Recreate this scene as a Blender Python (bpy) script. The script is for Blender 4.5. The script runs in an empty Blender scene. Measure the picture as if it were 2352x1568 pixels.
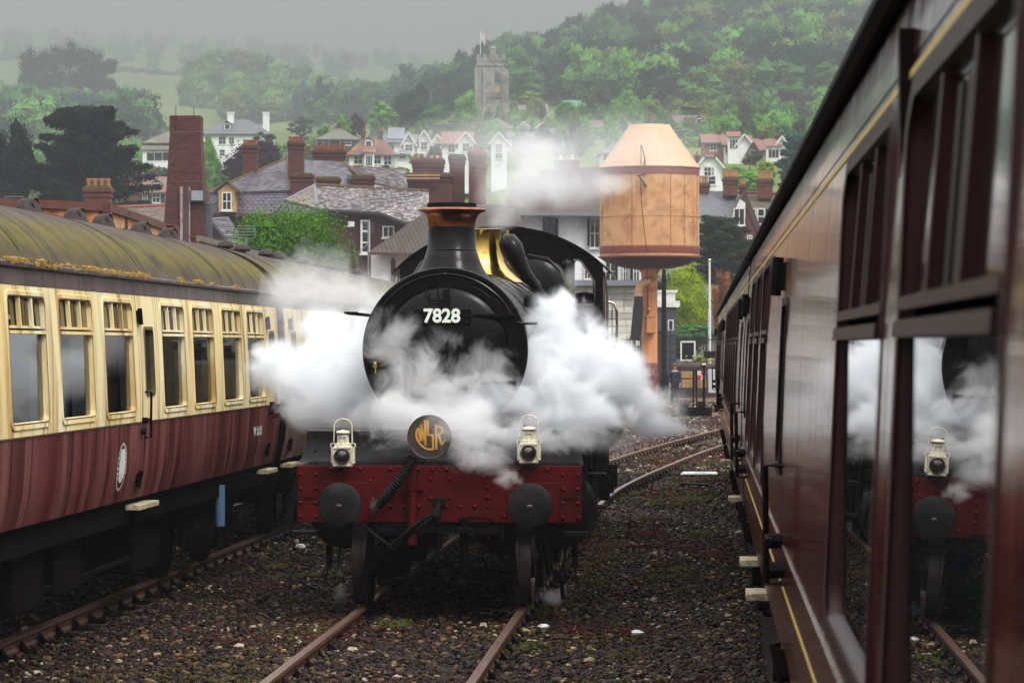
import bpy, bmesh, math, random
import numpy as np
from mathutils import Vector, Matrix, Euler
R = math.radians; PI = math.pi
random.seed(7); rng = np.random.default_rng(7)
S = bpy.context.scene; C = S.collection

# ------------------------------------------------------------ camera
F = 7100.0; CX = 1176.0; HZ = 794.0; CAMH = 2.45
TH = math.atan((1655 - CX) / F)
cam = bpy.data.cameras.new('camera'); cam.sensor_width = 36; cam.lens = F / 2352 * 36
cam.clip_start = 0.05; cam.clip_end = 20000
cam.dof.use_dof = True; cam.dof.focus_distance = 29.5; cam.dof.aperture_fstop = 12
camo = bpy.data.objects.new('camera', cam); C.objects.link(camo)
camo.location = (0, 0, CAMH); camo.rotation_euler = (R(90) + (HZ - 784) / F, 0, TH)
S.camera = camo
FW = Vector((-math.sin(TH), math.cos(TH), 0)); RT = Vector((math.cos(TH), math.sin(TH), 0))
def at(x, y, d):
    """a point of the place: sight line x, y at distance d in front of the camera"""
    p = FW * d + RT * ((x - CX) / F * d); p.z = CAMH + (HZ - y) / F * d
    return p
def zat(y, d): return CAMH + (HZ - y) / F * d

# ------------------------------------------------------------ world, sun, exposure
SUN_EL, SUN_AZ = 50, 138
w = bpy.data.worlds.new('World'); S.world = w; w.use_nodes = True
nt = w.node_tree; nt.nodes.clear(); N = nt.nodes.new; K = nt.links.new
out = N('ShaderNodeOutputWorld'); add = N('ShaderNodeAddShader')
sky = N('ShaderNodeTexSky'); sky.sky_type = 'NISHITA'; sky.sun_disc = False
sky.sun_elevation = R(SUN_EL); sky.sun_rotation = R(SUN_AZ); sky.dust_density = 6; sky.air_density = 1.5
hs = N('ShaderNodeHueSaturation'); hs.inputs['Saturation'].default_value = 0.06
b1 = N('ShaderNodeBackground'); b1.inputs['Strength'].default_value = 0.05
K(sky.outputs[0], hs.inputs['Color']); K(hs.outputs[0], b1.inputs['Color'])
# overcast layer: brighter towards the zenith, grey at the horizon
tc = N('ShaderNodeTexCoord'); sx = N('ShaderNodeSeparateXYZ'); K(tc.outputs['Generated'], sx.inputs[0])
mr = N('ShaderNodeMapRange'); mr.inputs['From Min'].default_value = 0; mr.inputs['From Max'].default_value = 0.7
mr.inputs['To Min'].default_value = 0.0; mr.inputs['To Max'].default_value = 1.0
K(sx.outputs['Z'], mr.inputs['Value'])
cr = N('ShaderNodeMix'); cr.data_type = 'RGBA'
cr.inputs['A'].default_value = (0.32, 0.29, 0.285, 1); cr.inputs['B'].default_value = (2.30, 2.36, 2.46, 1)
K(mr.outputs[0], cr.inputs['Factor'])
b2 = N('ShaderNodeBackground'); b2.inputs['Strength'].default_value = 0.80
K(cr.outputs['Result'], b2.inputs['Color'])
K(b1.outputs[0], add.inputs[0]); K(b2.outputs[0], add.inputs[1]); K(add.outputs[0], out.inputs['Surface'])
sl = bpy.data.lights.new('sun', 'SUN'); sl.energy = 1.5; sl.angle = R(14); sl.color = (1, 0.96, 0.9)
so = bpy.data.objects.new('sun', sl); C.objects.link(so)
sd = Vector((math.sin(R(SUN_AZ)) * math.cos(R(SUN_EL)), math.cos(R(SUN_AZ)) * math.cos(R(SUN_EL)), math.sin(R(SUN_EL))))
so.rotation_euler = sd.to_track_quat('Z', 'Y').to_euler()
S.view_settings.view_transform = 'Standard'; S.view_settings.look = 'None'
S.view_settings.exposure = 0.82; S.view_settings.gamma = 1.0; S.view_settings.use_curve_mapping = False
cy = S.cycles
cy.max_bounces = 16; cy.diffuse_bounces = 2; cy.glossy_bounces = 3; cy.transmission_bounces = 4
cy.transparent_max_bounces = 10; cy.volume_bounces = 14
cy.volume_step_rate = 1.0; cy.volume_max_steps = 256
cy.use_denoising = True; cy.use_adaptive_sampling = True; cy.adaptive_threshold = 0.02
cy.sample_clamp_indirect = 6

# ------------------------------------------------------------ helpers
def link(o, parent=None):
    C.objects.link(o)
    if parent is not None: o.parent = parent
    return o
def tag(o, label=None, cat=None, group=None, kind=None):
    if label: o['label'] = label
    if cat: o['category'] = cat
    if group: o['group'] = group
    if kind: o['kind'] = kind
    return o
def empty(name, loc=(0, 0, 0), rz=0, **kw):
    o = bpy.data.objects.new(name, None); o.location = loc; o.rotation_euler = (0, 0, rz)
    o.empty_display_size = 0.2; link(o); tag(o, **kw); return o
def copy_tree(o, parent=None):
    c = o.copy(); link(c, parent)
    if parent is not None: c.matrix_parent_inverse = o.matrix_parent_inverse.copy()
    for ch in o.children: copy_tree(ch, c)
    return c

class MB:
    def __init__(s): s.v = []; s.f = []; s.m = []; s.mi = 0
    def add(s, vs, fs):
        b = len(s.v); s.v += [tuple(p) for p in vs]; s.f += [tuple(b + i for i in f) for f in fs]; s.m += [s.mi] * len(fs); return s
    def box(s, x0, x1, y0, y1, z0, z1):
        return s.add([(x0,y0,z0),(x1,y0,z0),(x1,y1,z0),(x0,y1,z0),(x0,y0,z1),(x1,y0,z1),(x1,y1,z1),(x0,y1,z1)],
                     [(3,2,1,0),(4,5,6,7),(0,1,5,4),(1,2,6,5),(2,3,7,6),(3,0,4,7)])
    def cbox(s, c, sz, M=None):
        v = [Vector(((i & 1) - .5, ((i >> 1) & 1) - .5, ((i >> 2) & 1) - .5)) for i in range(8)]
        v = [Vector((p.x * sz[0], p.y * sz[1], p.z * sz[2])) for p in v]
        if M is not None: v = [M @ p for p in v]
        c = Vector(c)
        return s.add([p + c for p in v], [(0,2,3,1),(4,5,7,6),(0,1,5,4),(1,3,7,5),(3,2,6,7),(2,0,4,6)])
    def bar(s, a, b, wx, wz=None):
        """square bar from a to b"""
        a = Vector(a); b = Vector(b); wz = wz or wx; d = b - a
        q = d.to_track_quat('Z', 'Y').to_matrix()
        return s.cbox((a + b) / 2, (wx, wz, d.length), q)
    def lathe(s, prof, c=(0,0,0), axis=(0,0,1), n=24, a0=0, a1=2*PI, caps=False):
        q = Vector(axis).to_track_quat('Z', 'Y').to_matrix(); c = Vector(c); full = abs(a1 - a0 - 2*PI) < 1e-6
        cnt = n if full else n + 1; vs = []
        for r, z in prof:
            for i in range(cnt):
                a = a0 + (a1 - a0) * i / n
                vs.append(c + q @ Vector((r * math.cos(a), r * math.sin(a), z)))
        fs = []
        for k in range(len(prof) - 1):
            for i in range(n):
                j = (i + 1) % cnt if full else i + 1
                fs.append((k*cnt + i, k*cnt + j, (k+1)*cnt + j, (k+1)*cnt + i))
        if caps:
            fs.append(tuple(range(cnt))[::-1]); fs.append(tuple((len(prof)-1)*cnt + i for i in range(cnt)))
        return s.add(vs, fs)
    def cyl(s, a, b, r, r2=None, n=16):
        a = Vector(a); b = Vector(b); d = b - a
        return s.lathe([(r, 0), (r if r2 is None else r2, d.length)], a, d, n, caps=True)
    def tube(s, pts, r, n=8):
        pts = [Vector(p) for p in pts]; vs = []; m = len(pts); up = Vector((0.13, 0.21, 1)).normalized()
        for i, p in enumerate(pts):
            t = (pts[min(i+1, m-1)] - pts[max(i-1, 0)]).normalized()
            u = up - t * up.dot(t)
            if u.length < 1e-3: u = Vector((1, 0, 0))
            u.normalize(); w_ = t.cross(u); up = u
            rr = r[i] if isinstance(r, (list, tuple)) else r
            for k in range(n):
                a = 2*PI*k/n; vs.append(p + (u*math.cos(a) + w_*math.sin(a)) * rr)
        fs = [(i*n+k, i*n+(k+1)%n, (i+1)*n+(k+1)%n, (i+1)*n+k) for i in range(m-1) for k in range(n)]
        fs += [tuple(range(n))[::-1], tuple((m-1)*n+k for k in range(n))]
        return s.add(vs, fs)
    def prism(s, pts, y0, y1, plane='xz'):
        """polygon pts extruded; plane xz -> along y, xy -> along z, yz -> along x"""
        def P(p, t): return {'xz': (p[0], t, p[1]), 'xy': (p[0], p[1], t), 'yz': (t, p[0], p[1])}[plane]
        n = len(pts); vs = [P(p, y0) for p in pts] + [P(p, y1) for p in pts]
        fs = [tuple(range(n)), tuple(range(n, 2*n))[::-1]] + [(i, (i+1)%n, n+(i+1)%n, n+i) for i in range(n)]
        return s.add(vs, fs)
    def slab(s, q, t):
        """quad or polygon of 3D points thickened by vector t"""
        q = [Vector(p) for p in q]; t = Vector(t); n = len(q)
        return s.add(q + [p + t for p in q], [tuple(range(n))[::-1], tuple(range(n, 2*n))] + [(i, (i+1)%n, n+(i+1)%n, n+i) for i in range(n)])
    def ball(s, c, r, n=10, zs=(1,1,1)):
        c = Vector(c); vs = [c + Vector((0,0,-r*zs[2]))]; m = n // 2
        for i in range(1, m):
            a = -PI/2 + PI*i/m
            for k in range(n):
                b = 2*PI*k/n; vs.append(c + Vector((math.cos(a)*math.cos(b)*r*zs[0], math.cos(a)*math.sin(b)*r*zs[1], math.sin(a)*r*zs[2])))
        vs.append(c + Vector((0,0,r*zs[2]))); fs = [(0, 1+(k+1)%n, 1+k) for k in range(n)]
        for i in range(m-2):
            for k in range(n): fs.append((1+i*n+k, 1+i*n+(k+1)%n, 1+(i+1)*n+(k+1)%n, 1+(i+1)*n+k))
        t = len(vs)-1; b0 = 1+(m-2)*n; fs += [(b0+k, b0+(k+1)%n, t) for k in range(n)]
        return s.add(vs, fs)
    def mesh(s, name, mats, smooth=35):
        me = bpy.data.meshes.new(name); me.from_pydata([tuple(p) for p in s.v], [], s.f)
        mats = mats if isinstance(mats, (list, tuple)) else [mats]
        for m in mats: me.materials.append(m)
        if len(mats) > 1: me.polygons.foreach_set('material_index', s.m)
        bm = bmesh.new(); bm.from_mesh(me); bmesh.ops.recalc_face_normals(bm, faces=bm.faces); bm.to_mesh(me); bm.free()
        if smooth:
            me.polygons.foreach_set('use_smooth', [True]*len(me.polygons)); me.set_sharp_from_angle(angle=R(smooth))
        me.update(); return me
    def build(s, name, mats, parent=None, smooth=35, bevel=0, **kw):
        o = bpy.data.objects.new(name, s.mesh(name, mats, smooth)); link(o, parent); tag(o, **kw)
        if bevel:
            b = o.modifiers.new('bevel', 'BEVEL'); b.width = bevel; b.segments = 2; b.limit_method = 'ANGLE'; b.angle_limit = R(40)
        return o

def text_mesh(txt, size, depth=0.004, offset=0.0, sx=1.0):
    cu = bpy.data.curves.new('lettering', 'FONT'); cu.body = txt; cu.size = size; cu.extrude = depth; cu.offset = offset
    cu.align_x = 'CENTER'; cu.align_y = 'CENTER'; cu.resolution_u = 4
    t = bpy.data.objects.new('lettering', cu); C.objects.link(t)
    dg = bpy.context.evaluated_depsgraph_get(); me = bpy.data.meshes.new_from_object(t.evaluated_get(dg))
    bpy.data.objects.remove(t); bpy.data.curves.remove(cu)
    for v in me.vertices: v.co.x *= sx
    return me

# ------------------------------------------------------------ materials
def newmat(name):
    m = bpy.data.materials.new(name); m.use_nodes = True; nt = m.node_tree; nt.nodes.clear()
    return m, nt.nodes.new, nt.links.new, nt
def mix(N, K, fac, a, b, mode='MIX'):
    n = N('ShaderNodeMix'); n.data_type = 'RGBA'; n.blend_type = mode; n.clamp_factor = True
    for sock, val in ((n.inputs[0], fac), (n.inputs['A'], a), (n.inputs['B'], b)):
        if isinstance(val, (int, float)): sock.default_value = val
        elif isinstance(val, (tuple, list)): sock.default_value = (*val[:3], 1)
        else: K(val, sock)
    return n.outputs['Result']
def noise(N, K, vec, scale, detail=4, rough=.6, dist=0):
    n = N('ShaderNodeTexNoise'); n.inputs['Scale'].default_value = scale; n.inputs['Detail'].default_value = detail
    n.inputs['Roughness'].default_value = rough; n.inputs['Distortion'].default_value = dist
    K(vec, n.inputs['Vector']); return n.outputs['Fac']
def rampf(N, K, val, a, b, t0=0, t1=1):
    n = N('ShaderNodeMapRange'); n.inputs['From Min'].default_value = a; n.inputs['From Max'].default_value = b
    n.inputs['To Min'].default_value = t0; n.inputs['To Max'].default_value = t1; n.clamp = True
    K(val, n.inputs['Value']); return n.outputs[0]
def mapping(N, K, vec, sc, loc=(0,0,0), rot=(0,0,0)):
    n = N('ShaderNodeMapping'); n.inputs['Scale'].default_value = sc; n.inputs['Location'].default_value = loc
    n.inputs['Rotation'].default_value = rot; K(vec, n.inputs['Vector']); return n.outputs[0]
def mth(N, K, op, a, b=None):
    n = N('ShaderNodeMath'); n.operation = op
    for i, v in enumerate((a, b)):
        if v is None: continue
        if isinstance(v, (int, float)): n.inputs[i].default_value = v
        else: K(v, n.inputs[i])
    return n.outputs[0]
def pm(name, col, col2=None, rough=.6, metal=0, scale=6, var=.5, bump=0, bscale=None, coat=0, spec=.5, stretch=(1,1,1), dirt=None, dirt_amt=.0, dirt_scale=2, objcol=False, rough2=None):
    """weathered surface: two colours mixed by noise, optional blotchy dirt, fine relief"""
    m, N, K, nt = newmat(name); o = N('ShaderNodeOutputMaterial'); b = N('ShaderNodeBsdfPrincipled'); K(b.outputs[0], o.inputs['Surface'])
    tc = N('ShaderNodeTexCoord'); v = mapping(N, K, tc.outputs['Object'], stretch)
    col2 = col2 or tuple(c * .6 for c in col)
    n1 = noise(N, K, v, scale, 5, .65)
    f = rampf(N, K, n1, .5 - .5*var + .1, .5 + .5*var - .0)
    c = mix(N, K, f, col2, col)
    if objcol:
        oi = N('ShaderNodeObjectInfo'); c = mix(N, K, 1.0, c, oi.outputs['Color'], 'MULTIPLY')
    if dirt:
        n2 = noise(N, K, mapping(N, K, tc.outputs['Object'], (1,1,1), (3.1,7.7,1.3)), dirt_scale, 6, .7)
        c = mix(N, K, rampf(N, K, n2, .62 - .3*dirt_amt, .78 - .2*dirt_amt), c, dirt)
    K(c, b.inputs['Base Color']); b.inputs['Metallic'].default_value = metal
    if rough2 is not None: K(rampf(N, K, n1, .3, .7, rough2, rough), b.inputs['Roughness'])
    else: b.inputs['Roughness'].default_value = rough
    b.inputs['Specular IOR Level'].default_value = spec; b.inputs['Coat Weight'].default_value = coat; b.inputs['Coat Roughness'].default_value = .08
    if bump:
        bn = N('ShaderNodeBump'); bn.inputs['Strength'].default_value = 1; bn.inputs['Distance'].default_value = bump
        K(noise(N, K, v, bscale or scale*3, 5, .6), bn.inputs['Height']); K(bn.outputs[0], b.inputs['Normal'])
    return m
M = {}
M['loco'] = pm('black_loco_paint', (.0020,.0012,.0017), (.0045,.0026,.0033), rough=.27, rough2=.17, scale=3, coat=.0, spec=.15, dirt=(.012,.0075,.0085), dirt_amt=.3, dirt_scale=1.6, bump=.0015, bscale=8)
M['loco_matt'] = pm('sooty_black_iron', (.0022,.0016,.0017), (.005,.0034,.0032), rough=.65, spec=.09, scale=7, dirt=(.014,.008,.006), dirt_amt=.3, dirt_scale=4, bump=.002)
M['under'] = pm('grimy_underframe', (.0018,.0012,.0011), (.0045,.0028,.0023), rough=.9, spec=.03, scale=6, dirt=(.007,.0038,.003), dirt_amt=.4, dirt_scale=3, bump=.004)
M['red'] = pm('red_buffer_beam_paint', (.090,.003,.0035), (.055,.0025,.003), rough=.5, spec=.10, scale=3, dirt=(.03,.004,.004), dirt_amt=.4, dirt_scale=2.2, bump=.001, coat=.0)
M['copper'] = pm('burnished_copper', (.42,.155,.08), (.20,.065,.035), rough=.32, metal=1, scale=9, dirt=(.12,.05,.03), dirt_amt=.3, dirt_scale=7, bump=.001)
M['brass'] = pm('polished_brass', (.95,.66,.18), (.80,.50,.12), rough=.16, metal=1, scale=3, dirt=(.25,.13,.03), dirt_amt=.12, bump=.001)
M['steel'] = pm('worn_steel', (.32,.28,.26), (.16,.12,.10), rough=.35, metal=.9, scale=12)
M['tyre'] = pm('dark_bright_tyre', (.10,.075,.07), (.03,.022,.02), rough=.4, metal=.6, scale=6)
M['rubber'] = pm('black_rubber', (.004,.0035,.0037), (.007,.006,.006), rough=.6, spec=.12, scale=9)
M['white'] = pm('white_paint', (.78,.79,.76), (.66,.66,.60), rough=.5, scale=9, dirt=(.42,.36,.24), dirt_amt=.35, dirt_scale=9)
M['lampwhite'] = pm('chipped_cream_lamp_paint', (.80,.78,.66), (.62,.57,.40), rough=.42, scale=22, dirt=(.25,.13,.06), dirt_amt=.42, dirt_scale=38)
M['lens'] = pm('dark_glass_lens', (.015,.012,.012), (.03,.02,.02), rough=.06, coat=1, scale=20)
M['numeral'] = pm('ivory_numeral_paint', (.80,.86,.76), (.74,.78,.68), rough=.4, scale=20)
M['gold'] = pm('gold_lettering', (.62,.33,.06), (.5,.25,.05), rough=.4, scale=30)
M['rail'] = pm('rusty_rail', (.15,.07,.045), (.09,.04,.025), rough=.55, scale=9, dirt=(.045,.025,.018), dirt_amt=.35, dirt_scale=6, bump=.001)
M['railtop'] = pm('rail_head_brown', (.20,.115,.085), (.13,.07,.05), rough=.34, metal=.35, scale=14, stretch=(1,.15,1))
M['sleeper'] = pm('tarred_wood_sleeper', (.035,.024,.018), (.06,.045,.035), rough=.85, scale=12, stretch=(.3,3,3), bump=.006)
M['cream'] = None
# ---- coach paints: vertical streaks of wear and wet dirt
def streak(name, base, light, dark, rough=.42, amt=.5, moss=None, coat=.1, ysc=7.0, spec=.5, wave=0):
    m, N, K, nt = newmat(name); o = N('ShaderNodeOutputMaterial'); b = N('ShaderNodeBsdfPrincipled'); K(b.outputs[0], o.inputs['Surface'])
    tc = N('ShaderNodeTexCoord'); v = mapping(N, K, tc.outputs['Object'], (1, ysc, .45)); v2 = mapping(N, K, tc.outputs['Object'], (1, ysc*.28, .22), (5, 3, 1))
    v3 = mapping(N, K, tc.outputs['Object'], (1, ysc*3, .8), (1, 9, 4))
    c = mix(N, K, rampf(N, K, noise(N, K, v2, 1, 3, .5), .36, .64), base, light)
    c = mix(N, K, rampf(N, K, noise(N, K, v, 1, 4, .6), .55 - .1*amt, .68), c, dark)
    c = mix(N, K, rampf(N, K, noise(N, K, v3, 1, 3, .6), .60, .80, 0, .6*amt), c, dark)
    if moss: c = mix(N, K, rampf(N, K, noise(N, K, mapping(N, K, tc.outputs['Object'], (1, 2.1, .5), (2, 2, 8)), 1, 5, .6), .55, .72, 0, .8), c, moss)
    K(c, b.inputs['Base Color']); b.inputs['Roughness'].default_value = rough; b.inputs['Coat Weight'].default_value = coat
    b.inputs['Coat Roughness'].default_value = .05; b.inputs['Specular IOR Level'].default_value = spec
    if wave:
        bn = N('ShaderNodeBump'); bn.inputs['Strength'].default_value = 1; bn.inputs['Distance'].default_value = wave
        K(noise(N, K, mapping(N, K, tc.outputs['Object'], (1, 4.2, .12)), 1, 3, .5), bn.inputs['Height']); K(bn.outputs[0], b.inputs['Normal'])
    return m
M['cream'] = streak('stained_cream_coach_paint', (.80,.61,.27), (.84,.73,.46), (.36,.20,.05), amt=.45, moss=(.46,.36,.08), rough=.55, ysc=5, spec=.18, coat=0)
M['crimson'] = streak('streaked_crimson_coach_paint', (.095,.013,.013), (.20,.072,.064), (.038,.0025,.003), amt=1.25, rough=.55, ysc=6, spec=.14, coat=0)
M['cant'] = streak('dull_maroon_cantrail_paint', (.060,.030,.030), (.10,.06,.055), (.02,.007,.007), amt=.8, rough=.6, ysc=8)
M['brown2'] = streak('faded_brown_coach_paint', (.15,.085,.06), (.19,.12,.09), (.06,.025,.02), amt=.7, rough=.5, ysc=6)
M['maroon'] = streak('glossy_maroon_coach_paint', (.070,.009,.009), (.095,.016,.013), (.04,.004,.004), amt=.6, rough=.16, spec=.45, coat=.35, ysc=5, wave=.04)
M['maroon_edge'] = pm('dark_maroon_trim', (.010,.002,.002), (.007,.0015,.0015), rough=.5, spec=.15)
M['maroon_frame'] = pm('deep_maroon_window_frame', (.032,.005,.005), (.022,.004,.004), rough=.45, spec=.22)
M['yellowline'] = pm('yellow_lining', (.62,.42,.05), (.5,.33,.05), rough=.4)
M['glass'] = pm('dark_window_glass', (.010,.012,.013), (.016,.018,.02), rough=.0, coat=0, scale=2, spec=.8)
M['glass_r'] = pm('maroon_tinted_dark_glass', (.014,.007,.007), (.02,.009,.009), rough=.05, coat=.35, scale=2, spec=.45)
M['olive'] = pm('olive_wood_slat', (.12,.080,.018), (.06,.04,.010), rough=.6, scale=20)
M['gasket'] = pm('dark_gasket', (.03,.016,.012), (.06,.03,.02), rough=.7, scale=20)
M['stepw'] = pm('pale_worn_step', (.62,.52,.34), (.38,.30,.17), rough=.75, scale=18, dirt=(.12,.08,.05), dirt_amt=.5, dirt_scale=20)
M['blue'] = pm('light_blue_damper', (.10,.20,.34), (.08,.16,.28), rough=.5)
M['moss_orange'] = pm('dry_orange_moss', (.34,.17,.04), (.22,.16,.03), rough=.95, scale=20)
# roof: brown felt grey with moss towards the gutter, ribs running over the roof
def roofmat():
    m, N, K, nt = newmat('weathered_coach_roof'); o = N('ShaderNodeOutputMaterial'); b = N('ShaderNodeBsdfPrincipled'); K(b.outputs[0], o.inputs['Surface'])
    tc = N('ShaderNodeTexCoord'); P = tc.outputs['Object']; s = N('ShaderNodeSeparateXYZ'); K(P, s.inputs[0])
    v = mapping(N, K, P, (.55, 7.5, .55)); v2 = mapping(N, K, P, (.8, 24, .8), (3, 1, 2)); v4 = mapping(N, K, P, (1, 1.1, 1), (7, 1, 2))
    c = mix(N, K, rampf(N, K, noise(N, K, v, 1, 4, .6, .4), .35, .68), (.026,.016,.013), (.088,.057,.045))
    c = mix(N, K, rampf(N, K, noise(N, K, v2, 1, 3, .6), .58, .75, 0, .6), c, (.20,.15,.10))
    ax = mth(N, K, 'ABSOLUTE', s.outputs[0])
    zone = rampf(N, K, mth(N, K, 'ADD', ax, mth(N, K, 'MULTIPLY', noise(N, K, v4, 2.2, 4, .6), .75)), 1.13, 1.45)
    streaks = rampf(N, K, noise(N, K, mapping(N, K, P, (.5, 12, .5), (1, 5, 2)), 1, 5, .65, .5), .34, .55)
    mossf = mth(N, K, 'MULTIPLY', zone, streaks)
    edge = rampf(N, K, ax, 1.19, 1.27, 1, .35); mossf = mth(N, K, 'MULTIPLY', mossf, edge)
    c = mix(N, K, mossf, c, mix(N, K, noise(N, K, P, 5, 5), (.035,.030,.003), (.19,.155,.008)))
    c = mix(N, K, rampf(N, K, noise(N, K, mapping(N, K, P, (1.2, 1.6, 1.2), (4, 8, 2)), 1.3, 6, .7, .6), .50, .64, 0, .85), c, (.030,.020,.012))
    K(c, b.inputs['Base Color']); b.inputs['Roughness'].default_value = .7; b.inputs['Specular IOR Level'].default_value = .18
    bn = N('ShaderNodeBump'); bn.inputs['Strength'].default_value = 1; bn.inputs['Distance'].default_value = .012
    K(noise(N, K, mapping(N, K, P, (.6, 14, .6), (1, 5, 2)), 1, 5, .65), bn.inputs['Height']); K(bn.outputs[0], b.inputs['Normal'])
    return m
M['roof'] = roofmat()
M['roof_dark'] = pm('dark_grey_coach_roof', (.012,.010,.010), (.02,.016,.016), rough=.7, spec=.2, scale=2, bump=.004)
M['vent'] = pm('sooty_roof_vent', (.028,.019,.017), (.045,.03,.028), rough=.65, spec=.25, scale=9, dirt=(.02,.015,.012), dirt_amt=.4, dirt_scale=10)

def clearglass(name, tint=(.75,.8,.8)):
    """window glass: mirrors the sky at a slant, lets the curtains behind show"""
    m, N, K, nt = newmat(name); o = N('ShaderNodeOutputMaterial'); t = N('ShaderNodeBsdfTransparent'); t.inputs[0].default_value = (*tint, 1)
    g = N('ShaderNodeBsdfGlossy'); g.inputs['Roughness'].default_value = .03; fr = N('ShaderNodeFresnel'); fr.inputs[0].default_value = 1.62; ms = N('ShaderNodeMixShader')
    K(fr.outputs[0], ms.inputs[0]); K(t.outputs[0], ms.inputs[1]); K(g.outputs[0], ms.inputs[2]); K(ms.outputs[0], o.inputs['Surface']); return m
M['cglass'] = clearglass('coach_window_glass')
M['curtain'] = pm('pale_blue_grey_curtain', (.30,.34,.36), (.20,.23,.25), rough=.9, scale=3, stretch=(1,9,.5))
M['seat'] = pm('dark_red_seat', (.05,.012,.012), (.03,.008,.008), rough=.9)
# ============================================================ COACHES
BODY = [(1.04,1.285),(1.15,1.315),(1.30,1.345),(1.50,1.362),(1.75,1.372),(2.10,1.370),(2.45,1.355),(2.75,1.333),(3.00,1.306),(3.08,1.295)]
def bx(z):
    for (z0, x0), (z1, x1) in zip(BODY, BODY[1:]):
        if z <= z1: return x0 + (x1 - x0) * max(0, (z - z0)) / (z1 - z0)
    return BODY[-1][1]
def zroof(x): return 3.08 + .635 * (1 - min(1, abs(x) / 1.30) ** 2.2) ** .62
def rrect(y0, y1, z0, z1, r, n=5):
    P = []
    for cy_, cz, a0 in ((y1-r, z1-r, 0), (y0+r, z1-r, 90), (y0+r, z0+r, 180), (y1-r, z0+r, 270)):
        for k in range(n+1):
            a = R(a0 + 90*k/n); P.append((cy_ + r*math.cos(a), cz + r*math.sin(a)))
    return P
def corners(y0, y1, z0, z1, n=5):
    return [(y1,z1)]*(n+1) + [(y0,z1)]*(n+1) + [(y0,z0)]*(n+1) + [(y1,z0)]*(n+1)

class Side:
    """geometry laid on a coach side: sx=+1 right side, -1 left side"""
    def __init__(s, sx): s.sx = sx
    def p(s, y, z, off=0): return (s.sx * (bx(z) + off), y, z)
    def sheet(s, mb, y0, y1, z0, z1, off=0):
        zs = [z0] + [z for z, _ in BODY if z0 + .02 < z < z1 - .02] + [z1]
        vs = []; 
        for z in zs: vs += [s.p(y0, z, off), s.p(y1, z, off)]
        mb.add(vs, [(2*i, 2*i+1, 2*i+3, 2*i+2) for i in range(len(zs)-1)])
    def strip(s, mb, y0, y1, z0, z1, off0, off1):
        """raised flat strip with edges"""
        a = [s.p(y0,z0,off0), s.p(y1,z0,off0), s.p(y1,z1,off0), s.p(y0,z1,off0)]
        b = [s.p(y0,z0,off1), s.p(y1,z0,off1), s.p(y1,z1,off1), s.p(y0,z1,off1)]
        mb.add(a + b, [(0,1,2,3),(4,5,6,7),(0,1,5,4),(1,2,6,5),(2,3,7,6),(3,0,4,7)])
    def ring(s, mb, A, offa, B, offb):
        n = len(A); mb.add([s.p(y, z, offa) for y, z in A] + [s.p(y, z, offb) for y, z in B], [(i, (i+1) % n, n + (i+1) % n, n+i) for i in range(n)])
    def flat(s, mb, P, off):
        za = min(z for _, z in P); zb = max(z for _, z in P); mb.add([(s.sx*(bx(za) + (bx(zb)-bx(za))*(z-za)/(zb-za) + off), y, z) for y, z in P], [tuple(range(len(P)))])
    def pane(s, mb, P, off): mb.add([s.p(y, z, off) for y, z in P], [tuple(range(len(P)))])

def window(S_, par, y0, y1, m, z0=1.80, z1=2.88, vent=True, zt=2.555):
    A = rrect(y0, y1, z0, z1, .10); I = rrect(y0+.045, y1-.045, z0+.045, z1-.04, .07)
    I2 = rrect(y0+.06, y1-.06, z0+.06, z1-.055, .06)
    f = MB(); S_.ring(f, A, .0, rrect(y0+.008, y1-.008, z0+.008, z1-.008, .095), .012); S_.ring(f, rrect(y0+.008, y1-.008, z0+.008, z1-.008, .095), .012, I, .010); rc = m.get('recess', 1.0); S_.ring(f, I, .010, I2, -.042*rc)
    W = f.build('window', m['frame'], par)
    g = MB(); S_.ring(g, I, .0125, rrect(y0+.054, y1-.054, z0+.054, z1-.049, .065), .0125); g.build('gasket', M['gasket'], W)
    p = MB()
    if vent:
        pl = [(y, min(z, zt-.01)) for y, z in I2]; S_.flat(p, pl, -.034*rc)
    else: S_.flat(p, I2, -.034*rc)
    p.build('pane', m.get('glass_low', m['glass']), W, smooth=0)
    if vent:
        ty0, ty1 = y0+.06, y1-.06
        t = MB(); S_.strip(t, ty0, ty1, zt-.012, zt+.014, -.03, .012); S_.strip(t, ty0, ty1, zt+.03, zt+.05, -.03, .006); t.build('transom', m['frame'], W)
        q = MB(); S_.flat(q, [(y, max(z, zt+.04)) for y, z in I2], -.034*rc); q.build('vent_pane', m['glass'], W, smooth=0)
        w3 = (ty1-ty0)/3.0
        for k in (1, 2): b = MB(); S_.strip(b, ty0+w3*k-.022, ty0+w3*k+.022, zt+.05, z1-.055, -.026, .004); b.build('vent_bar', m['frame'], W)
        if m.get('slat'):
            for k in (.5-.13, .5+.13):
                sl_ = MB(); yc = ty0+w3*(1.+k)
                S_.strip(sl_, yc-.036, yc+.036, zt+.055, z1-.085, -.026, -.008); sl_.build('ventilator_slat', m['slat'], W)
    return W

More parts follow.
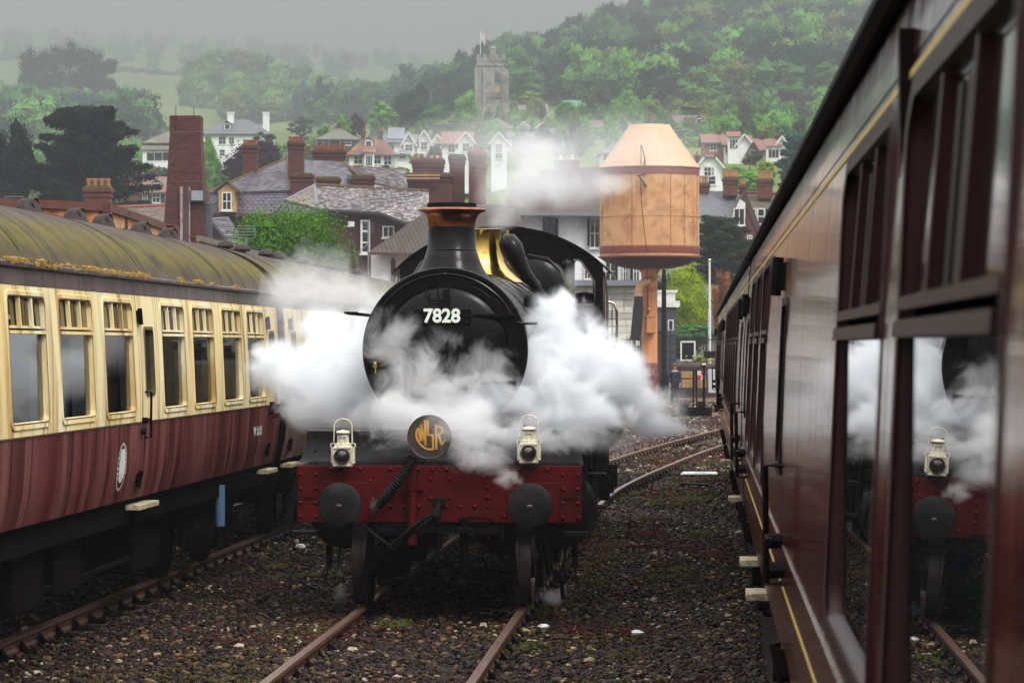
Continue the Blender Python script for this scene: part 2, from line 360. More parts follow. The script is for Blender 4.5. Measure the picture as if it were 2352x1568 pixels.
def bogie(par, y, mats, sx, wb=2.6):
    fr = MB()
    for s in (-1, 1):
        x = s * 1.02
        fr.prism([(y-wb/2-.75,.62),(y-wb/2-.55,.80),(y-.75,.78),(y-.55,.56),(y+.55,.56),(y+.75,.78),(y+wb/2+.55,.80),(y+wb/2+.75,.62),(y+wb/2+.6,.55),(y+wb/2-.5,.60),(y+.6,.40),(y-.6,.40),(y-wb/2+.5,.60),(y-wb/2-.6,.55)], x-.03, x+.03, 'yz')
    B = fr.build('bogie', mats['under'], par, smooth=0)
    for yy in (y-wb/2, y+wb/2):
        w_ = MB()
        for s in (-1, 1): w_.lathe([(.06,-.07),(.44,-.07),(.46,-.06),(.46,.05),(.49,.055),(.49,.085),(.40,.085),(.38,.04),(.12,.04),(.10,.1)], (s*.78,yy,.46), (s*-1,0,0), 28)
        w_.cyl((-.7,yy,.46),(.7,yy,.46),.07,n=10); w_.build('wheelset', mats['wheel'], B)
        for s in (-1, 1):
            a = MB(); a.box(min(s*1.0,s*1.17), max(s*1.0,s*1.17), yy-.13, yy+.13, .33, .60); a.cyl((s*1.15,yy,.46),(s*1.21,yy,.46),.10,n=12); a.build('axlebox', mats['under'], B)
            for dy in (-.27, .27):
                sp = MB(); sp.tube([(s*1.08, yy+dy+.06*math.cos(t*.9), .34+.011*t*1.0) if False else (s*1.08+.055*math.sin(t), yy+dy+.055*math.cos(t), .30+.018*t) for t in np.arange(0, 16, .6)], .014, 5); sp.build('coil_spring', mats['under'], B)
    for s in (-1, 1):
        a = MB()
        for k in range(4): a.box(min(s*1.02,s*1.13), max(s*1.02,s*1.13), y-.42+.05*k, y+.42-.05*k, .28+.035*k, .31+.035*k)
        a.build('leaf_spring', mats['under'], B)
    return B

def coach(name, label, loc, rz, L, sx, wins, doors, m, roof_vents, steps, group=None, lining=False, seams=(), boguey=(3.6, 16.1), damper=None, extra=None):
    t = empty(name, loc, rz, label=label, cat='railway coach', group=group)
    S_ = Side(sx); O_ = Side(-sx)
    core = MB(); core.prism([(bx(z)-.22, z) for z, _ in BODY] + [(-bx(z)+.22, z) for z, _ in BODY[::-1]], .02, L-.02)
    core.build('body_core', m['gap'], t, smooth=0)
    z0w, z1w = 1.80, 2.88
    cuts = sorted([(a, b) for a, b in wins])
    dd = sorted(doors)
    gaps = sorted([d[0] for d in dd] + [d[1] for d in dd] + list(seams))
    def runs(z0, z1, holes=()):
        """list of y runs broken at door seams and holes"""
        ed = [0.0] + gaps + [L]; out = []
        for a, b in zip(ed, ed[1:]):
            a2 = a + (.008 if a > 0 else 0); b2 = b - (.008 if b < L else 0); cur = a2
            for h0, h1 in sorted(holes):
                if h1 <= a2 or h0 >= b2: continue
                if h0 > cur: out.append((cur, h0))
                cur = h1
            if cur < b2: out.append((cur, b2))
        return out
    lp = MB()
    for a, b in runs(1.04, 1.75): S_.sheet(lp, a, b, 1.04, 1.745)
    lp.build('lower_panel', m['lower'], t)
    wp = MB(); holes = [(a, b, z0w, z1w, .10) for a, b in wins] + [(d[2], d[3], 1.83 if len(d) < 5 else d[4], 2.62 if len(d) < 6 else d[5], .06) for d in dd if len(d) > 2]
    for a, b in runs(1.75, 1.8): S_.sheet(wp, a, b, 1.749, z0w)
    for a, b in runs(2.88, 2.91): S_.sheet(wp, a, b, z1w, 2.915)
    for a, b in runs(1.8, 2.88, [(h[0], h[1]) for h in holes]): S_.sheet(wp, a, b, z0w, z1w)
    for h in holes:
        if h[2] > z0w: S_.sheet(wp, h[0], h[1], z0w, h[2])
        if h[3] < z1w: S_.sheet(wp, h[0], h[1], h[3], z1w)
        S_.ring(wp, corners(*h[:4]), 0, rrect(*h), 0)
    wp.build('window_panel', m['upper'], t)
    cp = MB()
    for a, b in runs(2.91, 3.08): S_.sheet(cp, a, b, 2.918, 3.075, .002)
    cp.build('cantrail_panel', m['cant'], t)
    wl = MB(); S_.strip(wl, 0.01, L-.01, 1.738, 1.752, -.002, .007); wl.build('waist_strip', m['line'], t)
    if lining:
        for z in (2.885, 1.57):
            ln = MB()
            for a, b in runs(0, 1): S_.strip(ln, a, b, z, z+.014, .0, .0025)
            ln.build('lining', M['yellowline'], t)
    op = MB(); O_.sheet(op, 0, L, 1.04, 3.08); op.build('far_side_panel', m['lower'], t)
    for wi, (a, b) in enumerate(wins):
        W_ = window(S_, t, a, b, m, zt=m.get('zt', 2.555))
        if m.get('curtains'):
            full = m['curtains'][wi % len(m['curtains'])]
            for s0, s1 in ((a+.05, a+.05+(b-a)*full), (b-.05-(b-a)*full, b-.05)):
                q = MB(); n_ = 18; vs = []
                for k in range(n_+1):
                    y = s0+(s1-s0)*k/n_
                    for z in (1.82, 2.50): vs.append(S_.p(y, z, -.085+.016*math.sin(k*2.1)))
                q.add(vs, [(2*i,2*i+2,2*i+3,2*i+1) for i in range(n_)]); q.build('curtain', M['curtain'], W_, smooth=60)
            q = MB(); S_.strip(q, a+.15, b-.15, 1.82, 2.12, -.18, -.12); q.build('seat_back', M['seat'], W_)
    for a, b in wins: ow = MB(); O_.pane(ow, rrect(a, b, z0w, z1w, .1), .004); ow.build('far_side_pane', m['glass'], t, smooth=0)
    # doors
    for d in dd:
        y0, y1 = d[0], d[1]
        db = MB(); S_.strip(db, y0-.006, y1+.006, 1.05, 3.0, -.06, -.036); D = db.build('door', m['gap'], t)
        if len(d) > 2:
            h = (d[2], d[3], 1.83 if len(d) < 5 else d[4], 2.62 if len(d) < 6 else d[5])
            f = MB(); A = rrect(*h, .06); B_ = rrect(h[0]+.03, h[1]-.03, h[2]+.03, h[3]-.03, .04)
            S_.ring(f, A, .0, A, .008); S_.ring(f, A, .008, B_, .008); S_.ring(f, B_, .008, B_, -.035); f.build('door_window_frame', m['dframe'], D)
            g = MB(); S_.pane(g, B_, -.03); g.build('door_pane', m['glass'], D, smooth=0)
        hg = d[6] if len(d) > 6 else y0
        for z in (1.22, 2.72) if hg is not None else ():
            q = MB(); S_.strip(q, hg-.055, hg+.055, z-.055, z+.055, 0, .035); q.cyl(S_.p(hg, z-.075, .03), S_.p(hg, z+.075, .03), .022, n=8); q.build('hinge', m['hinge'], D)
        q = MB(); yh = y1 - .1 if hg == y0 else y0 + .1
        q.tube([S_.p(yh+.14, 1.60, 0), S_.p(yh+.14, 1.60, .06), S_.p(yh+.14, 2.02, .06), S_.p(yh+.14, 2.02, 0)], .012, 6); q.build('grab_rail', m['hinge'], D)
        q = MB(); q.cyl(S_.p(yh, 1.76, 0), S_.p(yh, 1.76, .05), .028, n=8); q.bar(S_.p(yh-.06, 1.76, .05), S_.p(yh+.05, 1.77, .05), .022); q.build('door_handle', m['hinge'], D)
        q = MB(); q.cyl(S_.p(y0+.05, 1.66, 0), S_.p(y0+.05, 1.66, .05), .03, n=8); q.build('door_stop', M['rubber'], D)
    # roof
    rf = MB(); xs = [-1.335 + 2.67*i/36 for i in range(37)]
    prof = [(x, zroof(x) if abs(x) < 1.3 else 3.075) for x in xs]; ny = 24
    vs = []; 
    for k in range(ny+1): vs += [(x, L*k/ny, z) for x, z in prof]
    n = len(prof); rf.add(vs, [(k*n+i, k*n+i+1, (k+1)*n+i+1, (k+1)*n+i) for k in range(ny) for i in range(n-1)])
    for yy in (.012, L-.012): rf.add([(x, yy, z) for x, z in prof] + [(1.3, yy, 3.0), (-1.3, yy, 3.0)], [tuple(range(n+2))])
    RF = rf.build('roof', m['roof'], t, smooth=60)
    gu = MB(); gu.tube([(sx*1.325, 0, 3.075), (sx*1.325, L, 3.075)], .024, 6); gu.build('gutter', m['gutter'], RF)
    k = 1.2
    while k < L - .5:
        P = [(x, k, zroof(x) + .004) for x in [1.27*math.sin(a) for a in np.linspace(-PI/2, PI/2, 25)]]
        rb = MB(); rb.tube(P, .0045, 4); k += 4.88; rb.build('roof_seam', m['roof'], RF)
    for (y, x, kind) in roof_vents:
        z = zroof(x); v = MB()
        if kind == 'dome':
            v.lathe([(.06,-.04),(.06,.02),(.105,.022),(.115,.045),(.10,.085),(.065,.11),(.03,.12),(.001,.122)], (x,y,z), (0,0,1), 18)
        else:
            v.lathe([(.16,-.06),(.135,-.01),(.11,.05),(.085,.095),(.05,.12),(.001,.125)], (x,y,z), (0,0,1), 18)
            v.lathe([(.07,0),(.066,.07),(.058,.075),(.045,.03)], (x+.02,y-.02,z+.055), (1,-.25,.12), 14)
        v.build('roof_vent', M['vent'], RF)
    # underframe
    sb = MB(); 
    for s in (-1, 1): sb.box(min(s*1.16,s*1.22), max(s*1.16,s*1.22), .05, L-.05, .80, 1.06)
    sb.box(-1.1, 1.1, .1, L-.1, .95, 1.03); sb.build('solebar', m['under'], t)
    tr = MB()
    for s in (-1, 1):
        x = s*1.08; a, b = boguey[0]+2.2, boguey[1]-2.2
        tr.tube([(x,a,.82),(x,a+1.6,.42),(x,b-1.6,.42),(x,b,.82)], .03, 6)
        for yy in (a+1.6, b-1.6): tr.bar((x,yy,.42),(x,yy,.86),.05)
    tr.build('truss', m['under'], t)
    for (a, b, z0, z1) in ((boguey[0]+3.0, boguey[0]+4.1, .30, .82), (boguey[0]+4.5, boguey[0]+5.6, .34, .80), (boguey[1]-4.6, boguey[1]-3.1, .28, .82)):
        bb = MB(); bb.box(sx*1.12 if sx < 0 else .62, -.62 if sx < 0 else 1.12, a, b, z0, z1)
        bb.build('battery_box', m['under'], t, bevel=.02)
    vc = MB(); vc.lathe([(.02,0),(.25,.02),(.28,.08),(.28,.6),(.2,.68),(.02,.7)], (sx*.75, (boguey[0]+boguey[1])/2, .42), (0,0,1), 20); vc.build('vacuum_cylinder', m['under'], t)
    for y in boguey: bogie(t, y, m, sx)
    if damper:
        q = MB(); q.cyl((sx*1.22, damper, .47), (sx*1.22, damper, .92), .055, n=14); q.build('damper', M['blue'], t)
        q = MB(); q.cyl((sx*1.22, damper, .30), (sx*1.22, damper, .46), .06, n=14); q.build('damper_base', m['under'], t)
    for (y, w_, z) in steps:
        st = MB(); st.box(*sorted((sx*1.10, sx*1.365)), y-w_/2, y+w_/2, z, z+.05); o = st.build('footstep', M['stepw'], t, bevel=.006)
        q = MB()
        for dy in (-.35, .35): q.bar((sx*1.2, y+dy*w_, z), (sx*1.2, y+dy*w_, 1.0), .03)
        q.build('step_hanger', m['under'], o)
    # ends
    for yy, s in ((0, -1), (L, 1)):
        e = MB(); e.prism([(bx(z)-.02, z) for z, _ in BODY] + [(0, 3.7)] + [(-bx(z)+.02, z) for z, _ in BODY[::-1]], yy-.01*s, yy+.012*s); e.build('end_panel', m['end'], t, smooth=0)
        g = MB()
        for k in range(5): g.box(-.55, .55, *sorted((yy+s*(.03+.05*k), yy+s*(.055+.05*k))), 1.1, 3.25)
        g.box(-.48, .48, *sorted((yy, yy+s*.27)), 1.15, 3.2); g.build('gangway', M['rubber'], t)
        for bxx in (-.87, .87):
            q = MB(); q.cyl((bxx, yy, 1.02), (bxx, yy+s*.26, 1.02), .07, n=10); q.cyl((bxx, yy+s*.25, 1.02), (bxx, yy+s*.29, 1.02), .2, n=16); q.build('buffer', m['under'], t)
    if extra: extra(t, S_)
    return t

mc = dict(gap=M['gasket'], lower=M['crimson'], upper=M['cream'], cant=M['cant'], line=M['gasket'], frame=M['cream'], glass=M['glass'], glass_low=M['cglass'], curtains=(.30,.47,.22,.36,.16,.10,.20,.08,.22), slat=M['olive'],
          dframe=M['olive'], hinge=M['under'], roof=M['roof'], gutter=M['cant'], under=M['under'], wheel=M['under'], end=M['under'])
LX = -5.34 - 1.372
def crest(t, S_):
    # oval transfer with ring and lettering, and the running number
    def disc(name, y, z, ry, rz, off, mat, inner=0):
        q = MB(); n = 40; P = [(y + ry*math.cos(2*PI*k/n), z + rz*math.sin(2*PI*k/n)) for k in range(n)]
        if inner:
            Q = [(y + ry*inner*math.cos(2*PI*k/n), z + rz*inner*math.sin(2*PI*k/n)) for k in range(n)]; S_.ring(q, P, off, Q, off)
        else: S_.pane(q, P, off)
        return q.build(name, mat, CR, smooth=0)
    y0, z0 = 27.42 - 17.64, 1.365
    CR = None; q = MB(); n = 40; S_.pane(q, [(y0 + .215*math.cos(2*PI*k/n), z0 + .215*math.sin(2*PI*k/n)) for k in range(n)], .003); CR = q.build('crest', M['crimson'], t, smooth=0)
    disc('crest_ring', y0, z0, .215, .215, .006, M['white'], .965); disc('crest_ring', y0, z0, .20, .20, .006, M['white'], .97)
    disc('crest_centre', y0+.01, z0+.01, .135, .155, .006, M['white'])
    for word, a0, a1 in (('WESTERN', 215, 120), ('RAILWAY', 60, -35)):
        for i, chh in enumerate(word):
            a = R(a0 + (a1 - a0) * i / (len(word) - 1))
            me = text_mesh(chh, .045, .001); me.materials.append(M['white'])
            o = link(bpy.data.objects.new('crest_letter', me), CR)
            y = y0 + .17*math.cos(a); z = z0 + .17*math.sin(a)
            o.matrix_local = Matrix.Translation((bx(z)+.006, y, z)) @ Matrix.Rotation(R(90), 4, 'Z') @ Matrix.Rotation(R(90), 4, 'X') @ Matrix.Rotation(a - PI/2, 4, 'Z')
    me = text_mesh('W 5131', .20, .001, .004); me.materials.append(M['numeral'])
    o = link(bpy.data.objects.new('running_number', me), t)
    o.matrix_local = Matrix.Translation((bx(1.45)+.004, 35.55-17.64, 1.475)) @ Matrix.Rotation(R(90), 4, 'Z') @ Matrix.Rotation(R(90), 4, 'X')
Y1 = 17.64
w1 = [(22.98,24.37),(24.80,26.2),(26.62,28.02),(29.40,30.75),(31.15,32.52),(33.02,34.42),(34.80,36.16)]
w1 = [(19.3,20.68),(21.14,22.52)] + w1
coach1 = coach('railway_coach', 'cream and crimson coach with mossy roof at left, round crest on its side', (LX, Y1, 0), 0, 19.66, 1,
    [(a-Y1, b-Y1) for a, b in w1], [(28.22-Y1, 29.22-Y1, 28.50-Y1, 28.98-Y1, 1.98, 2.63, 28.26-Y1), (36.34-Y1, 37.14-Y1, 36.5-Y1, 36.95-Y1, 1.98, 2.63, 36.36-Y1)],
    mc, [(28.4-Y1,.28,'hood'),(30.5-Y1,.28,'hood'),(31.9-Y1,.28,'hood'),(34.0-Y1,.28,'hood'),(35.7-Y1,.28,'hood'),(26.3-Y1,.28,'hood')],
    [(28.75-Y1, .95, .93), (36.75-Y1, .75, .93)], boguey=(3.55, 16.1), damper=33.7-Y1, extra=crest)
# dry moss hummocks along the gutter of the first coach
mo = MB()
for k in range(520):
    y = random.uniform(21.5, 29.0) if k < 440 else random.choice([30.6, 31.6, 32.5, 34.2]) + random.gauss(0, .16)
    dens = .5 + .5*math.sin(y*5.1) * math.sin(y*1.7+1)
    if random.random() > dens + .25: continue
    r = random.uniform(.022, .06); x = 1.30 + random.uniform(-.05, .035)
    mo.ball((x, y - Y1, 3.08 + random.uniform(0, .03)), r*.8, 6, (1, random.uniform(1, 1.9), .7))
    for _ in range(5): a_ = random.uniform(-1,1); mo.bar((x, y-Y1+a_*r, 3.08), (x+random.uniform(-.02,.04), y-Y1+a_*r*2, 3.08+random.uniform(.01,.06)), .004)
mo.build('moss', M['moss_orange'], coach1, smooth=0, kind='stuff')
mc2 = dict(mc); mc2['lower'] = M['brown2']
Y2 = 37.9
coach2 = coach('railway_coach', 'second cream coach on the left, brown lower side, mostly behind steam', (LX, Y2, 0), 0, 19.66, 1,
    [(2.3+1.85*i, 3.68+1.85*i) for i in range(4)] + [(11.6+1.85*i, 12.98+1.85*i) for i in range(3)], [(.35, 1.15, .5, .95, 1.98, 2.63, .4), (9.9, 10.9, 10.15, 10.65, 1.98, 2.63, 9.95), (18.4, 19.2, 18.6, 19.05, 1.98, 2.63, 18.45)],
    mc2, [(y - Y2, .28, 'dome') for y in (39.9,41.3,43.5,44.8,47.4,49.6,51.0,52.4,54.4)], [(.8, .75, .93), (10.4, .95, .93)])

mr_ = dict(gap=M['maroon_edge'], zt=2.475, recess=.35, glass_low=M['glass'], lower=M['maroon'], upper=M['maroon'], cant=M['maroon'], line=M['maroon'], frame=M['maroon_frame'], glass=M['glass_r'], slat=M['maroon_edge'],
          dframe=M['maroon_edge'], hinge=M['loco_matt'], roof=M['roof_dark'], gutter=M['loco_matt'], under=M['under'], wheel=M['under'], end=M['maroon'])
RZ = .0065
def rcoach(label, y0, wins, doors, steps, beads=()):
    def ex(t, S_):
        for b_ in beads: q = MB(); S_.strip(q, b_-y0-.02, b_-y0+.02, 1.06, 2.97, -.002, .028); q.build('vertical_bead', M['maroon_edge'], t)
    return coach('railway_coach', label, (.29 + 1.372 - RZ*y0, y0, 0), RZ, 19.66, -1, [(a-y0, b-y0) for a, b in wins], [tuple((v-y0 if i in (0,1,2,3,6) else v) for i, v in enumerate(d)) for d in doors], mr_,
        [(3, 0, 'dome'), (7, 0, 'dome'), (12, 0, 'dome'), (16, 0, 'dome')], [(y-y0, .45, .80) for y in steps], lining=True, extra=ex)
rcoach('glossy maroon coach with yellow lining close by on the right', 1.95, [(3.15,4.90),(5.27,7.05),(14.4,15.9),(16.35,17.8),(18.2,19.5)],
       [(10.9, 12.15, 11.2, 11.85, 1.98, 2.63, 12.1), (19.9, 20.8, 20.1, 20.6, 1.98, 2.63, 20.75)], [13.6, 20.3], beads=(5.12,))
rcoach('middle maroon coach of the train on the right', 22.15, [(25.6+1.9*i, 27.0+1.9*i) for i in range(7)], [(22.9,23.8,23.1,23.6,1.98,2.63,23.0),(40.3,41.2,40.5,41.0,1.98,2.63,41.1)], [23.4, 33])
rcoach('farthest maroon coach of the train on the right', 42.35, [(45.6+1.9*i, 47.0+1.9*i) for i in range(7)], [(43.1,44.0,43.3,43.8,1.98,2.63,43.2),(60.3,61.2,60.5,61.0,1.98,2.63,61.1)], [43.6, 52])
# ============================================================ LOCOMOTIVE
LB = at(998, 794, 28.06); LYAW = TH - math.atan((1600 - CX) / F)
LYAW = math.atan((1655 - CX)/F) - math.atan((1600 - CX)/F)
loco = empty('steam_locomotive', (LB.x, LB.y, 0), LYAW, label='black steam locomotive numbered 7828 with copper-capped chimney and red buffer beam', cat='locomotive')
rv_proto = MB(); rv_proto.lathe([(.0165,0),(.0155,.006),(.010,.012),(.001,.0145)], (0,0,0), (0,-1,0), 8)
def riv(mat, s=1.0, name='rivet'):
    me = rv_proto.mesh(name, mat); me.transform(Matrix.Scale(s, 4)); return me
def put(me, name, parent, loc, rot=None):
    o = bpy.data.objects.new(name, me); link(o, parent)
    o.matrix_local = Matrix.Translation(loc) @ (rot.to_4x4() if rot is not None else Matrix.Identity(4)); return o
LM = M['loco']; LK = M['loco_matt']
M['buffer_face'] = pm('greasy_buffer_face', (.005,.0042,.0044), (.010,.008,.008), rough=.55, spec=.14, scale=11, dirt=(.028,.023,.021), dirt_amt=.45, dirt_scale=7, bump=.002)
# ---- buffer beam
b = MB(); b.prism([(-1.32,.82),(-1.32,1.345),(1.32,1.345),(1.32,.86),(1.28,.82)], .50, .53); BEAM = b.build('buffer_beam', M['red'], loco, smooth=0, bevel=.008)
rme = riv(M['red'], 1.35)
cols = []
for x in (-1.285, -1.145, 1.145, 1.285): cols += [(x, z) for z in (.87, 1.00, 1.13, 1.26)]
for x in (-.64, .60): cols += [(x, z) for z in (1.20, .88)]
for x in (-.45, .45): cols += [(x, z) for z in (1.31, 1.14, 1.05, .965)]
cols += [(x, 1.31) for x in (-1.0, -.73, -.32, -.19, -.06, .07, .20, .33, .74, 1.0)] + [(x, .965) for x in (-.32, -.19, .07, .20, .33)]
cols += [(-.08, 1.22), (.10, 1.22), (-.08, 1.045), (.10, 1.045)]
for x, z in cols: put(rme, 'rivet', BEAM, (x, .50, z))
b = MB()
for x in (-.87, .87): b.box(x-.24, x+.24, .485, .503, .82, 1.19)
b.build('buffer_plate', M['red'], BEAM, bevel=.006)
for x in (-.87, .87):
    q = MB(); q.lathe([(.10,.0),(.10,.03),(.06,.05),(.06,.30),(.11,.32),(.13,.42),(.15,.50)], (x,0,1.0), (0,1,0), 24)
    B_ = q.build('buffer', LK, loco)
    q = MB(); q.lathe([(.001,-.012),(.09,-.008),(.17,.0),(.202,.018),(.205,.03),(.19,.045),(.06,.06)], (x,0,1.0), (0,1,0), 36); BH = q.build('buffer_head', M['buffer_face'], B_); q = MB(); q.ball((x-.005,-.012,1.0),.022,8,(1.3,.3,.6)); q.build('grease_spot', M['steel'], BH)
# vertical pipe on beam, bracket
q = MB(); q.tube([(-.245,.44,1.36),(-.245,.44,.62)], .042, 12); q.box(-.36,-.13,.46,.50,1.12,1.17); q.tube([(-.245,.44,1.165),(-.245,.44,1.125)], .055, 12); q.build('vertical_pipe', M['red'], BEAM)
# corrugated brake hose
def hose(pts, r, n, name, par, mat):
    P = []; 
    for i in range(n+1):
        t = i/n*(len(pts)-1); k = min(int(t), len(pts)-2); u = t-k
        p0 = Vector(pts[max(k-1,0)]); p1 = Vector(pts[k]); p2 = Vector(pts[k+1]); p3 = Vector(pts[min(k+2,len(pts)-1)])
        P.append(.5*((2*p1)+(-p0+p2)*u+(2*p0-5*p1+4*p2-p3)*u*u+(-p0+3*p1-3*p2+p3)*u**3))
    m = MB(); m.tube(P, [r*(1.0 if i % 2 else .80) for i in range(n+1)], 12); return m.build(name, mat, par, smooth=25)
hose([(-.24,.36,1.42),(-.27,.30,1.33),(-.36,.26,1.21),(-.46,.30,1.08),(-.55,.38,.98)], .048, 52, 'brake_hose', loco, M['rubber'])
q = MB(); q.cyl((-.54,.38,1.0),(-.60,.40,.95),.05,n=10); q.tube([(-.60,.42,1.06),(-.62,.42,1.0),(-.58,.42,.94)],.012,6); q.build('hose_coupling', M['steel'], loco)
# drawhook and screw coupling
q = MB(); q.prism([(.10,.98),(.18,.92),(.30,.92),(.40,1.0),(.50,1.03),(.50,.97),(.42,.86),(.26,.80),(.13,.82),(.06,.90)], -.025, .025, 'yz'); q.lathe([(.02,0),(.055,0),(.06,.02),(.055,.04),(.02,.04)], (.0,.46,1.0), (0,1,0), 16); q.build('drawhook', LK, loco, bevel=.01)
q = MB()
q.tube([(.01,.16,.93),(-.10,.13,.88),(-.22,.12,.79),(-.42,.14,.62)], .018, 8); q.tube([(.04,.22,.90),(-.08,.19,.84),(-.20,.18,.75),(-.40,.20,.60)], .018, 8)
q.cyl((-.20,.15,.80),(-.30,.17,.70),.032,n=10); q.tube([(-.42,.15,.62),(-.58,.22,.73),(-.68,.34,.80)], .017, 8); q.tube([(-.42,.2,.60),(-.56,.28,.70),(-.66,.38,.78)], .017, 8); q.cyl((-.42,.10,.61),(-.42,.24,.61),.024,n=10)
q.build('screw_coupling', LK, loco)
# vacuum pipe under the beam
q = MB(); q.tube([(.24,.38,.86),(.24,.38,.80),(.245,.38,.55),(.25,.42,.40)], .042, 12); q.lathe([(.05,0),(.10,0),(.10,.03),(.05,.05)], (.24,.38,.74), (0,0,1), 14); q.tube([(.20,.44,.86),(.30,.44,.865),(.45,.44,.86),(.52,.44,.82)], .012, 6); q.build('vacuum_pipe', M['under'], loco)
q = MB(); q.tube([(.245,.42,.42),(.22,.42,.3),(.2,.43,.2)], .03, 8); q.ball((.22,.42,.27), .05, 10); q.build('drain_cock', M['under'], loco)
q = MB(); q.bar((-.15,.75,.72),(-.75,.95,.25),.04); q.bar((.30,.75,.72),(.80,.95,.25),.04); q.tube([(-.62,.95,.235),(.65,.95,.235)], .022, 8)
q.box(-.55,-.35,.85,.9,.5,.75); q.box(.45,.65,.85,.9,.5,.75); q.build('bogie_stay', M['under'], loco)
q = MB(); q.tube([(.62,.6,.72),(.90,.6,.72),(.97,.6,.66),(.99,.62,.42),(1.12,.66,.30),(1.14,.68,.10)], .022, 8); q.build('sanding_pipe', M['under'], loco)
for s in (-1, 1):
    q = MB(); q.prism([(s*.66,.78),(s*.60,.78),(s*.70,.10),(s*.80,.06),(s*.82,.12),(s*.74,.2)], .60, .66); q.build('guard_iron', M['under'], loco)
# ---- front apron and running plate
q = MB(); P = [(.545,1.346),(.60,1.352),(.66,1.375),(.71,1.43),(.745,1.50),(.765,1.58),(.775,1.655),(.80,1.665)]
for x0, x1 in ((-1.33, 1.33),):
    n = len(P); vs = [(-1.33 + .07*min(1,(z-1.346)*6), y, z) for y, z in P] + [(1.33 - .03*min(1,(z-1.346)*6), y, z) for y, z in P]
    q.add(vs + [(x, y+.012, z-.008) for x, y, z in vs], [(i, i+1, n+i+1, n+i) for i in range(n-1)] + [(2*n+i, 2*n+i+1, 3*n+i+1, 3*n+i) for i in range(n-1)] + [(i, i+1, 2*n+i+1, 2*n+i) for i in range(n-1)] + [(n+i, n+i+1, 3*n+i+1, 3*n+i) for i in range(n-1)])
AP = q.build('front_apron', LM, loco, smooth=50)
rkm = riv(LM, .8)
for x in (-1.18,-1.05,-.95, 1.22,1.1): 
    for y, z in ((.728,1.47),(.765,1.60)): put(rkm, 'rivet', AP, (x, y, z))
q = MB(); q.box(-1.26, 1.29, .80, 9.2, 1.635, 1.66); q.box(-1.27,-1.245,.80,9.2,1.50,1.635); q.box(1.275,1.30,.80,9.2,1.50,1.635); q.build('running_plate', LM, loco)
q = MB(); q.box(-.55,.55,.53,9.5,.72,1.25); q.box(-.60,-.565,.53,9.5,.62,1.30); q.box(.565,.60,.53,9.5,.62,1.30); q.build('main_frame', LK, loco)
# ---- smokebox
ZC = 2.41; SF = 1.18
prof = [(.60,-.02),(.655,-.02),(.665,0),(.735,.0),(.745,-.012),(.775,-.012),(.785,0),(.785,.05),(.765,.055),(.765,1.72),(.775,1.74)]
q = MB(); q.lathe(prof, (0,SF,ZC), (0,1,0), 72); SB = q.build('smokebox', LM, loco, smooth=40)
for k in range(60):
    a = 2*PI*k/60
    if k % 2 == 0 or abs(math.sin(a)) < .99: 
        put(rkm, 'rivet', SB, (.775*math.cos(a), SF+.06, ZC+.775*math.sin(a)), Vector((math.cos(a), 0, math.sin(a))).rotation_difference(Vector((0,-1,0))).inverted().to_matrix())
for k in range(26):
    a = PI*(.02 + .96*k/25)
    put(rkm, 'rivet', SB, (.765*math.cos(a), SF+1.66, ZC+.765*math.sin(a)), Vector((0,-1,0)).rotation_difference(Vector((math.cos(a),0,math.sin(a)))).to_matrix())
q = MB(); q.lathe([(.001,-.135),(.2,-.125),(.40,-.095),(.53,-.055),(.585,-.03),(.60,-.012),(.608,-.03),(.625,-.03),(.63,-.005),(.62,.0)], (0,SF,ZC), (0,1,0), 64); DR = q.build('smokebox_door', LM, loco, smooth=40)
q = MB()
for z in (2.735, 2.10):
    q.prism([(.27,z-.014),(.66,z-.020),(.68,z),(.66,z+.020),(.27,z+.014)], SF-.10, SF-.04)
for z in (2.735, 2.10): q.cyl((.665,SF-.05,z-.07),(.665,SF-.05,z+.07),.020,n=10); q.build('door_hinge', LM, DR, bevel=.005)
q = MB(); q.lathe([(.06,0),(.06,.05),(.02,.06),(.02,.10)], (0,SF-.13,ZC), (0,-1,0), 16); q.bar((0,SF-.19,ZC),(.05,SF-.19,ZC-.22),.018); q.bar((0,SF-.22,ZC),(-.03,SF-.22,ZC-.20),.018); q.build('door_dart', LK, DR)
# number plate
q = MB(); q.box(-.29,.26,SF-.155,SF-.125,2.652,2.802); NP = q.build('number_plate', LM, DR, bevel=.006)
for x in (-.26,.23):
    put(rkm, 'rivet', NP, (x, SF-.156, 2.727))
me = text_mesh('7828', .178, .003, .0055, .98); me.materials.append(M['numeral']); o = put(me, 'numeral', NP, (-.018, SF-.158, 2.727), Matrix.Rotation(R(90), 3, 'X'))
# lamp bracket and wire frame above the plate
q = MB(); q.box(-.04,.04,SF-.15,SF-.09,2.80,2.86); q.box(-.012,.055,SF-.135,SF-.115,2.86,2.98); q.tube([(-.17,SF-.10,3.03),(-.17,SF-.14,2.90),(-.15,SF-.14,2.875),(.05,SF-.14,2.88)], .009, 6)
q.tube([(-.06,SF-.13,2.88),(-.06,SF-.13,3.0),(.055,SF-.13,3.0),(.055,SF-.13,2.88)], .006, 6); q.build('lamp_bracket', LK, DR)
# smokebox door number (shed) plate low on the door
q = MB(); q.lathe([(.085,0),(.10,-.008),(.105,.0)], (0,SF-.13,2.06), (0,1,0), 24); q.build('shed_plate', LM, DR)
me = text_mesh('8', .07, .002, .001); me.materials.append(M['steel']); put(me, 'numeral', DR, (0,SF-.135,2.055), Matrix.Rotation(R(90),3,'X'))
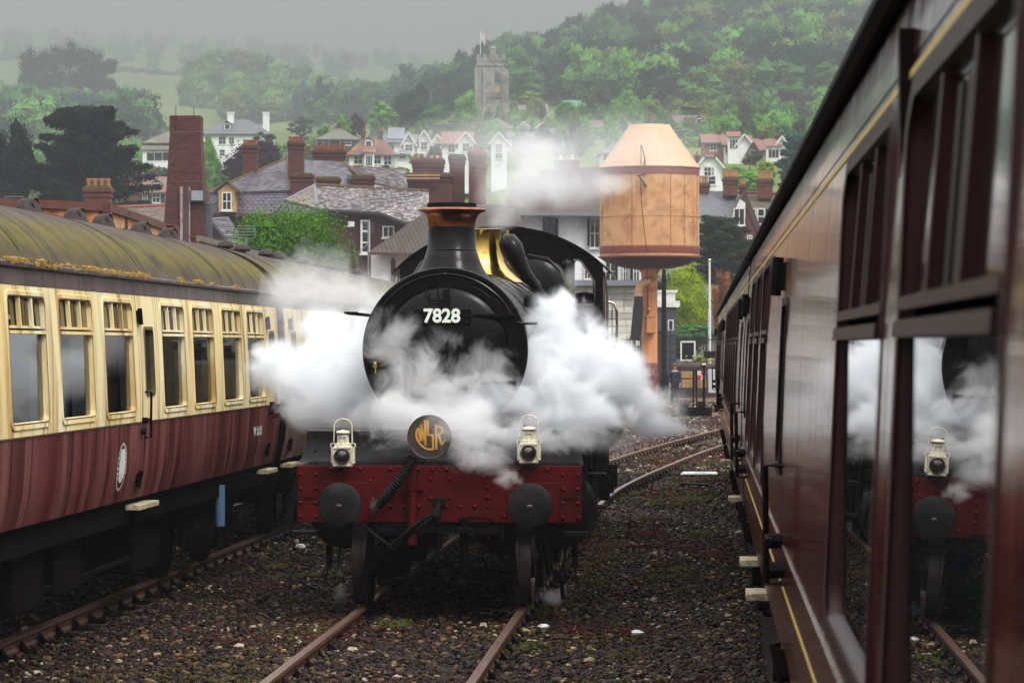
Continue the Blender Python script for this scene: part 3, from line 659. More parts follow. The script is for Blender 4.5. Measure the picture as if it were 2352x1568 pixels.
# handrail round the smokebox front, running back on the right
P = [(.715*math.cos(R(a)), SF-.05, ZC+.715*math.sin(R(a))) for a in range(165, 28, -4)] + [(.68,SF-.05,2.67),(.77,SF-.03,2.66),(.82,SF+.10,2.66),(.85,SF+1.6,2.68),(.93,SF+5.2,2.72)]
q = MB(); q.tube(P, .014, 8); q.ball((0,SF-.05,ZC+.715),.024,8); q.build('handrail', M['steel'] if False else LM, loco)
q = MB(); q.bar((-.69,SF+.02,2.735),(-.93,SF-.02,2.76),.05,.03); q.box(-.95,-.83,SF-.08,SF+.06,2.752,2.772); q.build('side_lamp_bracket', LK, loco)
q = MB(); q.cyl((-.66,SF-.02,2.26),(-.66,SF-.05,2.26),.022,n=12); q.ball((-.66,SF-.04,2.285),.018,8); q.cyl((-.66,SF-.03,2.19),(-.66,SF-.03,2.25),.013,n=8); q.build('brass_plug', M['brass'], loco)
q = MB(); q.box(.72,.84,SF+.75,SF+.92,2.82,2.94); q.cyl((.70,SF+.83,2.88),(.86,SF+.83,2.88),.05,n=10); q.build('lubricator', LK, loco, bevel=.01)
# ---- chimney
CHY = 1.98
prof = [(.42,3.02),(.36,3.12),(.31,3.20),(.275,3.28),(.250,3.355),(.240,3.37),(.246,3.378),(.236,3.39),(.226,3.60)]
q = MB(); q.lathe(prof, (0,CHY,0), (0,0,1), 48); CH = q.build('chimney', LM, loco, smooth=50)
q = MB(); q.lathe([(.228,3.60),(.229,3.62),(.236,3.67),(.252,3.71),(.285,3.742),(.325,3.755),(.333,3.766),(.325,3.778),(.30,3.785),(.24,3.79)], (0,CHY,0), (0,0,1), 48); q.build('copper_cap', M['copper'], CH, smooth=50)
q = MB(); q.lathe([(.245,3.78),(.24,3.80),(.238,3.832),(.20,3.832),(.195,3.5),(.0,3.45)], (0,CHY,0), (0,0,1), 40); q.build('chimney_lip', LK, CH)
# ---- boiler with cladding bands
q = MB(); vs = []; ny = 10; n = 56
for k in range(ny+1):
    t = k/ny; y = SF+1.74 + 4.2*t; r = .772 + .075*t; zc = ZC + .008*t
    for i in range(n): a = 2*PI*i/n; vs.append((r*math.cos(a), y, zc + r*math.sin(a)))
q.add(vs, [(k*n+i, k*n+(i+1)%n, (k+1)*n+(i+1)%n, (k+1)*n+i) for k in range(ny) for i in range(n)]); BO = q.build('boiler', LM, loco, smooth=60)
for t in (.0,.03,.24,.27,.48,.51,.72,.75,.98):
    y = SF+1.74+4.2*t; r = .774+.075*t; q = MB(); q.lathe([(r,0),(r+.007,.004),(r+.007,.05),(r,.054)], (0,y,ZC+.008*t), (0,1,0), 56); q.build('boiler_band', LM, BO, smooth=50)
# ---- safety valve bonnet, clack cover, belpaire firebox
SVY = 5.65
q = MB(); q.lathe([(.50,3.14),(.42,3.20),(.335,3.28),(.285,3.36),(.258,3.45),(.25,3.55),(.248,3.70),(.253,3.715),(.24,3.72),(.19,3.70),(.0,3.66)], (0,SVY,0), (0,0,1), 44); q.build('safety_valve_bonnet', M['brass'], loco, smooth=60)
P = [(.27,5.45,3.60),(.33,5.44,3.57),(.38,5.43,3.50),(.42,5.42,3.40),(.47,5.42,3.30),(.54,5.42,3.20),(.61,5.42,3.13),(.66,5.42,3.07)]
q = MB(); q.tube(P, [.07,.115,.125,.115,.095,.075,.06,.06], 18); q.tube([(.60,5.42,3.14),(.68,5.42,3.04),(.76,5.42,2.90),(.84,5.42,2.66),(.85,5.42,2.45)], .045, 10); q.build('clack_box_cover', LM, loco, smooth=60)
q = MB(); q.cyl((.33,5.42,3.62),(.33,5.42,3.70),.02,n=8); q.build('small_valve', M['brass'], loco)
q = MB(); prof2 = []
for k in range(13):
    a = R(90*k/12); prof2.append((.52 + .34*math.cos(a), 3.16 + .30*math.sin(a)))
right = [(.87,1.66),(.885,2.3)] + prof2; pr = right + [(-x, z) for x, z in right[::-1]]
vs = []
for y, s, dz in ((SF+5.92, .93, -.05), (SF+5.98, .985, -.01), (SF+6.1, 1.0, 0), (9.6, 1.02, 0)):
    vs += [(x*s, y, (z-2.4)*s+2.4+dz) for x, z in pr]
n = len(pr); q.add(vs, [(k*n+i, k*n+(i+1)%n, (k+1)*n+(i+1)%n, (k+1)*n+i) for k in range(3) for i in range(n)] + [tuple(range(n))]); q.build('firebox', LM, loco, smooth=45)
q = MB(); q.tube([(.905,SF+5.95+.1,1.7),(.90,SF+6.05,2.4),(.875,SF+6.05,3.05),(.80,SF+6.05,3.3),(.68,SF+6.05,3.43),(.45,SF+6.05,3.475)], .03, 8); q.build('ejector_pipe', LM, loco)
q = MB(); q.ball((.82,9.1,3.42),.07,10); q.cyl((.82,9.1,3.2),(.82,9.1,3.4),.03,n=8); q.build('whistle_shield', LM, loco)
# ---- cab
CY = 9.62
arc = [(1.34*math.sin(R(a))/math.sin(R(52)), 3.34 + .57*(math.cos(R(a)) - math.cos(R(52)))/(1-math.cos(R(52)))) for a in np.linspace(-52, 52, 27)]
def cabz(x): return 3.34 + .57*(math.cos(math.asin(min(1, abs(x)/1.34*math.sin(R(52))))) - math.cos(R(52)))/(1-math.cos(R(52)))
q = MB()
W_ = [(.90,2.95),(1.115,2.95),(1.135,2.98),(1.135,3.22),(1.10,3.28),(.98,3.47),(.93,3.50),(.895,3.48),(.885,3.44),(.885,2.97)]
for s in (-1, 1):
    # plate around the spectacle, built as four pieces butted end to end
    def pr_(P): q.prism([(s*x, z) for x, z in P], CY, CY+.02)
    pr_([(0,1.6),(.885,1.6),(.885,cabz(.885)-.01)] + [(x, cabz(x)-.01) for x in (.7,.5,.3,.15,0)])
    pr_([(.885,1.6),(1.24,1.6),(1.24,2.95),(.885,2.95)])
    pr_([(1.135,2.95),(1.24,2.95),(1.24,cabz(1.24)-.01),(1.135,3.22)])
    pr_([(.885,3.50),(.93,3.50),(.98,3.47),(1.10,3.28),(1.135,3.22),(1.24,cabz(1.24)-.01),(1.15,cabz(1.15)-.01),(1.05,cabz(1.05)-.01),(.95,cabz(.95)-.01),(.885,cabz(.885)-.01)])
    q.box(*sorted((s*1.22, s*1.24)), CY+.02, CY+1.0, 1.6, 3.36); q.box(*sorted((s*1.22, s*1.24)), CY+1.0, CY+2.0, 1.6, 2.5)
CAB = q.build('cab', LM, loco, smooth=0)
q = MB(); q.add([(x, CY-.05, z) for x, z in arc] + [(x, CY+2.3, z) for x, z in arc] + [(x, CY-.05, z-.03) for x, z in arc] + [(x, CY+2.3, z-.03) for x, z in arc],
    [(i, i+1, 27+i+1, 27+i) for i in range(26)] + [(54+i, 54+i+1, 81+i+1, 81+i) for i in range(26)] + [(i, i+1, 54+i+1, 54+i) for i in range(26)] + [(0,27,81,54),(26,53,107,80)]); RFc = q.build('cab_roof', LM, CAB, smooth=50)
for x, z in arc[2:-2:2]: put(rkm, 'rivet', RFc, (x*.975, CY-.004, z-.06))
for x in (1.19,):
    for s in (-1, 1):
        for z in np.arange(1.8, 3.3, .18): put(rkm, 'rivet', CAB, (s*x, CY, z))
q = MB()
for s in (-1, 1):
    P = [(s*x, CY-.006, z) for x, z in W_]; q.tube(P + [P[0]], .012, 6)
q.build('spectacle_frame', M['steel'], CAB)
q = MB()
for s in (-1, 1): q.tube([(s*1.27,CY+.03,1.75),(s*1.29,CY+.03,2.0),(s*1.29,CY+.03,3.1),(s*1.26,CY+.03,3.3)], .016, 8)
q.build('cab_handrail', M['steel'], CAB)
q = MB(); q.lathe([(.16,0),(.155,.1),(.10,.17),(.0,.19)], (.99,CY+.5,2.93), (0,0,1), 16); q.box(.88,1.1,CY+.4,CY+.6,2.6,2.94); q.build('cab_seat', M['steel'], CAB)
# ---- cylinders, wheels, motion
for s in (-1, 1):
    q = MB(); q.lathe([(.001,-.06),(.12,-.06),(.14,-.03),(.33,-.02),(.36,0),(.36,.95),(.3,.97)], (s*1.03,1.95,.84), (0,1,0), 32); q.box(*sorted((s*.6, s*1.2)), 1.98, 2.88, .95, 1.5); CYL = q.build('cylinder', LK, loco, smooth=40)
    q = MB(); q.cyl((s*1.2,2.0,.52),(s*1.2,2.0,.30),.03,n=8); q.tube([(s*1.2,2.05,.5),(s*1.2,1.9,.3),(s*1.22,1.8,.16)],.014,6); q.tube([(s*1.1,2.05,.5),(s*1.1,1.9,.3),(s*1.12,1.8,.2)],.014,6); q.build('drain_pipe', LK, CYL)
    for y, r in ((1.15,.457),(3.30,.457),(4.8,.864),(6.9,.864),(9.1,.864)):
        q = MB(); q.lathe([(r+.03,-.07),(r+.03,-.035),(r,-.03),(r-.01,.07),(r-.07,.07),(r-.075,.03),(.2,.02),(.19,.09),(.06,.09),(.06,.12),(.001,.12)], (s*.765,y,r), (s,0,0), 40); WH = q.build('wheel', M['tyre'] if r < .5 else LK, loco, smooth=40)
    q = MB(); q.box(*sorted((s*1.0, s*1.05)), 4.7, 9.2, .56, .66); q.box(*sorted((s*1.08, s*1.14)), 2.9, 6.9, .80, .90); q.box(*sorted((s*1.03, s*1.18)), 2.9, 4.5, 1.0, 1.05); q.build('coupling_rod', M['steel'], loco)
    q = MB(); q.prism([(s*1.24,1.34),(s*1.31,1.34),(s*1.43,.9),(s*1.44,.78),(s*1.38,.72),(s*1.36,.9)], .52, .60); q.box(*sorted((s*1.15,s*1.40)), .50, .80, .70, .73); q.box(*sorted((s*1.15,s*1.36)), .50, .78, 1.02, 1.05); q.build('front_step', LK, loco)
    q = MB(); q.box(*sorted((s*1.02,s*1.26)), 10.0, 10.5, .45, .48); q.box(*sorted((s*1.02,s*1.26)), 10.0, 10.5, .85, .88); q.box(*sorted((s*1.02,s*1.26)), 10.0, 10.5, 1.25, 1.28); q.box(*sorted((s*1.0,s*1.02)), 10.0,10.5,.4,1.6); q.build('cab_step', LK, loco)
# ---- tender
tend = empty('tender', (LB.x - 12.0*math.sin(LYAW), LB.y + 12.0*math.cos(LYAW), 0), LYAW, label='black six-wheeled tender loaded with coal behind the cab', cat='tender')
q = MB(); q.prism([(-1.22,1.25),(1.22,1.25),(1.24,2.3),(1.20,2.36),(1.24,2.46),(-1.24,2.46),(-1.20,2.36),(-1.24,2.3)], .1, 5.9); q.build('tank', LM, tend, smooth=0)
q = MB(); q.box(-1.28,1.28,0,6.0,1.14,1.25); q.box(-1.08,-1.02,.1,5.9,.45,1.14); q.box(1.02,1.08,.1,5.9,.45,1.14); q.build('frame', LK, tend)
for s in (-1, 1):
    for y in (1.2, 3.2, 5.2):
        q = MB(); q.lathe([(.60,-.07),(.6,-.04),(.56,-.03),(.56,.06),(.50,.065),(.49,.03),(.1,.03),(.001,.03)], (s*.765,y,.56), (s,0,0), 32); q.build('wheel', M['steel'], tend)
        q = MB(); q.box(*sorted((s*1.08,s*1.22)), y-.15,y+.15,.4,.72); q.build('axlebox', LK, tend)
co = MB()
for k in range(420):
    x = random.uniform(-.95,.95); y = random.uniform(.3,4.6); co.ball((x,y,2.40+.42*math.exp(-(x/.75)**2)*random.uniform(.6,1)+.1*math.sin(y*3)), random.uniform(.07,.16), 6, (1,random.uniform(.7,1.2),.8))
M['coal'] = pm('black_coal', (.012,.012,.013),(.03,.03,.032), rough=.4, scale=14); co.build('coal', M['coal'], tend, smooth=0, kind='stuff')
# fire-iron rack with lattice and the tall lamp iron on the right of the tender front
q = MB(); x0 = 1.10
q.tube([(1.08,.2,2.42),(1.08,.2,2.98),(1.12,.2,3.05),(1.30,.2,3.0),(1.34,.2,2.9),(1.34,.2,2.42),(1.08,.2,2.40)], .02, 6)
for k in range(4): q.tube([(1.115+.055*k,.2,2.42),(1.115+.055*k,.2,2.98)], .007, 5)
for z in (2.5,2.6,2.7,2.8,2.9): q.tube([(1.08,.19,z),(1.34,.19,z)], .006, 5)
for k in range(4):
    for z in (2.5,2.6,2.7,2.8,2.9): q.ball((1.115+.055*k,.18,z),.014,6)
q.build('fire_iron_rack', M['steel'], tend)
q = MB(); q.tube([(1.05,.1,2.4),(1.05,.1,3.42)], .018, 6); q.ball((1.05,.1,3.45),.04,8); q.build('lamp_iron', LK, tend)
q = MB(); q.tube([(.75,-.3,3.15),(.85,-.4,3.05),(.98,0,2.6),(1.0,.1,2.4)], .03, 8); q.build('brass_pipe', M['brass'], tend)

# ============================================================ lamps and headboard (they stand on the engine)
def oil_lamp(px, py_base, label, s=1.0):
    L0 = at(px, 794, 28.06+.42); L0.z = zat(py_base, 28.48)
    t = empty('oil_lamp', L0, LYAW, label=label, cat='lamp', group='white oil lamps on the buffer beam')
    q = MB(); q.box(-.085,.085,-.08,.08,0,.185); q.box(-.078,.078,-.09,-.075,.165,.188)
    B_ = q.build('lamp_case', M['lampwhite'], t, bevel=.004)
    q = MB()
    q.tube([(-.08,-.085,.012),(.08,-.085,.012),(.08,-.085,.178),(-.08,-.085,.178),(-.08,-.085,.012)], .006, 6); q.build('door_bead', M['lampwhite'], B_)
    q = MB(); q.lathe([(.074,0),(.074,-.022),(.064,-.026),(.062,-.008)], (0,-.082,.098), (0,1,0), 28); q.build('lens_rim', M['gasket'], B_)
    q = MB(); q.lathe([(.001,-.03),(.04,-.024),(.063,-.008)], (0,-.082,.098), (0,1,0), 28); q.build('lens', M['lens'], B_)
    q = MB(); q.box(-.075,.075,-.06,.06,.185,.215); q.build('neck', M['lampwhite'], t, bevel=.003)
    q = MB(); q.lathe([(.055,.215),(.055,.305),(.066,.308),(.066,.318),(.05,.33),(.001,.338)], (0,0,0), (0,0,1), 24); q.build('lamp_chimney', M['lampwhite'], t)
    q = MB(); q.bar((-.04,0,.33),(-.045,0,.352),.01); q.lathe([(.056,.300),(.0665,.301),(.0665,.307),(.056,.3072)], (0,0,0), (0,0,1), 24); q.build('cap_band', M['gasket'], t)
    P = [(-.10,0,.165),(-.115,0,.19),(-.11,0,.21),(-.085,0,.215)] + [(-.082*math.cos(R(a)), 0, .375+.082*math.sin(R(a))*.78) for a in range(0, 181, 12)] + [(.085,0,.215),(.11,0,.21),(.115,0,.19),(.10,0,.165)]
    q = MB(); q.tube(P, .006, 6); q.build('handle', M['lampwhite'], t)
    for sgn in (-1, 1):
        q = MB(); q.box(*sorted((sgn*.088, sgn*.108)), -.03,.03,.03,.165); q.build('side_socket', M['lampwhite'], t)
    me = text_mesh('GWR', .03, .001); me.materials.append(M['steel']); put(me, 'stencil', t, (0,-.057,.265), Matrix.Rotation(R(90),3,'X'))
    return t
oil_lamp(788, 1071, 'white oil lamp above the left buffer, chipped handle')
oil_lamp(1215, 1063, 'white oil lamp above the right buffer, standing in thin steam')
hb = at(986, 1003, 28.06+.55)
t = empty('headboard', hb, LYAW, label='round dark headboard with gold WSR monogram on the front of the engine', cat='headboard')
q = MB(); q.lathe([(.0,.0),(.192,0),(.20,-.006),(.205,0),(.205,.018),(.0,.02)], (0,0,0), (0,1,0), 48); q.build('disc', pm('dark_brown_disc',(.035,.02,.018),(.05,.03,.025),rough=.5,scale=9), t)
# monogram W S R drawn with bars and one long curve
px = lambda X, Y: ((X-880)/590*.205, -.004, -(Y-890)/590*.205)
def seg(m_, A, B_, w_):
    a = Vector((A[0],0,A[1])); b_ = Vector((B_[0],0,B_[1])); d = (b_-a).normalized(); n_ = Vector((-d.z,0,d.x))*w_/2
    m_.slab([a+n_-Vector((0,.004,0)), b_+n_-Vector((0,.004,0)), b_-n_-Vector((0,.004,0)), a-n_-Vector((0,.004,0))], (0,-.003,0))
def sg(m_, X0, Y0, X1, Y1, w_): a = px(X0,Y0); b_ = px(X1,Y1); seg(m_, (a[0],a[2]), (b_[0],b_[2]), w_/590*.205)
W3 = MB(); sg(W3,590,640,650,990,60); sg(W3,665,1000,660,560,60) ; sg(W3,650,560,790,1120,66); sg(W3,780,1120,770,440,66); W3.build('letter_w', M['gold'], t, smooth=0)
S3 = MB(); sg(S3,840,440,845,840,56); sg(S3,830,835,980,835,52); sg(S3,975,830,985,1230,56)
pp = [(990,1215),(860,1222),(740,1170),(640,1080),(560,960),(530,840),(545,730),(590,650)]
for a, b_ in zip(pp, pp[1:]): sg(S3, *a, *b_, 54)
S3.build('letter_s', M['gold'], t, smooth=0)
R3 = MB(); sg(R3,1060,560,1070,1220,62); sg(R3,1060,590,1220,640,50); sg(R3,1220,630,1240,770,50); sg(R3,1240,760,1110,830,50); sg(R3,1130,830,1225,1100,58); sg(R3,1225,1095,1310,960,40); R3.build('letter_r', M['gold'], t, smooth=0)
# ============================================================ TERRAIN, BALLAST, TRACKS
def ground_mat():
    m, N, K, nt = newmat('hillside_grass_and_fields'); o = N('ShaderNodeOutputMaterial'); b = N('ShaderNodeBsdfPrincipled'); K(b.outputs[0], o.inputs['Surface'])
    tc = N('ShaderNodeTexCoord'); P = tc.outputs['Object']
    c = mix(N, K, rampf(N, K, noise(N, K, P, .006, 3, .5), .40, .60), (.10,.15,.030), (.16,.19,.055))
    c = mix(N, K, rampf(N, K, noise(N, K, P, .05, 5, .65), .45, .7, 0, .5), c, (.06,.09,.02))
    s = N('ShaderNodeSeparateXYZ'); K(P, s.inputs[0]); c = mix(N, K, rampf(N, K, s.outputs[2], 4, 12), mix(N, K, noise(N, K, P, .3, 4), (.055,.048,.044), (.11,.10,.09)), c)
    K(c, b.inputs['Base Color']); b.inputs['Roughness'].default_value = .95; b.inputs['Specular IOR Level'].default_value = .1
    return m
M['field'] = ground_mat()
DR_ = [0, 20, 80, 160, 260, 400, 550, 750, 950, 1200, 1600, 2300, 3200, 4500, 7000]
def col(x, v): return (x, [-.6, -.6, -.6, -.3] + v)
TT = [col(-3000, [3, 10, 20, 35, 50, 70, 100, 150, 210, 300, 320]),
      col(-600, [4, 18, 30, 46, 62, 86, 122, 200, 290, 440, 460]),
      col(0,   [4, 19, 32, 48, 66, 90, 126, 204, 306, 455, 470]),
      col(350, [4, 20, 33, 49, 66, 88, 126, 200, 299, 452, 470]),
      col(600, [4, 19, 33, 49, 68, 86, 127, 198, 295, 442, 460]),
      col(850, [4, 20, 34, 51, 70, 90, 124, 192, 288, 436, 455]),
      col(1000,[4, 22, 37, 54.6, 76, 98, 124, 185, 280, 430, 450]),
      col(1200,[4, 25.5, 39, 57.8, 83, 113, 140, 190, 280, 430, 450]),
      col(1500,[4, 26.3, 40, 60, 86.6, 124, 168, 230, 300, 430, 450]),
      col(1800,[4, 26.3, 41, 61.5, 90, 131, 195, 270, 330, 430, 450]),
      col(2400,[4, 26, 42, 63, 92, 134, 198, 275, 330, 430, 450]),
      col(5000,[3, 10, 20, 35, 55, 80, 110, 160, 210, 300, 320])]
def terrain_z(px, d):
    k = 0
    while k < len(TT) - 2 and px > TT[k+1][0]: k += 1
    (xa, va), (xb, vb) = TT[k], TT[k+1]; u = min(1, max(0, (px-xa)/(xb-xa))); u = u*u*(3-2*u)
    j = 0
    while j < len(DR_) - 2 and d > DR_[j+1]: j += 1
    v = min(1, max(0, (d-DR_[j])/(DR_[j+1]-DR_[j])))
    za = va[j] + (va[j+1]-va[j])*v; zb = vb[j] + (vb[j+1]-vb[j])*v
    return za + (zb-za)*u
def build_terrain():
    az = list(np.linspace(-180, -30, 16)) + list(np.linspace(-26, 26, 105)) + list(np.linspace(30, 180, 16))
    ds = [0.01, 5, 12, 20, 35, 55, 80, 110, 140, 160, 180, 205, 230, 260] + list(range(300, 1200, 40)) + list(range(1200, 2400, 75)) + list(range(2400, 4600, 200)) + [5200, 6000, 7000]
    vs = []; fs = []
    for a in az:
        px = CX + F*math.tan(R(max(-60, min(60, a))))
        px = max(-3000, min(5000, px))
        dirv = FW*math.cos(R(a)) + RT*math.sin(R(a))
        for d in ds:
            z = terrain_z(px, d)
            if abs(a) > 60: z = z * max(0, 1-(abs(a)-60)/60) if d > 160 else z
            if d > 300: z += (math.sin(d*.013+a*.7)*.5 + math.sin(d*.031-a*1.9)*.3) * min(3, d*.003)
            vs.append((dirv.x*d, dirv.y*d, z))
    n = len(ds)
    for i in range(len(az)-1):
        for j in range(n-1): fs.append((i*n+j, (i+1)*n+j, (i+1)*n+j+1, i*n+j+1))
    m_ = MB(); m_.add(vs, fs); m_.build('ground', M['field'], None, smooth=80, kind='structure')
build_terrain()
def ballast_mat():
    m, N, K, nt = newmat('dark_ballast_soil'); o = N('ShaderNodeOutputMaterial'); b = N('ShaderNodeBsdfPrincipled'); K(b.outputs[0], o.inputs['Surface'])
    tc = N('ShaderNodeTexCoord'); P = tc.outputs['Object']
    c = mix(N, K, rampf(N, K, noise(N, K, P, 14, 5, .7), .35, .65), (.007,.004,.003), (.028,.016,.011))
    c = mix(N, K, rampf(N, K, noise(N, K, mapping(N, K, P, (1,1,1), (4,4,4)), .9, 5, .6), .56, .70, 0, .6), c, (.045,.028,.008))
    c = mix(N, K, rampf(N, K, noise(N, K, mapping(N, K, P, (1,1,1), (9,1,4)), .45, 5, .65), .60, .70, 0, .6), c, (.06,.012,.012))
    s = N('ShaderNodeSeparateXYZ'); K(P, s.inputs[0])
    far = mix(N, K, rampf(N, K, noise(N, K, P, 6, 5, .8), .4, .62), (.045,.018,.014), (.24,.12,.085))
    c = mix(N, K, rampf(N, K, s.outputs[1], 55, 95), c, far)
    K(c, b.inputs['Base Color']); b.inputs['Specular IOR Level'].default_value = .15; b.inputs['Roughness'].default_value = .9
    bn = N('ShaderNodeBump'); bn.inputs['Distance'].default_value = .03; bn.inputs['Strength'].default_value = 1; K(noise(N, K, P, 18, 6, .7), bn.inputs['Height']); K(bn.outputs[0], b.inputs['Normal'])
    return m
q = MB(); vs = []; nx, ny = 60, 120
def gz(x, y):
    z = -.145 + .02*math.sin(x*1.3+y*.21) + .012*math.sin(x*3.7-y*.6)
    return z
for j in range(ny+1):
    y = -6 + 166*(j/ny)**1.3
    for i in range(nx+1):
        x = -22 + 44*i/nx; vs.append((x, y, gz(x, y)))
q.add(vs, [(j*(nx+1)+i, j*(nx+1)+i+1, (j+1)*(nx+1)+i+1, (j+1)*(nx+1)+i) for j in range(ny) for i in range(nx)])
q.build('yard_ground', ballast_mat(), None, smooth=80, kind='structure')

def scatter(name, P, SC, ROT, TONE, mat, variants, flat, rough_amt, label):
    me = bpy.data.meshes.new(name); me.vertices.add(len(P)); me.vertices.foreach_set('co', P.astype(np.float32).ravel())
    for nm, ty, arr in (('sc', 'FLOAT_VECTOR', SC), ('rot', 'FLOAT_VECTOR', ROT), ('tone', 'FLOAT', TONE)):
        a = me.attributes.new(nm, ty, 'POINT'); a.data.foreach_set('vector' if ty == 'FLOAT_VECTOR' else 'value', arr.astype(np.float32).ravel())
    me.materials.append(mat); o = link(bpy.data.objects.new(name, me)); tag(o, label, kind='stuff')
    ng = bpy.data.node_groups.new(name, 'GeometryNodeTree')
    ng.interface.new_socket('Geometry', in_out='INPUT', socket_type='NodeSocketGeometry'); ng.interface.new_socket('Geometry', in_out='OUTPUT', socket_type='NodeSocketGeometry')
    N = ng.nodes.new; K = ng.links.new; gi = N('NodeGroupInput'); go = N('NodeGroupOutput'); gj = N('GeometryNodeGeometryToInstance')
    for k in range(variants):
        ic = N('GeometryNodeMeshIcoSphere'); ic.inputs['Radius'].default_value = 1; ic.inputs['Subdivisions'].default_value = 1
        sp = N('GeometryNodeSetPosition'); nz = N('ShaderNodeTexNoise'); nz.inputs['Scale'].default_value = 1.1; pos = N('GeometryNodeInputPosition')
        ad = N('ShaderNodeVectorMath'); ad.operation = 'ADD'; ad.inputs[1].default_value = (k*7.3, k*3.1, k*5.7); K(pos.outputs[0], ad.inputs[0]); K(ad.outputs[0], nz.inputs['Vector'])
        sb = N('ShaderNodeVectorMath'); sb.operation = 'SUBTRACT'; sb.inputs[1].default_value = (.5,.5,.5); K(nz.outputs['Color'], sb.inputs[0])
        sc = N('ShaderNodeVectorMath'); sc.operation = 'SCALE'; sc.inputs['Scale'].default_value = rough_amt; K(sb.outputs[0], sc.inputs[0]); K(sc.outputs[0], sp.inputs['Offset'])
        sm = N('GeometryNodeSetMaterial'); sm.inputs['Material'].default_value = mat
        sh = N('GeometryNodeSetShadeSmooth'); sh.inputs['Shade Smooth'].default_value = False
        K(ic.outputs[0], sp.inputs[0]); K(sp.outputs[0], sm.inputs[0]); K(sm.outputs[0], sh.inputs[0]); K(sh.outputs[0], gj.inputs[0])
    m2p = N('GeometryNodeMeshToPoints'); K(gi.outputs[0], m2p.inputs[0])
    ip = N('GeometryNodeInstanceOnPoints'); K(m2p.outputs[0], ip.inputs['Points']); K(gj.outputs[0], ip.inputs['Instance']); ip.inputs['Pick Instance'].default_value = True
    rv = N('FunctionNodeRandomValue'); rv.data_type = 'INT'; rv.inputs['Min'].default_value = 0; rv.inputs['Max'].default_value = variants-1
    for s_ in rv.inputs:
        if s_.name == 'Max' and s_.type == 'INT': s_.default_value = variants-1
        if s_.name == 'Min' and s_.type == 'INT': s_.default_value = 0
    K([s_ for s_ in rv.outputs if s_.type == 'INT'][0], ip.inputs['Instance Index'])
    for nm, sock in (('sc', 'Scale'), ('rot', 'Rotation')):
        na = N('GeometryNodeInputNamedAttribute'); na.data_type = 'FLOAT_VECTOR'; na.inputs['Name'].default_value = nm
        src = na.outputs['Attribute']
        K(src, ip.inputs[sock])
    K(ip.outputs[0], go.inputs[0]); md = o.modifiers.new('scatter', 'NODES'); md.node_group = ng
    return o
def tone_mat(name, stops, rough=.8):
    m, N, K, nt = newmat(name); o = N('ShaderNodeOutputMaterial'); b = N('ShaderNodeBsdfPrincipled'); K(b.outputs[0], o.inputs['Surface'])
    a = N('ShaderNodeAttribute'); a.attribute_type = 'INSTANCER'; a.attribute_name = 'tone'; r = N('ShaderNodeValToRGB'); K(a.outputs['Fac'], r.inputs[0])
    e = r.color_ramp.elements
    while len(e) < len(stops): e.new(.5)
    for k, (p, c) in enumerate(stops): e[k].position = p; e[k].color = (*c, 1)
    tc = N('ShaderNodeTexCoord'); c = mix(N, K, rampf(N, K, noise(N, K, tc.outputs['Object'], 2.5, 3), .3, .7, .65, 1), (0,0,0), r.outputs[0])
    K(c, b.inputs['Base Color']); b.inputs['Roughness'].default_value = rough; b.inputs['Specular IOR Level'].default_value = .15
    return m
def pts_area(n, x0, x1, y0, y1):
    return np.column_stack([rng.uniform(x0, x1, n), rng.uniform(y0, y1, n)])
A = [pts_area(48000, -5.3, .35, 20.5, 31), pts_area(30000, -5.3, .35, 31, 48), pts_area(24000, -9, -5.3, 20.5, 52), pts_area(13000, -3.5, 1.5, 48, 70), pts_area(22000, -3, 6, 70, 145), pts_area(3000, -1.2, 0.3, 9, 20.5)]
XY = np.concatenate(A); n = len(XY)
grow = 1 + np.clip((XY[:,1]-35)/110, 0, .8)
size = rng.lognormal(-4.12, .36, n) * grow
size = np.clip(size, .008, .085)
Z = np.array([gz(x, y) for x, y in XY]) + size*.35 + .012*rng.random(n)
# keep the rail lines clear
keep = np.ones(n, bool)
SC = np.column_stack([size*rng.uniform(.8,1.5,n), size*rng.uniform(.8,1.4,n), size*rng.uniform(.5,.95,n)])
ROT = np.column_stack([rng.uniform(-.5,.5,n), rng.uniform(-.5,.5,n), rng.uniform(0,6.28,n)])
tone = rng.random(n); lt = np.array([math.sin(x*1.7+2)*math.sin(y*.9+x) for x, y in XY]); tone = np.clip(tone + .05*lt, 0, 1)
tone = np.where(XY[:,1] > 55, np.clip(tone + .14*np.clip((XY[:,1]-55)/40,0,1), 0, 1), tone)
gravel = tone_mat('mixed_ballast_stone', [(0,(.004,.0018,.0013)),(.4,(.012,.0052,.0030)),(.68,(.029,.0125,.0066)),(.86,(.068,.033,.015)),(.955,(.17,.095,.04)),(.985,(.32,.21,.105)),(1,(.40,.32,.22))], .6)
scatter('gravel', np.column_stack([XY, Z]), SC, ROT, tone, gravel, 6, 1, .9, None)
# low growth: dull red stonecrop and olive moss between the stones
pc = []; tn = []
for k in range(120):
    if k < 70: cx_, cy_ = rng.uniform(-5.2, .15), rng.uniform(21, 40)
    elif k < 100: cx_, cy_ = rng.uniform(-1.6, .1), rng.uniform(30, 75)
    else: cx_, cy_ = rng.uniform(-1, 4), rng.uniform(80, 140)
    kind = rng.random()**.6; m_ = rng.integers(30, 90); r_ = rng.uniform(.1, .5) * (1 if cy_ < 50 else 1.8)
    p = np.column_stack([cx_ + rng.normal(0, r_*.6, m_), cy_ + rng.normal(0, r_*1.4, m_)]); pc.append(p); tn.append(np.clip(kind + rng.normal(0, .06, m_), 0, 1))
PC = np.concatenate(pc); TN = np.concatenate(tn); n = len(PC); sz = rng.uniform(.008, .022, n) * (1+np.clip((PC[:,1]-30)/50,0,1.5))
ZP = np.array([gz(x, y) for x, y in PC]) + .035
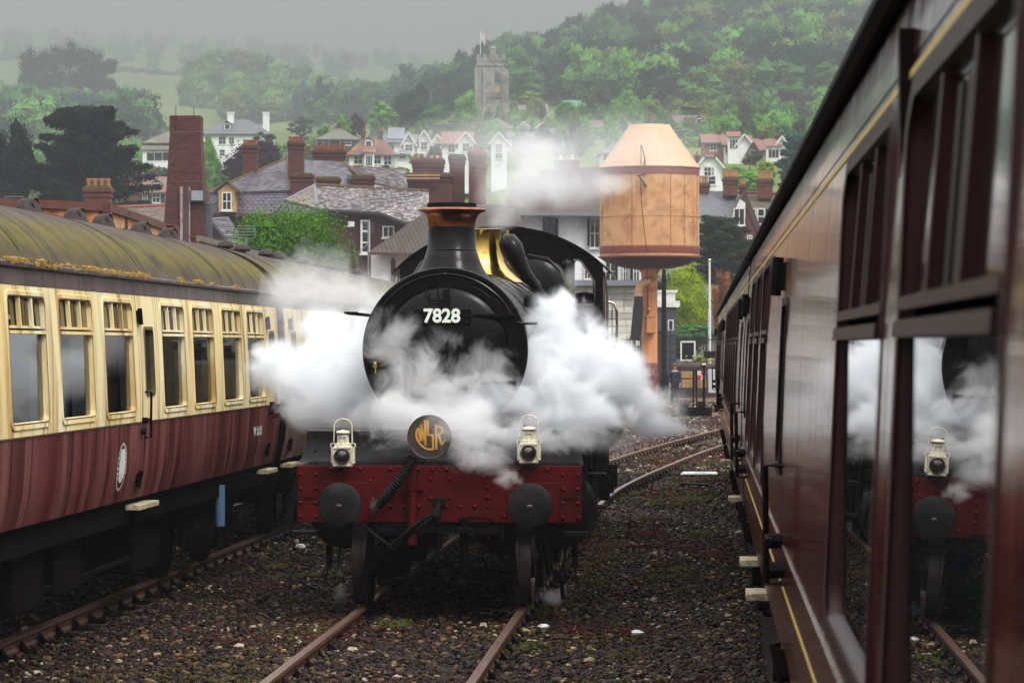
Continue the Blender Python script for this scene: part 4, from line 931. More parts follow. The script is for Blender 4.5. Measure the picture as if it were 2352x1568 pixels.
plantm = tone_mat('stonecrop_and_moss', [(0,(.040,.006,.005)),(.3,(.075,.013,.011)),(.45,(.05,.018,.009)),(.6,(.04,.028,.008)),(.9,(.065,.05,.010)),(1,(.05,.07,.01))], .8)
scatter('ground_cover', np.column_stack([PC, ZP]), np.column_stack([sz*1.4, sz*1.4, sz]), np.column_stack([rng.uniform(-.6,.6,n)]*3), TN, plantm, 3, 1, .8, None)

# ---- tracks
def catmull(pts, step):
    P = [Vector((p[0], p[1], 0)) for p in pts]; out = []
    for k in range(len(P)-1):
        p0, p1, p2, p3 = P[max(k-1,0)], P[k], P[k+1], P[min(k+2,len(P)-1)]; m_ = max(2, int((p2-p1).length/step))
        for i in range(m_):
            u = i/m_; out.append(.5*((2*p1)+(-p0+p2)*u+(2*p0-5*p1+4*p2-p3)*u*u+(-p0+3*p1-3*p2+p3)*u**3))
    out.append(P[-1]); return out
chair_mb = MB(); chair_mb.box(-.19,.19,-.09,.09,-.155,-.125); chair_mb.prism([(-.10,-.126),(-.035,-.05),(-.035,-.126)],-.05,.05); chair_mb.prism([(.10,-.126),(.035,-.05),(.035,-.126)],-.05,.05); chair_mb.box(-.075,-.035,-.03,.03,-.11,-.04)
chair_me = chair_mb.mesh('rail_chair', M['under'], 0)
sl_mb = MB(); sl_mb.box(-1.29,1.29,-.125,.125,-.28,-.158); sleeper_me = sl_mb.mesh('sleeper', M['sleeper'], 0)
def track(label, pts, sleepers=(0, 0), group='tracks of the yard'):
    C_ = catmull(pts, 1.2); t = empty('railway_track', (0,0,0), 0, label=label, cat='railway track', group=group)
    prof = [(-.035,0),(.035,0),(.037,-.012),(.035,-.035),(.010,-.055),(.010,-.10),(.032,-.122),(.032,-.148),(-.032,-.148),(-.032,-.122),(-.010,-.10),(-.010,-.055),(-.035,-.035),(-.037,-.012)]
    for s in (-1, 1):
        q = MB(); vs = []; m_ = len(prof)
        for i, p in enumerate(C_):
            tg = (C_[min(i+1,len(C_)-1)] - C_[max(i-1,0)]).normalized(); rt = Vector((tg.y, -tg.x, 0))
            vs += [p + rt*(s*.7525 + a) + Vector((0,0,b)) for a, b in prof]
        for i in range(len(C_)-1):
            for k in range(m_):
                q.mi = 1 if k == 0 else 0
                a = (i*m_+k, i*m_+(k+1)%m_, (i+1)*m_+(k+1)%m_, (i+1)*m_+k); q.f.append(a); q.m.append(q.mi)
        q.v = [tuple(v) for v in vs]; q.build('rail', [M['rail'], M['railtop']], t, smooth=30)
    # sleepers and chairs
    acc = 0; last = C_[0]; nxt = 0; L_ = 0
    for a, b in zip(C_, C_[1:]):
        d = (b-a).length; tg = (b-a).normalized(); yaw = math.atan2(-tg.x, tg.y)
        while nxt <= L_ + d:
            p = a + tg*(nxt-L_)
            if sleepers[0] <= p.y <= sleepers[1]:
                o = link(bpy.data.objects.new('sleeper', sleeper_me), t); o.location = p; o.rotation_euler = (0,0,yaw)
                for s in (-1, 1):
                    c_ = link(bpy.data.objects.new('rail_chair', chair_me), t); c_.location = p + Vector((math.cos(yaw), math.sin(yaw), 0))*(s*.7525); c_.rotation_euler = (0,0,yaw)
            nxt += .72
        L_ += d
    return t
track('railway track the steam engine stands on, curving right behind it', [(-2.50,8),(-2.54,18),(-2.60,28),(-2.64,42),(-2.5,53),(-1.65,66),(-.62,78),(.7,91),(2.0,103),(3.4,114)], (20, 114))
track('rusty railway track under the cream and crimson coaches', [(-6.71,5),(-6.71,30),(-6.71,62)], (21, 40))
track('railway track under the maroon train on the right', [(1.80,-4),(1.65,2),(1.4,40),(1.2,66)], (-3, 66))
# point rodding and odd timbers in the far ballast
# ============================================================ WATER TOWER AND YARD THINGS
M['tank'] = pm('peach_tank_paint', (.70,.42,.21), (.55,.28,.115), rough=.6, scale=.8, var=.6, stretch=(1,1,.6), dirt=(.36,.16,.07), dirt_amt=.5, dirt_scale=1.3, bump=.004, bscale=2)
M['tankband'] = pm('dull_red_band_paint', (.20,.045,.035), (.25,.07,.05), rough=.55, scale=2)
M['tankcone'] = pm('pale_peach_roof_paint', (.66,.43,.25), (.57,.34,.18), rough=.55, scale=.7, dirt=(.45,.22,.10), dirt_amt=.2, dirt_scale=.9)
M['colorange'] = pm('orange_column_paint', (.55,.22,.085), (.62,.27,.11), rough=.5, scale=1.5)
M['colred'] = pm('brick_red_column_paint', (.22,.035,.022), (.16,.028,.02), rough=.55, scale=1.5)
M['canvas'] = pm('black_canvas_hose', (.008,.008,.009), (.016,.016,.017), rough=.8, scale=8, bump=.02)
WT = at(1492, 794, 150)
wt = empty('water_tower', (WT.x, WT.y, 0), TH, label='tall water tower, peach conical-roofed tank on an orange column', cat='water tower')
q = MB(); q.lathe([(2.41,6.80),(2.41,11.0)], (0,0,0), (0,0,1), 72); TK = q.build('tank', M['tank'], wt, smooth=60)
q = MB(); q.lathe([(2.415,7.0-.12),(2.425,6.90),(2.425,7.25),(2.415,7.26)], (0,0,0), (0,0,1), 72); q.build('lower_band', M['tankband'], TK)
q = MB(); q.lathe([(2.415,10.66),(2.425,10.67),(2.425,11.02),(2.415,11.03)], (0,0,0), (0,0,1), 72); q.build('upper_band', M['tankband'], TK)
q = MB(); q.lathe([(2.41,6.80),(2.50,6.78),(2.50,6.73),(2.40,6.69)], (0,0,0), (0,0,1), 72); q.build('bottom_rim', M['tankband'], TK)
q = MB(); q.lathe([(2.42,6.70),(2.2,6.55),(1.7,6.34),(1.1,6.2),(.45,6.15),(.0,6.15)], (0,0,0), (0,0,1), 48)
q.build('dished_bottom', pm('dark_red_underside',(.055,.018,.015),(.03,.012,.01),rough=.7,scale=1), TK, smooth=60)  # underside in a darker red than the bands
q = MB(); q.lathe([(2.45,11.02),(2.50,11.03),(2.50,11.07),(2.42,11.09),(1.02,13.08),(1.0,13.14),(.97,13.15),(.0,13.22)], (0,0,0), (0,0,1), 64); CN = q.build('conical_roof', M['tankcone'], TK, smooth=30)
q = MB(); q.cyl((0,0,13.2),(0,0,13.5),.05,n=8); q.ball((0,0,13.45),.09,8); q.cyl((0,0,13.5),(0,0,13.68),.03,n=6); q.build('finial', M['colred'], CN)
q = MB()
for a0 in (-113, -68, -47+18-20, -22, 15, 60, 105, 150, 195):
    a = R(a0)
    for z in np.arange(6.95, 11.0, .115):
        for da in (0,): q.ball((2.425*math.cos(a), 2.425*math.sin(a), z), .036, 5)
for a in np.linspace(0, 2*PI, 130, endpoint=False): q.ball((2.42*math.cos(a), 2.42*math.sin(a), 8.66), .034, 5); q.ball((2.435*math.cos(a), 2.435*math.sin(a), 6.93), .018, 5)
q.build('rivets', pm('dark_rivet_paint',(.36,.17,.075),(.25,.11,.05),rough=.6), TK, smooth=0, kind='stuff')
for a0 in (-113, -68, -49, -22, 15, 60, 105, 150, 195):
    a = R(a0); q = MB(); q.lathe([(2.414,6.82),(2.422,6.83),(2.422,11.0),(2.414,11.0)], (0,0,0), (0,0,1), 2, a-.028, a+.028); q.build('seam_plate', M['tank'], TK, smooth=0)
q = MB()
for k in range(8):
    a = R(-90+22+45*k)
    for u in np.linspace(.06,.97,17):
        r = 2.42+(1.02-2.42)*u+.015; q.ball((r*math.cos(a), r*math.sin(a), 11.09+1.99*u), .022, 5)
q.build('roof_rivets', M['tank'], CN, smooth=0, kind='stuff')
q = MB(); q.bar((-.52,-2.44,11.1),(-.52,-2.35,12.05),.035); q.bar((-.48,-2.2,12.02),(-.33,-2.5,11.35),.04); q.bar((-.33,-2.5,11.35),(-.35,-2.48,11.05),.05)
q.bar((-.72,-2.5,10.55),(-.28,-2.5,10.62),.05); q.bar((-.62,-2.52,10.55),(-.30,-2.5,10.05),.05); q.bar((-.40,-2.5,10.05),(-.22,-2.5,10.05),.04); q.build('float_gauge_arm', M['loco_matt'], TK)
q = MB(); q.tube([(-.55,-2.55,10.5),(-.52,-2.5,9.6),(-.40,-2.55,8.2),(-.26,-2.6,7.0),(-.18,-1.2,6.3),(-.12,-.7,5.6),(-.1,-.5,3.6)], .016, 5); q.build('pull_rod', M['loco_matt'], TK)
q = MB(); q.lathe([(.50,6.2),(.50,6.05),(.42,6.0),(.40,5.7),(.38,5.5),(.385,1.62),(.39,1.60)], (.0,0,0), (0,0,1), 32); CO = q.build('column', M['colorange'], wt, smooth=40)
q = MB(); q.lathe([(.392,1.62),(.40,-.2),(.5,-.2)], (0,0,0), (0,0,1), 32); q.build('column_base', M['colred'], wt)
P = [(-.27,1.62),(-.25,1.35),(-.18,1.12),(-.07,.98),(.05,.96),(.16,1.05),(.24,1.25),(.33,1.62)]
q = MB(); q.add([(x, -math.sqrt(max(.0,.398**2-x*x))-.012, z+.08) for x, z in P], [tuple(range(len(P)))]); q.build('paint_tongue', M['colorange'], CO, smooth=0)
q = MB(); q.tube([(0,-.3,5.45),(-.1,-.62,5.55),(-.35,-.72,5.5),(-.52,-.75,5.3),(-.56,-.75,5.0),(-.56,-.75,4.86)], [.15,.16,.18,.19,.19,.19], 16)
q.lathe([(.20,0),(.215,.03),(.215,.1),(.2,.13)], (-.56,-.75,4.83), (0,0,1), 20); q.build('outlet_elbow', M['tankcone'], wt, smooth=60)
q = MB(); q.tube([(-.56,-.75,4.86),(-.58,-.75,4.2),(-.66,-.75,3.3),(-.74,-.76,2.72)], [.20,.25,.27,.24], 12); q.build('leather_hose', M['canvas'], wt, smooth=60)
q = MB(); q.lathe([(.26,5.8),(.30,5.85),(.30,6.15),(.36,6.2)], (-.02,-.42,0), (0,0,1), 20); q.ball((.02,-.55,5.35),.2,10); q.ball((.14,-.5,5.4),.22,10)
q.bar((-.48,-.7,5.3),(-.2,-.6,5.72),.05); q.bar((.08,-.7,5.35),(.30,-.6,5.75),.05); q.ball((-.62,-.72,5.35),.08,8); q.build('valve', M['colorange'], wt)
q = MB(); q.box(-.16,.25,-.62,-.40,3.15,3.85); q.box(-.2,.29,-.66,-.38,3.85,3.92); q.box(-.2,.27,-.66,-.38,3.08,3.15); q.cyl((-.05,-.5,3.9),(-.05,-.5,5.3),.05,n=8); q.ball((-.05,-.55,4.2),.10,8); q.build('valve_box', M['colorange'], wt)
q = MB()
for k in range(60):
    t_ = k/59; x = -.18 + .34*t_; z = 3.1 - 2.35*(1-(2*t_-1)**2)**.75; q.ball((x,-.68,z),.022,5)
q.build('chain', M['loco_matt'], wt, smooth=0)

# dark post beside the column
P_ = at(1525, 794, 148); q = MB(); q.lathe([(.09,6.1),(.11,5.0),(.13,1.2),(.2,1.1),(.22,-.2)], (P_.x,P_.y,0), (0,0,1), 16, caps=True)
tag(q.build('lamp_post', M['loco_matt'], None), 'slim black post standing right beside the orange water tower column', 'post')
# brick pier behind the column
def brickwork(par, w_, dp, z0, z1, mats, bl=.225, bh=.075, bd=.10, name='brick', side=False, core=None, jit=.004, limit=300):
    """brick faces laid course by course on the front of a block, mortar core behind"""
    n = 0; rows = int((z1-z0)/bh)
    q = MB(); q.box(-w_/2+.01, w_/2-.01, .01, dp, z0, z1); q.build('core', core, par, smooth=0)
    mbx = MB(); mbx.box(-bl/2+.006, bl/2-.006, 0, bd, .006, bh-.004); mes = [mbx.mesh(name, m, 0) for m in mats]
    for r_ in range(rows):
        x = -w_/2 + (bl/2 if r_ % 2 else 0)
        if r_ % 2: pass
        k = 0
        while x + bl <= w_/2 + .01:
            if n < limit:
                o = link(bpy.data.objects.new(name, random.choice(mes)), par); o.location = (x+bl/2, -jit*random.random(), z0+r_*bh); n += 1
            x += bl
M['brickA'] = pm('dark_red_brick', (.16,.042,.028), (.10,.028,.02), rough=.85, scale=5, bump=.004)
M['brickB'] = pm('plum_brick', (.11,.03,.024), (.07,.02,.017), rough=.85, scale=5, bump=.004)
M['mortar'] = pm('grey_mortar', (.16,.12,.10), (.11,.08,.07), rough=.9, scale=9)
p0 = at(1514, 794, 160); t = empty('brick_pier', (p0.x, p0.y, 0), TH, label='dark brick pier just behind the water tower column', cat='pier')
brickwork(t, .8, .8, -.1, 3.2, [pm('sooty_brick',(.035,.022,.02),(.05,.03,.025),rough=.9,scale=4), pm('brown_brick',(.06,.035,.025),(.04,.025,.02),rough=.9,scale=4)], bl=.40, bh=.2, core=M['under'], limit=60)
# kiosk with white cornice
p0 = at(1518, 794, 172); t = empty('station_kiosk', (p0.x, p0.y, 0), TH, label='small dark kiosk with white cornice behind the water tower', cat='kiosk')
dkb = pm('dark_slate_blue_paint', (.035,.042,.06), (.05,.055,.075), rough=.6, scale=3)
q = MB(); q.box(-1.1,.85,0,2,-.2,4.6); q.build('wall', dkb, t, smooth=0)
q = MB(); q.box(-1.3,1.05,-.15,2.15,4.6,4.95); q.box(-1.15,.80,-.05,2.05,4.95,5.4); q.box(-1.25,.92,-.10,2.1,5.4,5.55); q.build('cornice', M['white'], t, smooth=0)
for x in (-.35, .55):
    q = MB(); q.box(x-.16,x+.16,-.03,0.02,3.3,3.9); W_ = q.build('window', M['white'], t, smooth=0); q = MB(); q.box(x-.1,x+.1,-.035,-.03,3.36,3.84); q.build('pane', M['glass'], W_, smooth=0)
q = MB()
for k in range(7): q.box(-1.09,.84,-.02,.0,.3+.45*k,.33+.45*k)
q.build('board_joint', M['rubber'], t, smooth=0)
# black iron fence with rails
fm = pm('black_iron_fence', (.014,.013,.014), (.03,.025,.025), rough=.5, scale=4)
f0 = at(1440, 794, 164); f1 = at(1720, 794, 164); t = empty('iron_fence', (f0.x, f0.y, 0), math.atan2(f1.y-f0.y, f1.x-f0.x), label='black vertical-bar iron fence across the end of the yard', cat='fence')
Lf = (f1-f0).length
q = MB(); q.box(0,Lf,-.02,.02,1.2,1.25); q.box(0,Lf,-.02,.02,2.75,2.8); q.build('rail', fm, t, smooth=0)
bm_ = MB(); bm_.box(-.015,.015,-.015,.015,.9,3.0); bme = bm_.mesh('bar', fm, 0)
for k in range(int(Lf/.15)):
    o = link(bpy.data.objects.new('bar', bme), t); o.location = (k*.15,0,0)
bm_ = MB(); bm_.box(-.05,.05,-.05,.05,.2,3.3); bme = bm_.mesh('post', fm, 0)
for k in range(4): o = link(bpy.data.objects.new('post', bme), t); o.location = (k*1.9+.4,0,0)
# low dark wall with coping
w0 = at(1545, 794, 156); w1_ = at(1680, 794, 156); t = empty('retaining_wall', (w0.x, w0.y, 0), math.atan2(w1_.y-w0.y, w1_.x-w0.x), label='low dark retaining wall with rounded coping below the iron fence', cat='wall')
Lw = (w1_-w0).length
q = MB(); q.box(0,Lw,0,.5,-.2,1.38); q.build('face', pm('sooty_timber_wall',(.03,.022,.022),(.05,.035,.032),rough=.9,scale=2,bump=.02), t, smooth=0)
cm = MB(); cm.cyl((-.11,.2,1.40),(.11,.2,1.40),.18,n=10); cme = cm.mesh('coping_stone', pm('worn_coping',(.10,.06,.055),(.06,.04,.038),rough=.9,scale=5), 30)
for k in range(int(Lw/.24)): o = link(bpy.data.objects.new('coping_stone', cme), t); o.location = (.12+k*.24, 0, 0)
# platform-side things: each stands on its own
def sbox(name, px0, px1, y0, y1, d, mat, label, cat, th=.3, group=None):
    a = at(px0, 794, d); b_ = at(px1, 794, d); t = empty(name, ((a.x+b_.x)/2, (a.y+b_.y)/2, 0), TH, label=label, cat=cat, group=group)
    w_ = (b_-a).length; q = MB(); q.box(-w_/2, w_/2, 0, th, zat(y1, d), zat(y0, d)); q.build('body', mat, t, smooth=0, bevel=.02); return t, w_
wood = pm('yellow_pine_board', (.50,.34,.12), (.36,.23,.08), rough=.8, scale=8, stretch=(6,1,.5))
def crate(px0, px1, y0, y1, d, label):
    a = at(px0, 794, d); b_ = at(px1, 794, d); t = empty('wooden_crate', ((a.x+b_.x)/2, (a.y+b_.y)/2, zat(y1, d)), TH, label=label, cat='crate', group='pale wooden crates against the wall')
    w_ = (b_-a).length; h = zat(y0, d)-zat(y1, d); n_ = max(3, int(w_/.16))
    q = MB(); q.box(-w_/2+.01,w_/2-.01,.02,.7,0.01,h-.01); q.build('back', M['sleeper'], t, smooth=0)
    for k in range(n_):
        q = MB(); q.box(-w_/2+w_/n_*k+.008,-w_/2+w_/n_*(k+1)-.008,0,.02,random.uniform(0,.02),h-random.uniform(0,.02)); q.build('board', wood, t, smooth=0)
    for z in (.12*h,.55*h): q = MB(); q.box(-w_/2,w_/2,-.02,0,z,z+.05); q.build('batten', wood, t, smooth=0)
crate(1565, 1594, 852, 869, 154, 'upper pale wooden crate beside the man in overalls'); crate(1566, 1594, 870, 891, 154, 'lower pale wooden crate beside the man in overalls')
crate(1600, 1622, 872, 891, 154, 'pale wooden crate under the red and white chequered board')
t, w_ = sbox('electrical_cabinet', 1627, 1655, 848, 902, 154, pm('pale_grey_cabinet',(.55,.60,.60),(.48,.52,.52),rough=.45,scale=3), 'pale grey metal cabinet at the left end of the maroon train', 'cabinet', .5)
q = MB(); q.box(.05,.2,-.03,0,1.85,1.92); q.build('handle', M['steel'], t)
p_ = at(1610, 794, 153.6); t = empty('chequered_board', (p_.x, p_.y, zat(872,153.6)), TH, label='square red and white chequered board above a crate', cat='board')
redp = pm('signal_red', (.55,.02,.03), (.5,.02,.03), rough=.4)
h = 21/F*153.6
for i in range(2):
    for j in range(2): q = MB(); q.box((i-1)*h/2+.003, i*h/2-.003, 0, .03, j*h/2+.003, (j+1)*h/2-.003); q.build('panel', redp if i == j == 1 or (i == 0 and j == 0) else M['white'], t, smooth=0)
# notice board with white frame on the fence
p_ = at(1580, 794, 163.5); t = empty('notice_board', (p_.x, p_.y, 0), TH, label='large black notice board in a white frame on the iron fence', cat='notice board')
q = MB(); z0, z1 = zat(829,163.5), zat(783,163.5); q.box(-.33,.33,-.04,0,z0+.05,z1-.05); q.build('panel', M['rubber'], t, smooth=0)
q = MB(); q.box(-.40,-.32,-.06,.02,z0,z1); q.box(.32,.40,-.06,.02,z0,z1); q.box(-.319,.319,-.06,.02,z1-.08,z1); q.box(-.319,.319,-.06,.02,z0,z0+.08); q.build('frame', M['white'], t, smooth=0)
t, w_ = sbox('planter', 1618, 1648, 806, 822, 162, M['rubber'], 'black trough planter on legs behind the low wall', 'planter', .5)
q = MB()
for x in (-w_/2+.05, w_/2-.05): q.box(x-.03,x+.03,0,.05,zat(838,162),zat(822,162))
q.build('leg', M['steel'], t)
fl = MB()
for k in range(160): fl.ball((random.gauss(0,.35), random.uniform(-.1,.3), random.uniform(0,.35)), random.uniform(.03,.07), 5)
p_ = at(1612, 832, 163); t = fl.build('flower_bed', pm('yellow_flowers',(.65,.45,.03),(.12,.22,.03),rough=.8,scale=5,var=.2), None, smooth=0); t.location = p_; tag(t, 'clump of yellow flowers behind the fence right of the notice board', 'flowers', kind='stuff')
# flagpole
p_ = at(1630, 794, 168); t = empty('flagpole', (p_.x,p_.y,0), 0, label='tall thin white flagpole in front of the copper-brown tree', cat='flagpole')
q = MB(); q.lathe([(.085,1.2),(.075,3.5),(.05,7.05),(.001,7.1)], (0,0,0), (0,0,1), 12); q.build('pole', M['white'], t); q = MB(); q.ball((0,0,7.1),.09,8); q.build('ball', M['brass'], t)
# signal lever frame on the ballast
p_ = at(1600, 794, 112); t = empty('ground_frame', (p_.x,p_.y,0), TH, label='black ground frame with two tall levers and a step on the ballast', cat='lever frame')
z = lambda y: zat(y, 112)
q = MB(); q.box(-.62,.55,0,.3,-.1,z(935)); q.box(-.6,-.3,-.05,.3,z(935),z(928)); q.box(.05,.3,-.05,.3,z(945),z(922)); q.build('base', M['loco_matt'], t, smooth=0)
for x in (-.12, .0): q = MB(); q.tube([(x,0,z(935)),(x-.0,-.02,z(850))], .028, 6); q.ball((x,-.02,z(850)),.035,6); q.build('lever', M['loco_matt'], t)
q = MB(); q.bar((.27,.1,0),(.27,.1,z(836)),.09); q.bar((-.1,.05,z(853)),(.29,.1,z(836)),.04); q.build('post', M['loco_matt'], t, smooth=0)
q = MB(); q.box(.2,.34,.05,.15,z(838),z(834)); q.build('cap', M['white'], t, smooth=0)
# plate and paper on the ballast
p_ = at(1602, 794, 2.6*F/299); t = empty('white_board', (p_.x, p_.y, -.1), TH+.1, label='flat white board lying on the ballast right of the engine', cat='board')
q = MB(); q.prism([(-.42,-.5),(.32,-.6),(.45,.5),(-.2,.55)], 0, .02, 'xy'); q.build('sheet', M['white'], t, smooth=0)
q = MB(); q.prism([(-.12,-.2),(.15,-.25),(.2,.15),(-.02,.2)], .021, .024, 'xy'); q.build('printed_patch', pm('grey_print',(.35,.33,.42),(.4,.38,.45)), t, smooth=0)
p_ = at(1595, 794, 2.56*F/320); q = MB(); q.box(-.26,.26,-.12,.12,-.04,.03); o = q.build('cable_trough_lid', M['rubber'], None, bevel=.01); o.location = (p_.x,p_.y,-.1); o.rotation_euler = (0,.05,TH-.1); tag(o, 'small black slab lying on the ballast in front of the white board', 'slab')
for (x, y, s_, lab) in ((690,1262,.07,'pale crumpled paper beside the rail under the coach, left'), (1250,1448,.045,'small white stone on the ballast right of the rails'), (1462,1462,.05,'crumpled clear plastic scrap on the ballast near the maroon train')):
    d = 2.58*F/(y-794); p_ = at(x, 794, d); q = MB(); random.seed(int(x)); 
    q.ball((0,0,0), s_, 8, (1.2,1,.6)); q.v = [tuple(c*(1+random.uniform(-.3,.3)) for c in v) for v in q.v]
    o = q.build('litter', M['white'], None, smooth=0); o.location = (p_.x,p_.y,-.09); tag(o, lab, 'litter')
random.seed(11)

# ---- person seen from behind
def skin(name, joints, edges, mat, parent, sub=1, root=0):
    me = bpy.data.meshes.new(name); me.from_pydata([j[0] for j in joints], edges, []); o = bpy.data.objects.new(name, me); C.objects.link(o)
    sk = o.modifiers.new('skin', 'SKIN'); 
    for i, j in enumerate(joints): v = me.skin_vertices[0].data[i]; v.radius = (j[1], j[2] if len(j) > 2 else j[1]); v.use_root = (i == root)
    ss = o.modifiers.new('sub', 'SUBSURF'); ss.levels = ss.render_levels = sub + 1
    dg = bpy.context.evaluated_depsgraph_get(); m2 = bpy.data.meshes.new_from_object(o.evaluated_get(dg)); m2.materials.clear(); m2.materials.append(mat)
    m2.polygons.foreach_set('use_smooth', [True]*len(m2.polygons)); bpy.data.objects.remove(o); r = bpy.data.objects.new(name, m2); link(r, parent); return r
pp_ = at(1550, 794, 133); per = empty('person', (pp_.x, pp_.y, -.12), TH, label='person in navy overalls seen from behind, standing beside the crates', cat='person')
sk_ = pm('skin', (.42,.20,.13), (.36,.16,.10), rough=.6); ov = pm('navy_overalls', (.008,.011,.030), (.014,.018,.04), rough=.85, scale=9, bump=.01)
J = [((0,0,.98),.13,.10),((0,.0,1.15),.135,.10),((0,.01,1.36),.155,.105),((0,.0,1.46),.09,.08),((0,-.0,1.54),.055),((0,-.02,1.62),.075,.085),((0,-.02,1.72),.07,.08),
     ((-.17,0,1.43),.06),((-.25,.0,1.18),.045),((-.22,-.10,.95),.035),((-.20,-.14,.87),.03),
     ((.17,0,1.43),.06),((.25,.0,1.18),.045),((.23,-.10,.95),.035),((.21,-.16,.88),.03),
     ((-.09,0,.90),.09),((-.11,.0,.50),.062),((-.13,.03,.12),.045),((.09,0,.90),.09),((.10,.0,.50),.062),((.11,.04,.12),.045)]
E = [(0,1),(1,2),(2,3),(3,4),(4,5),(5,6),(3,7),(7,8),(8,9),(9,10),(3,11),(11,12),(12,13),(13,14),(0,15),(15,16),(16,17),(0,18),(18,19),(19,20)]
body = skin('body', J, E, sk_, per)
K_ = [i for i in range(21) if i not in (4,5,6,10,14)]; mp = {k: i for i, k in enumerate(K_)}
J2 = [(J[k][0], J[k][1]*1.16+.012, (J[k][2] if len(J[k]) > 2 else J[k][1])*1.16+.012) for k in K_]; E2 = [(mp[a], mp[b]) for a, b in E if a in mp and b in mp]
skin('overalls', J2, E2, ov, per)
q = MB(); q.ball((0,.005,1.70),.10,12,(.9,1,.95)); q.build('hair', pm('brown_hair',(.06,.03,.02),(.09,.045,.03),rough=.8,scale=30), per)
for s in (-1,1):
    q = MB(); q.ball((s*.12,-.03,.06),.06,10,(.8,1.9,.9)); q.build('shoe', M['rubber'], per)
    q = MB(); hx = s*.205
    for k in range(5): q.tube([(hx+(k-2)*.012*s,-.16,.87),(hx+(k-2)*.016*s,-.19,.81),(hx+(k-2)*.016*s,-.18,.77+.008*abs(k-2))],.009,5)
    q.build('fingers', sk_, body)
# ============================================================ BUILDINGS
def slatemat(name, cols, moss, amt=.5):
    m, N, K, nt = newmat(name); o = N('ShaderNodeOutputMaterial'); b = N('ShaderNodeBsdfPrincipled'); K(b.outputs[0], o.inputs['Surface'])
    tc = N('ShaderNodeTexCoord'); P = tc.outputs['Object']; g = N('ShaderNodeNewGeometry'); r = N('ShaderNodeValToRGB'); K(g.outputs['Random Per Island'], r.inputs[0])
    e = r.color_ramp.elements
    while len(e) < len(cols): e.new(.5)
    for k, c in enumerate(cols): e[k].position = k/(len(cols)-1); e[k].color = (*c, 1)
    c = mix(N, K, rampf(N, K, noise(N, K, P, 1.6, 5, .7), .64-.2*amt, .74-.1*amt, 0, .85), r.outputs[0], moss)
    K(c, b.inputs['Base Color']); b.inputs['Roughness'].default_value = .6
    return m
SLM = slatemat('mossy_slates', [(.025,.018,.018),(.09,.072,.075),(.20,.17,.17),(.36,.32,.33),(.05,.035,.035)], (.10,.065,.012), .6)
SLC = slatemat('clean_slates', [(.055,.046,.054),(.10,.088,.10),(.16,.145,.155)], (.10,.07,.025), .15)
SLP = slatemat('purple_hung_slates', [(.055,.045,.06),(.08,.065,.085),(.105,.09,.11)], (.05,.04,.045), .1)
SLT = slatemat('brown_roof_tiles', [(.09,.06,.045),(.13,.09,.06),(.17,.12,.08)], (.10,.08,.03), .3)
SLD = slatemat('dark_brown_tiles', [(.03,.018,.012),(.05,.030,.018),(.075,.046,.025)], (.08,.055,.015), .5)
SLR = slatemat('red_clay_tiles', [(.28,.09,.06),(.35,.13,.085),(.22,.07,.05)], (.16,.11,.05), .1)
BRK = pm('red_brickwork', (.105,.024,.017), (.06,.014,.011), rough=.85, scale=3.5, bump=.006, dirt=(.05,.022,.018), dirt_amt=.35, dirt_scale=.8)
BRO = pm('orange_red_brickwork', (.17,.045,.024), (.09,.024,.015), rough=.85, scale=3.5, bump=.006, dirt=(.04,.022,.016), dirt_amt=.4, dirt_scale=1.1)
MOS = pm('mossy_cap', (.16,.10,.025), (.07,.04,.018), rough=.95, scale=4, bump=.02)
REN = pm('white_render', (.85,.86,.86), (.76,.77,.76), rough=.8, scale=1.2, dirt=(.48,.48,.45), dirt_amt=.25, dirt_scale=.7)
YST = pm('yellow_sandstone', (.52,.35,.15), (.40,.26,.10), rough=.85, scale=2.5, dirt=(.2,.12,.06), dirt_amt=.3)
POT = pm('buff_chimney_pot', (.45,.27,.11), (.36,.17,.07), rough=.8, scale=5, dirt=(.08,.05,.03), dirt_amt=.4, dirt_scale=4)
POTR = pm('red_chimney_pot', (.30,.07,.04), (.2,.05,.03), rough=.8, scale=5)
GLS = M['glass']; WHT = M['white']; LEAD = pm('lead_grey', (.20,.21,.23), (.15,.16,.17), rough=.6, scale=3)
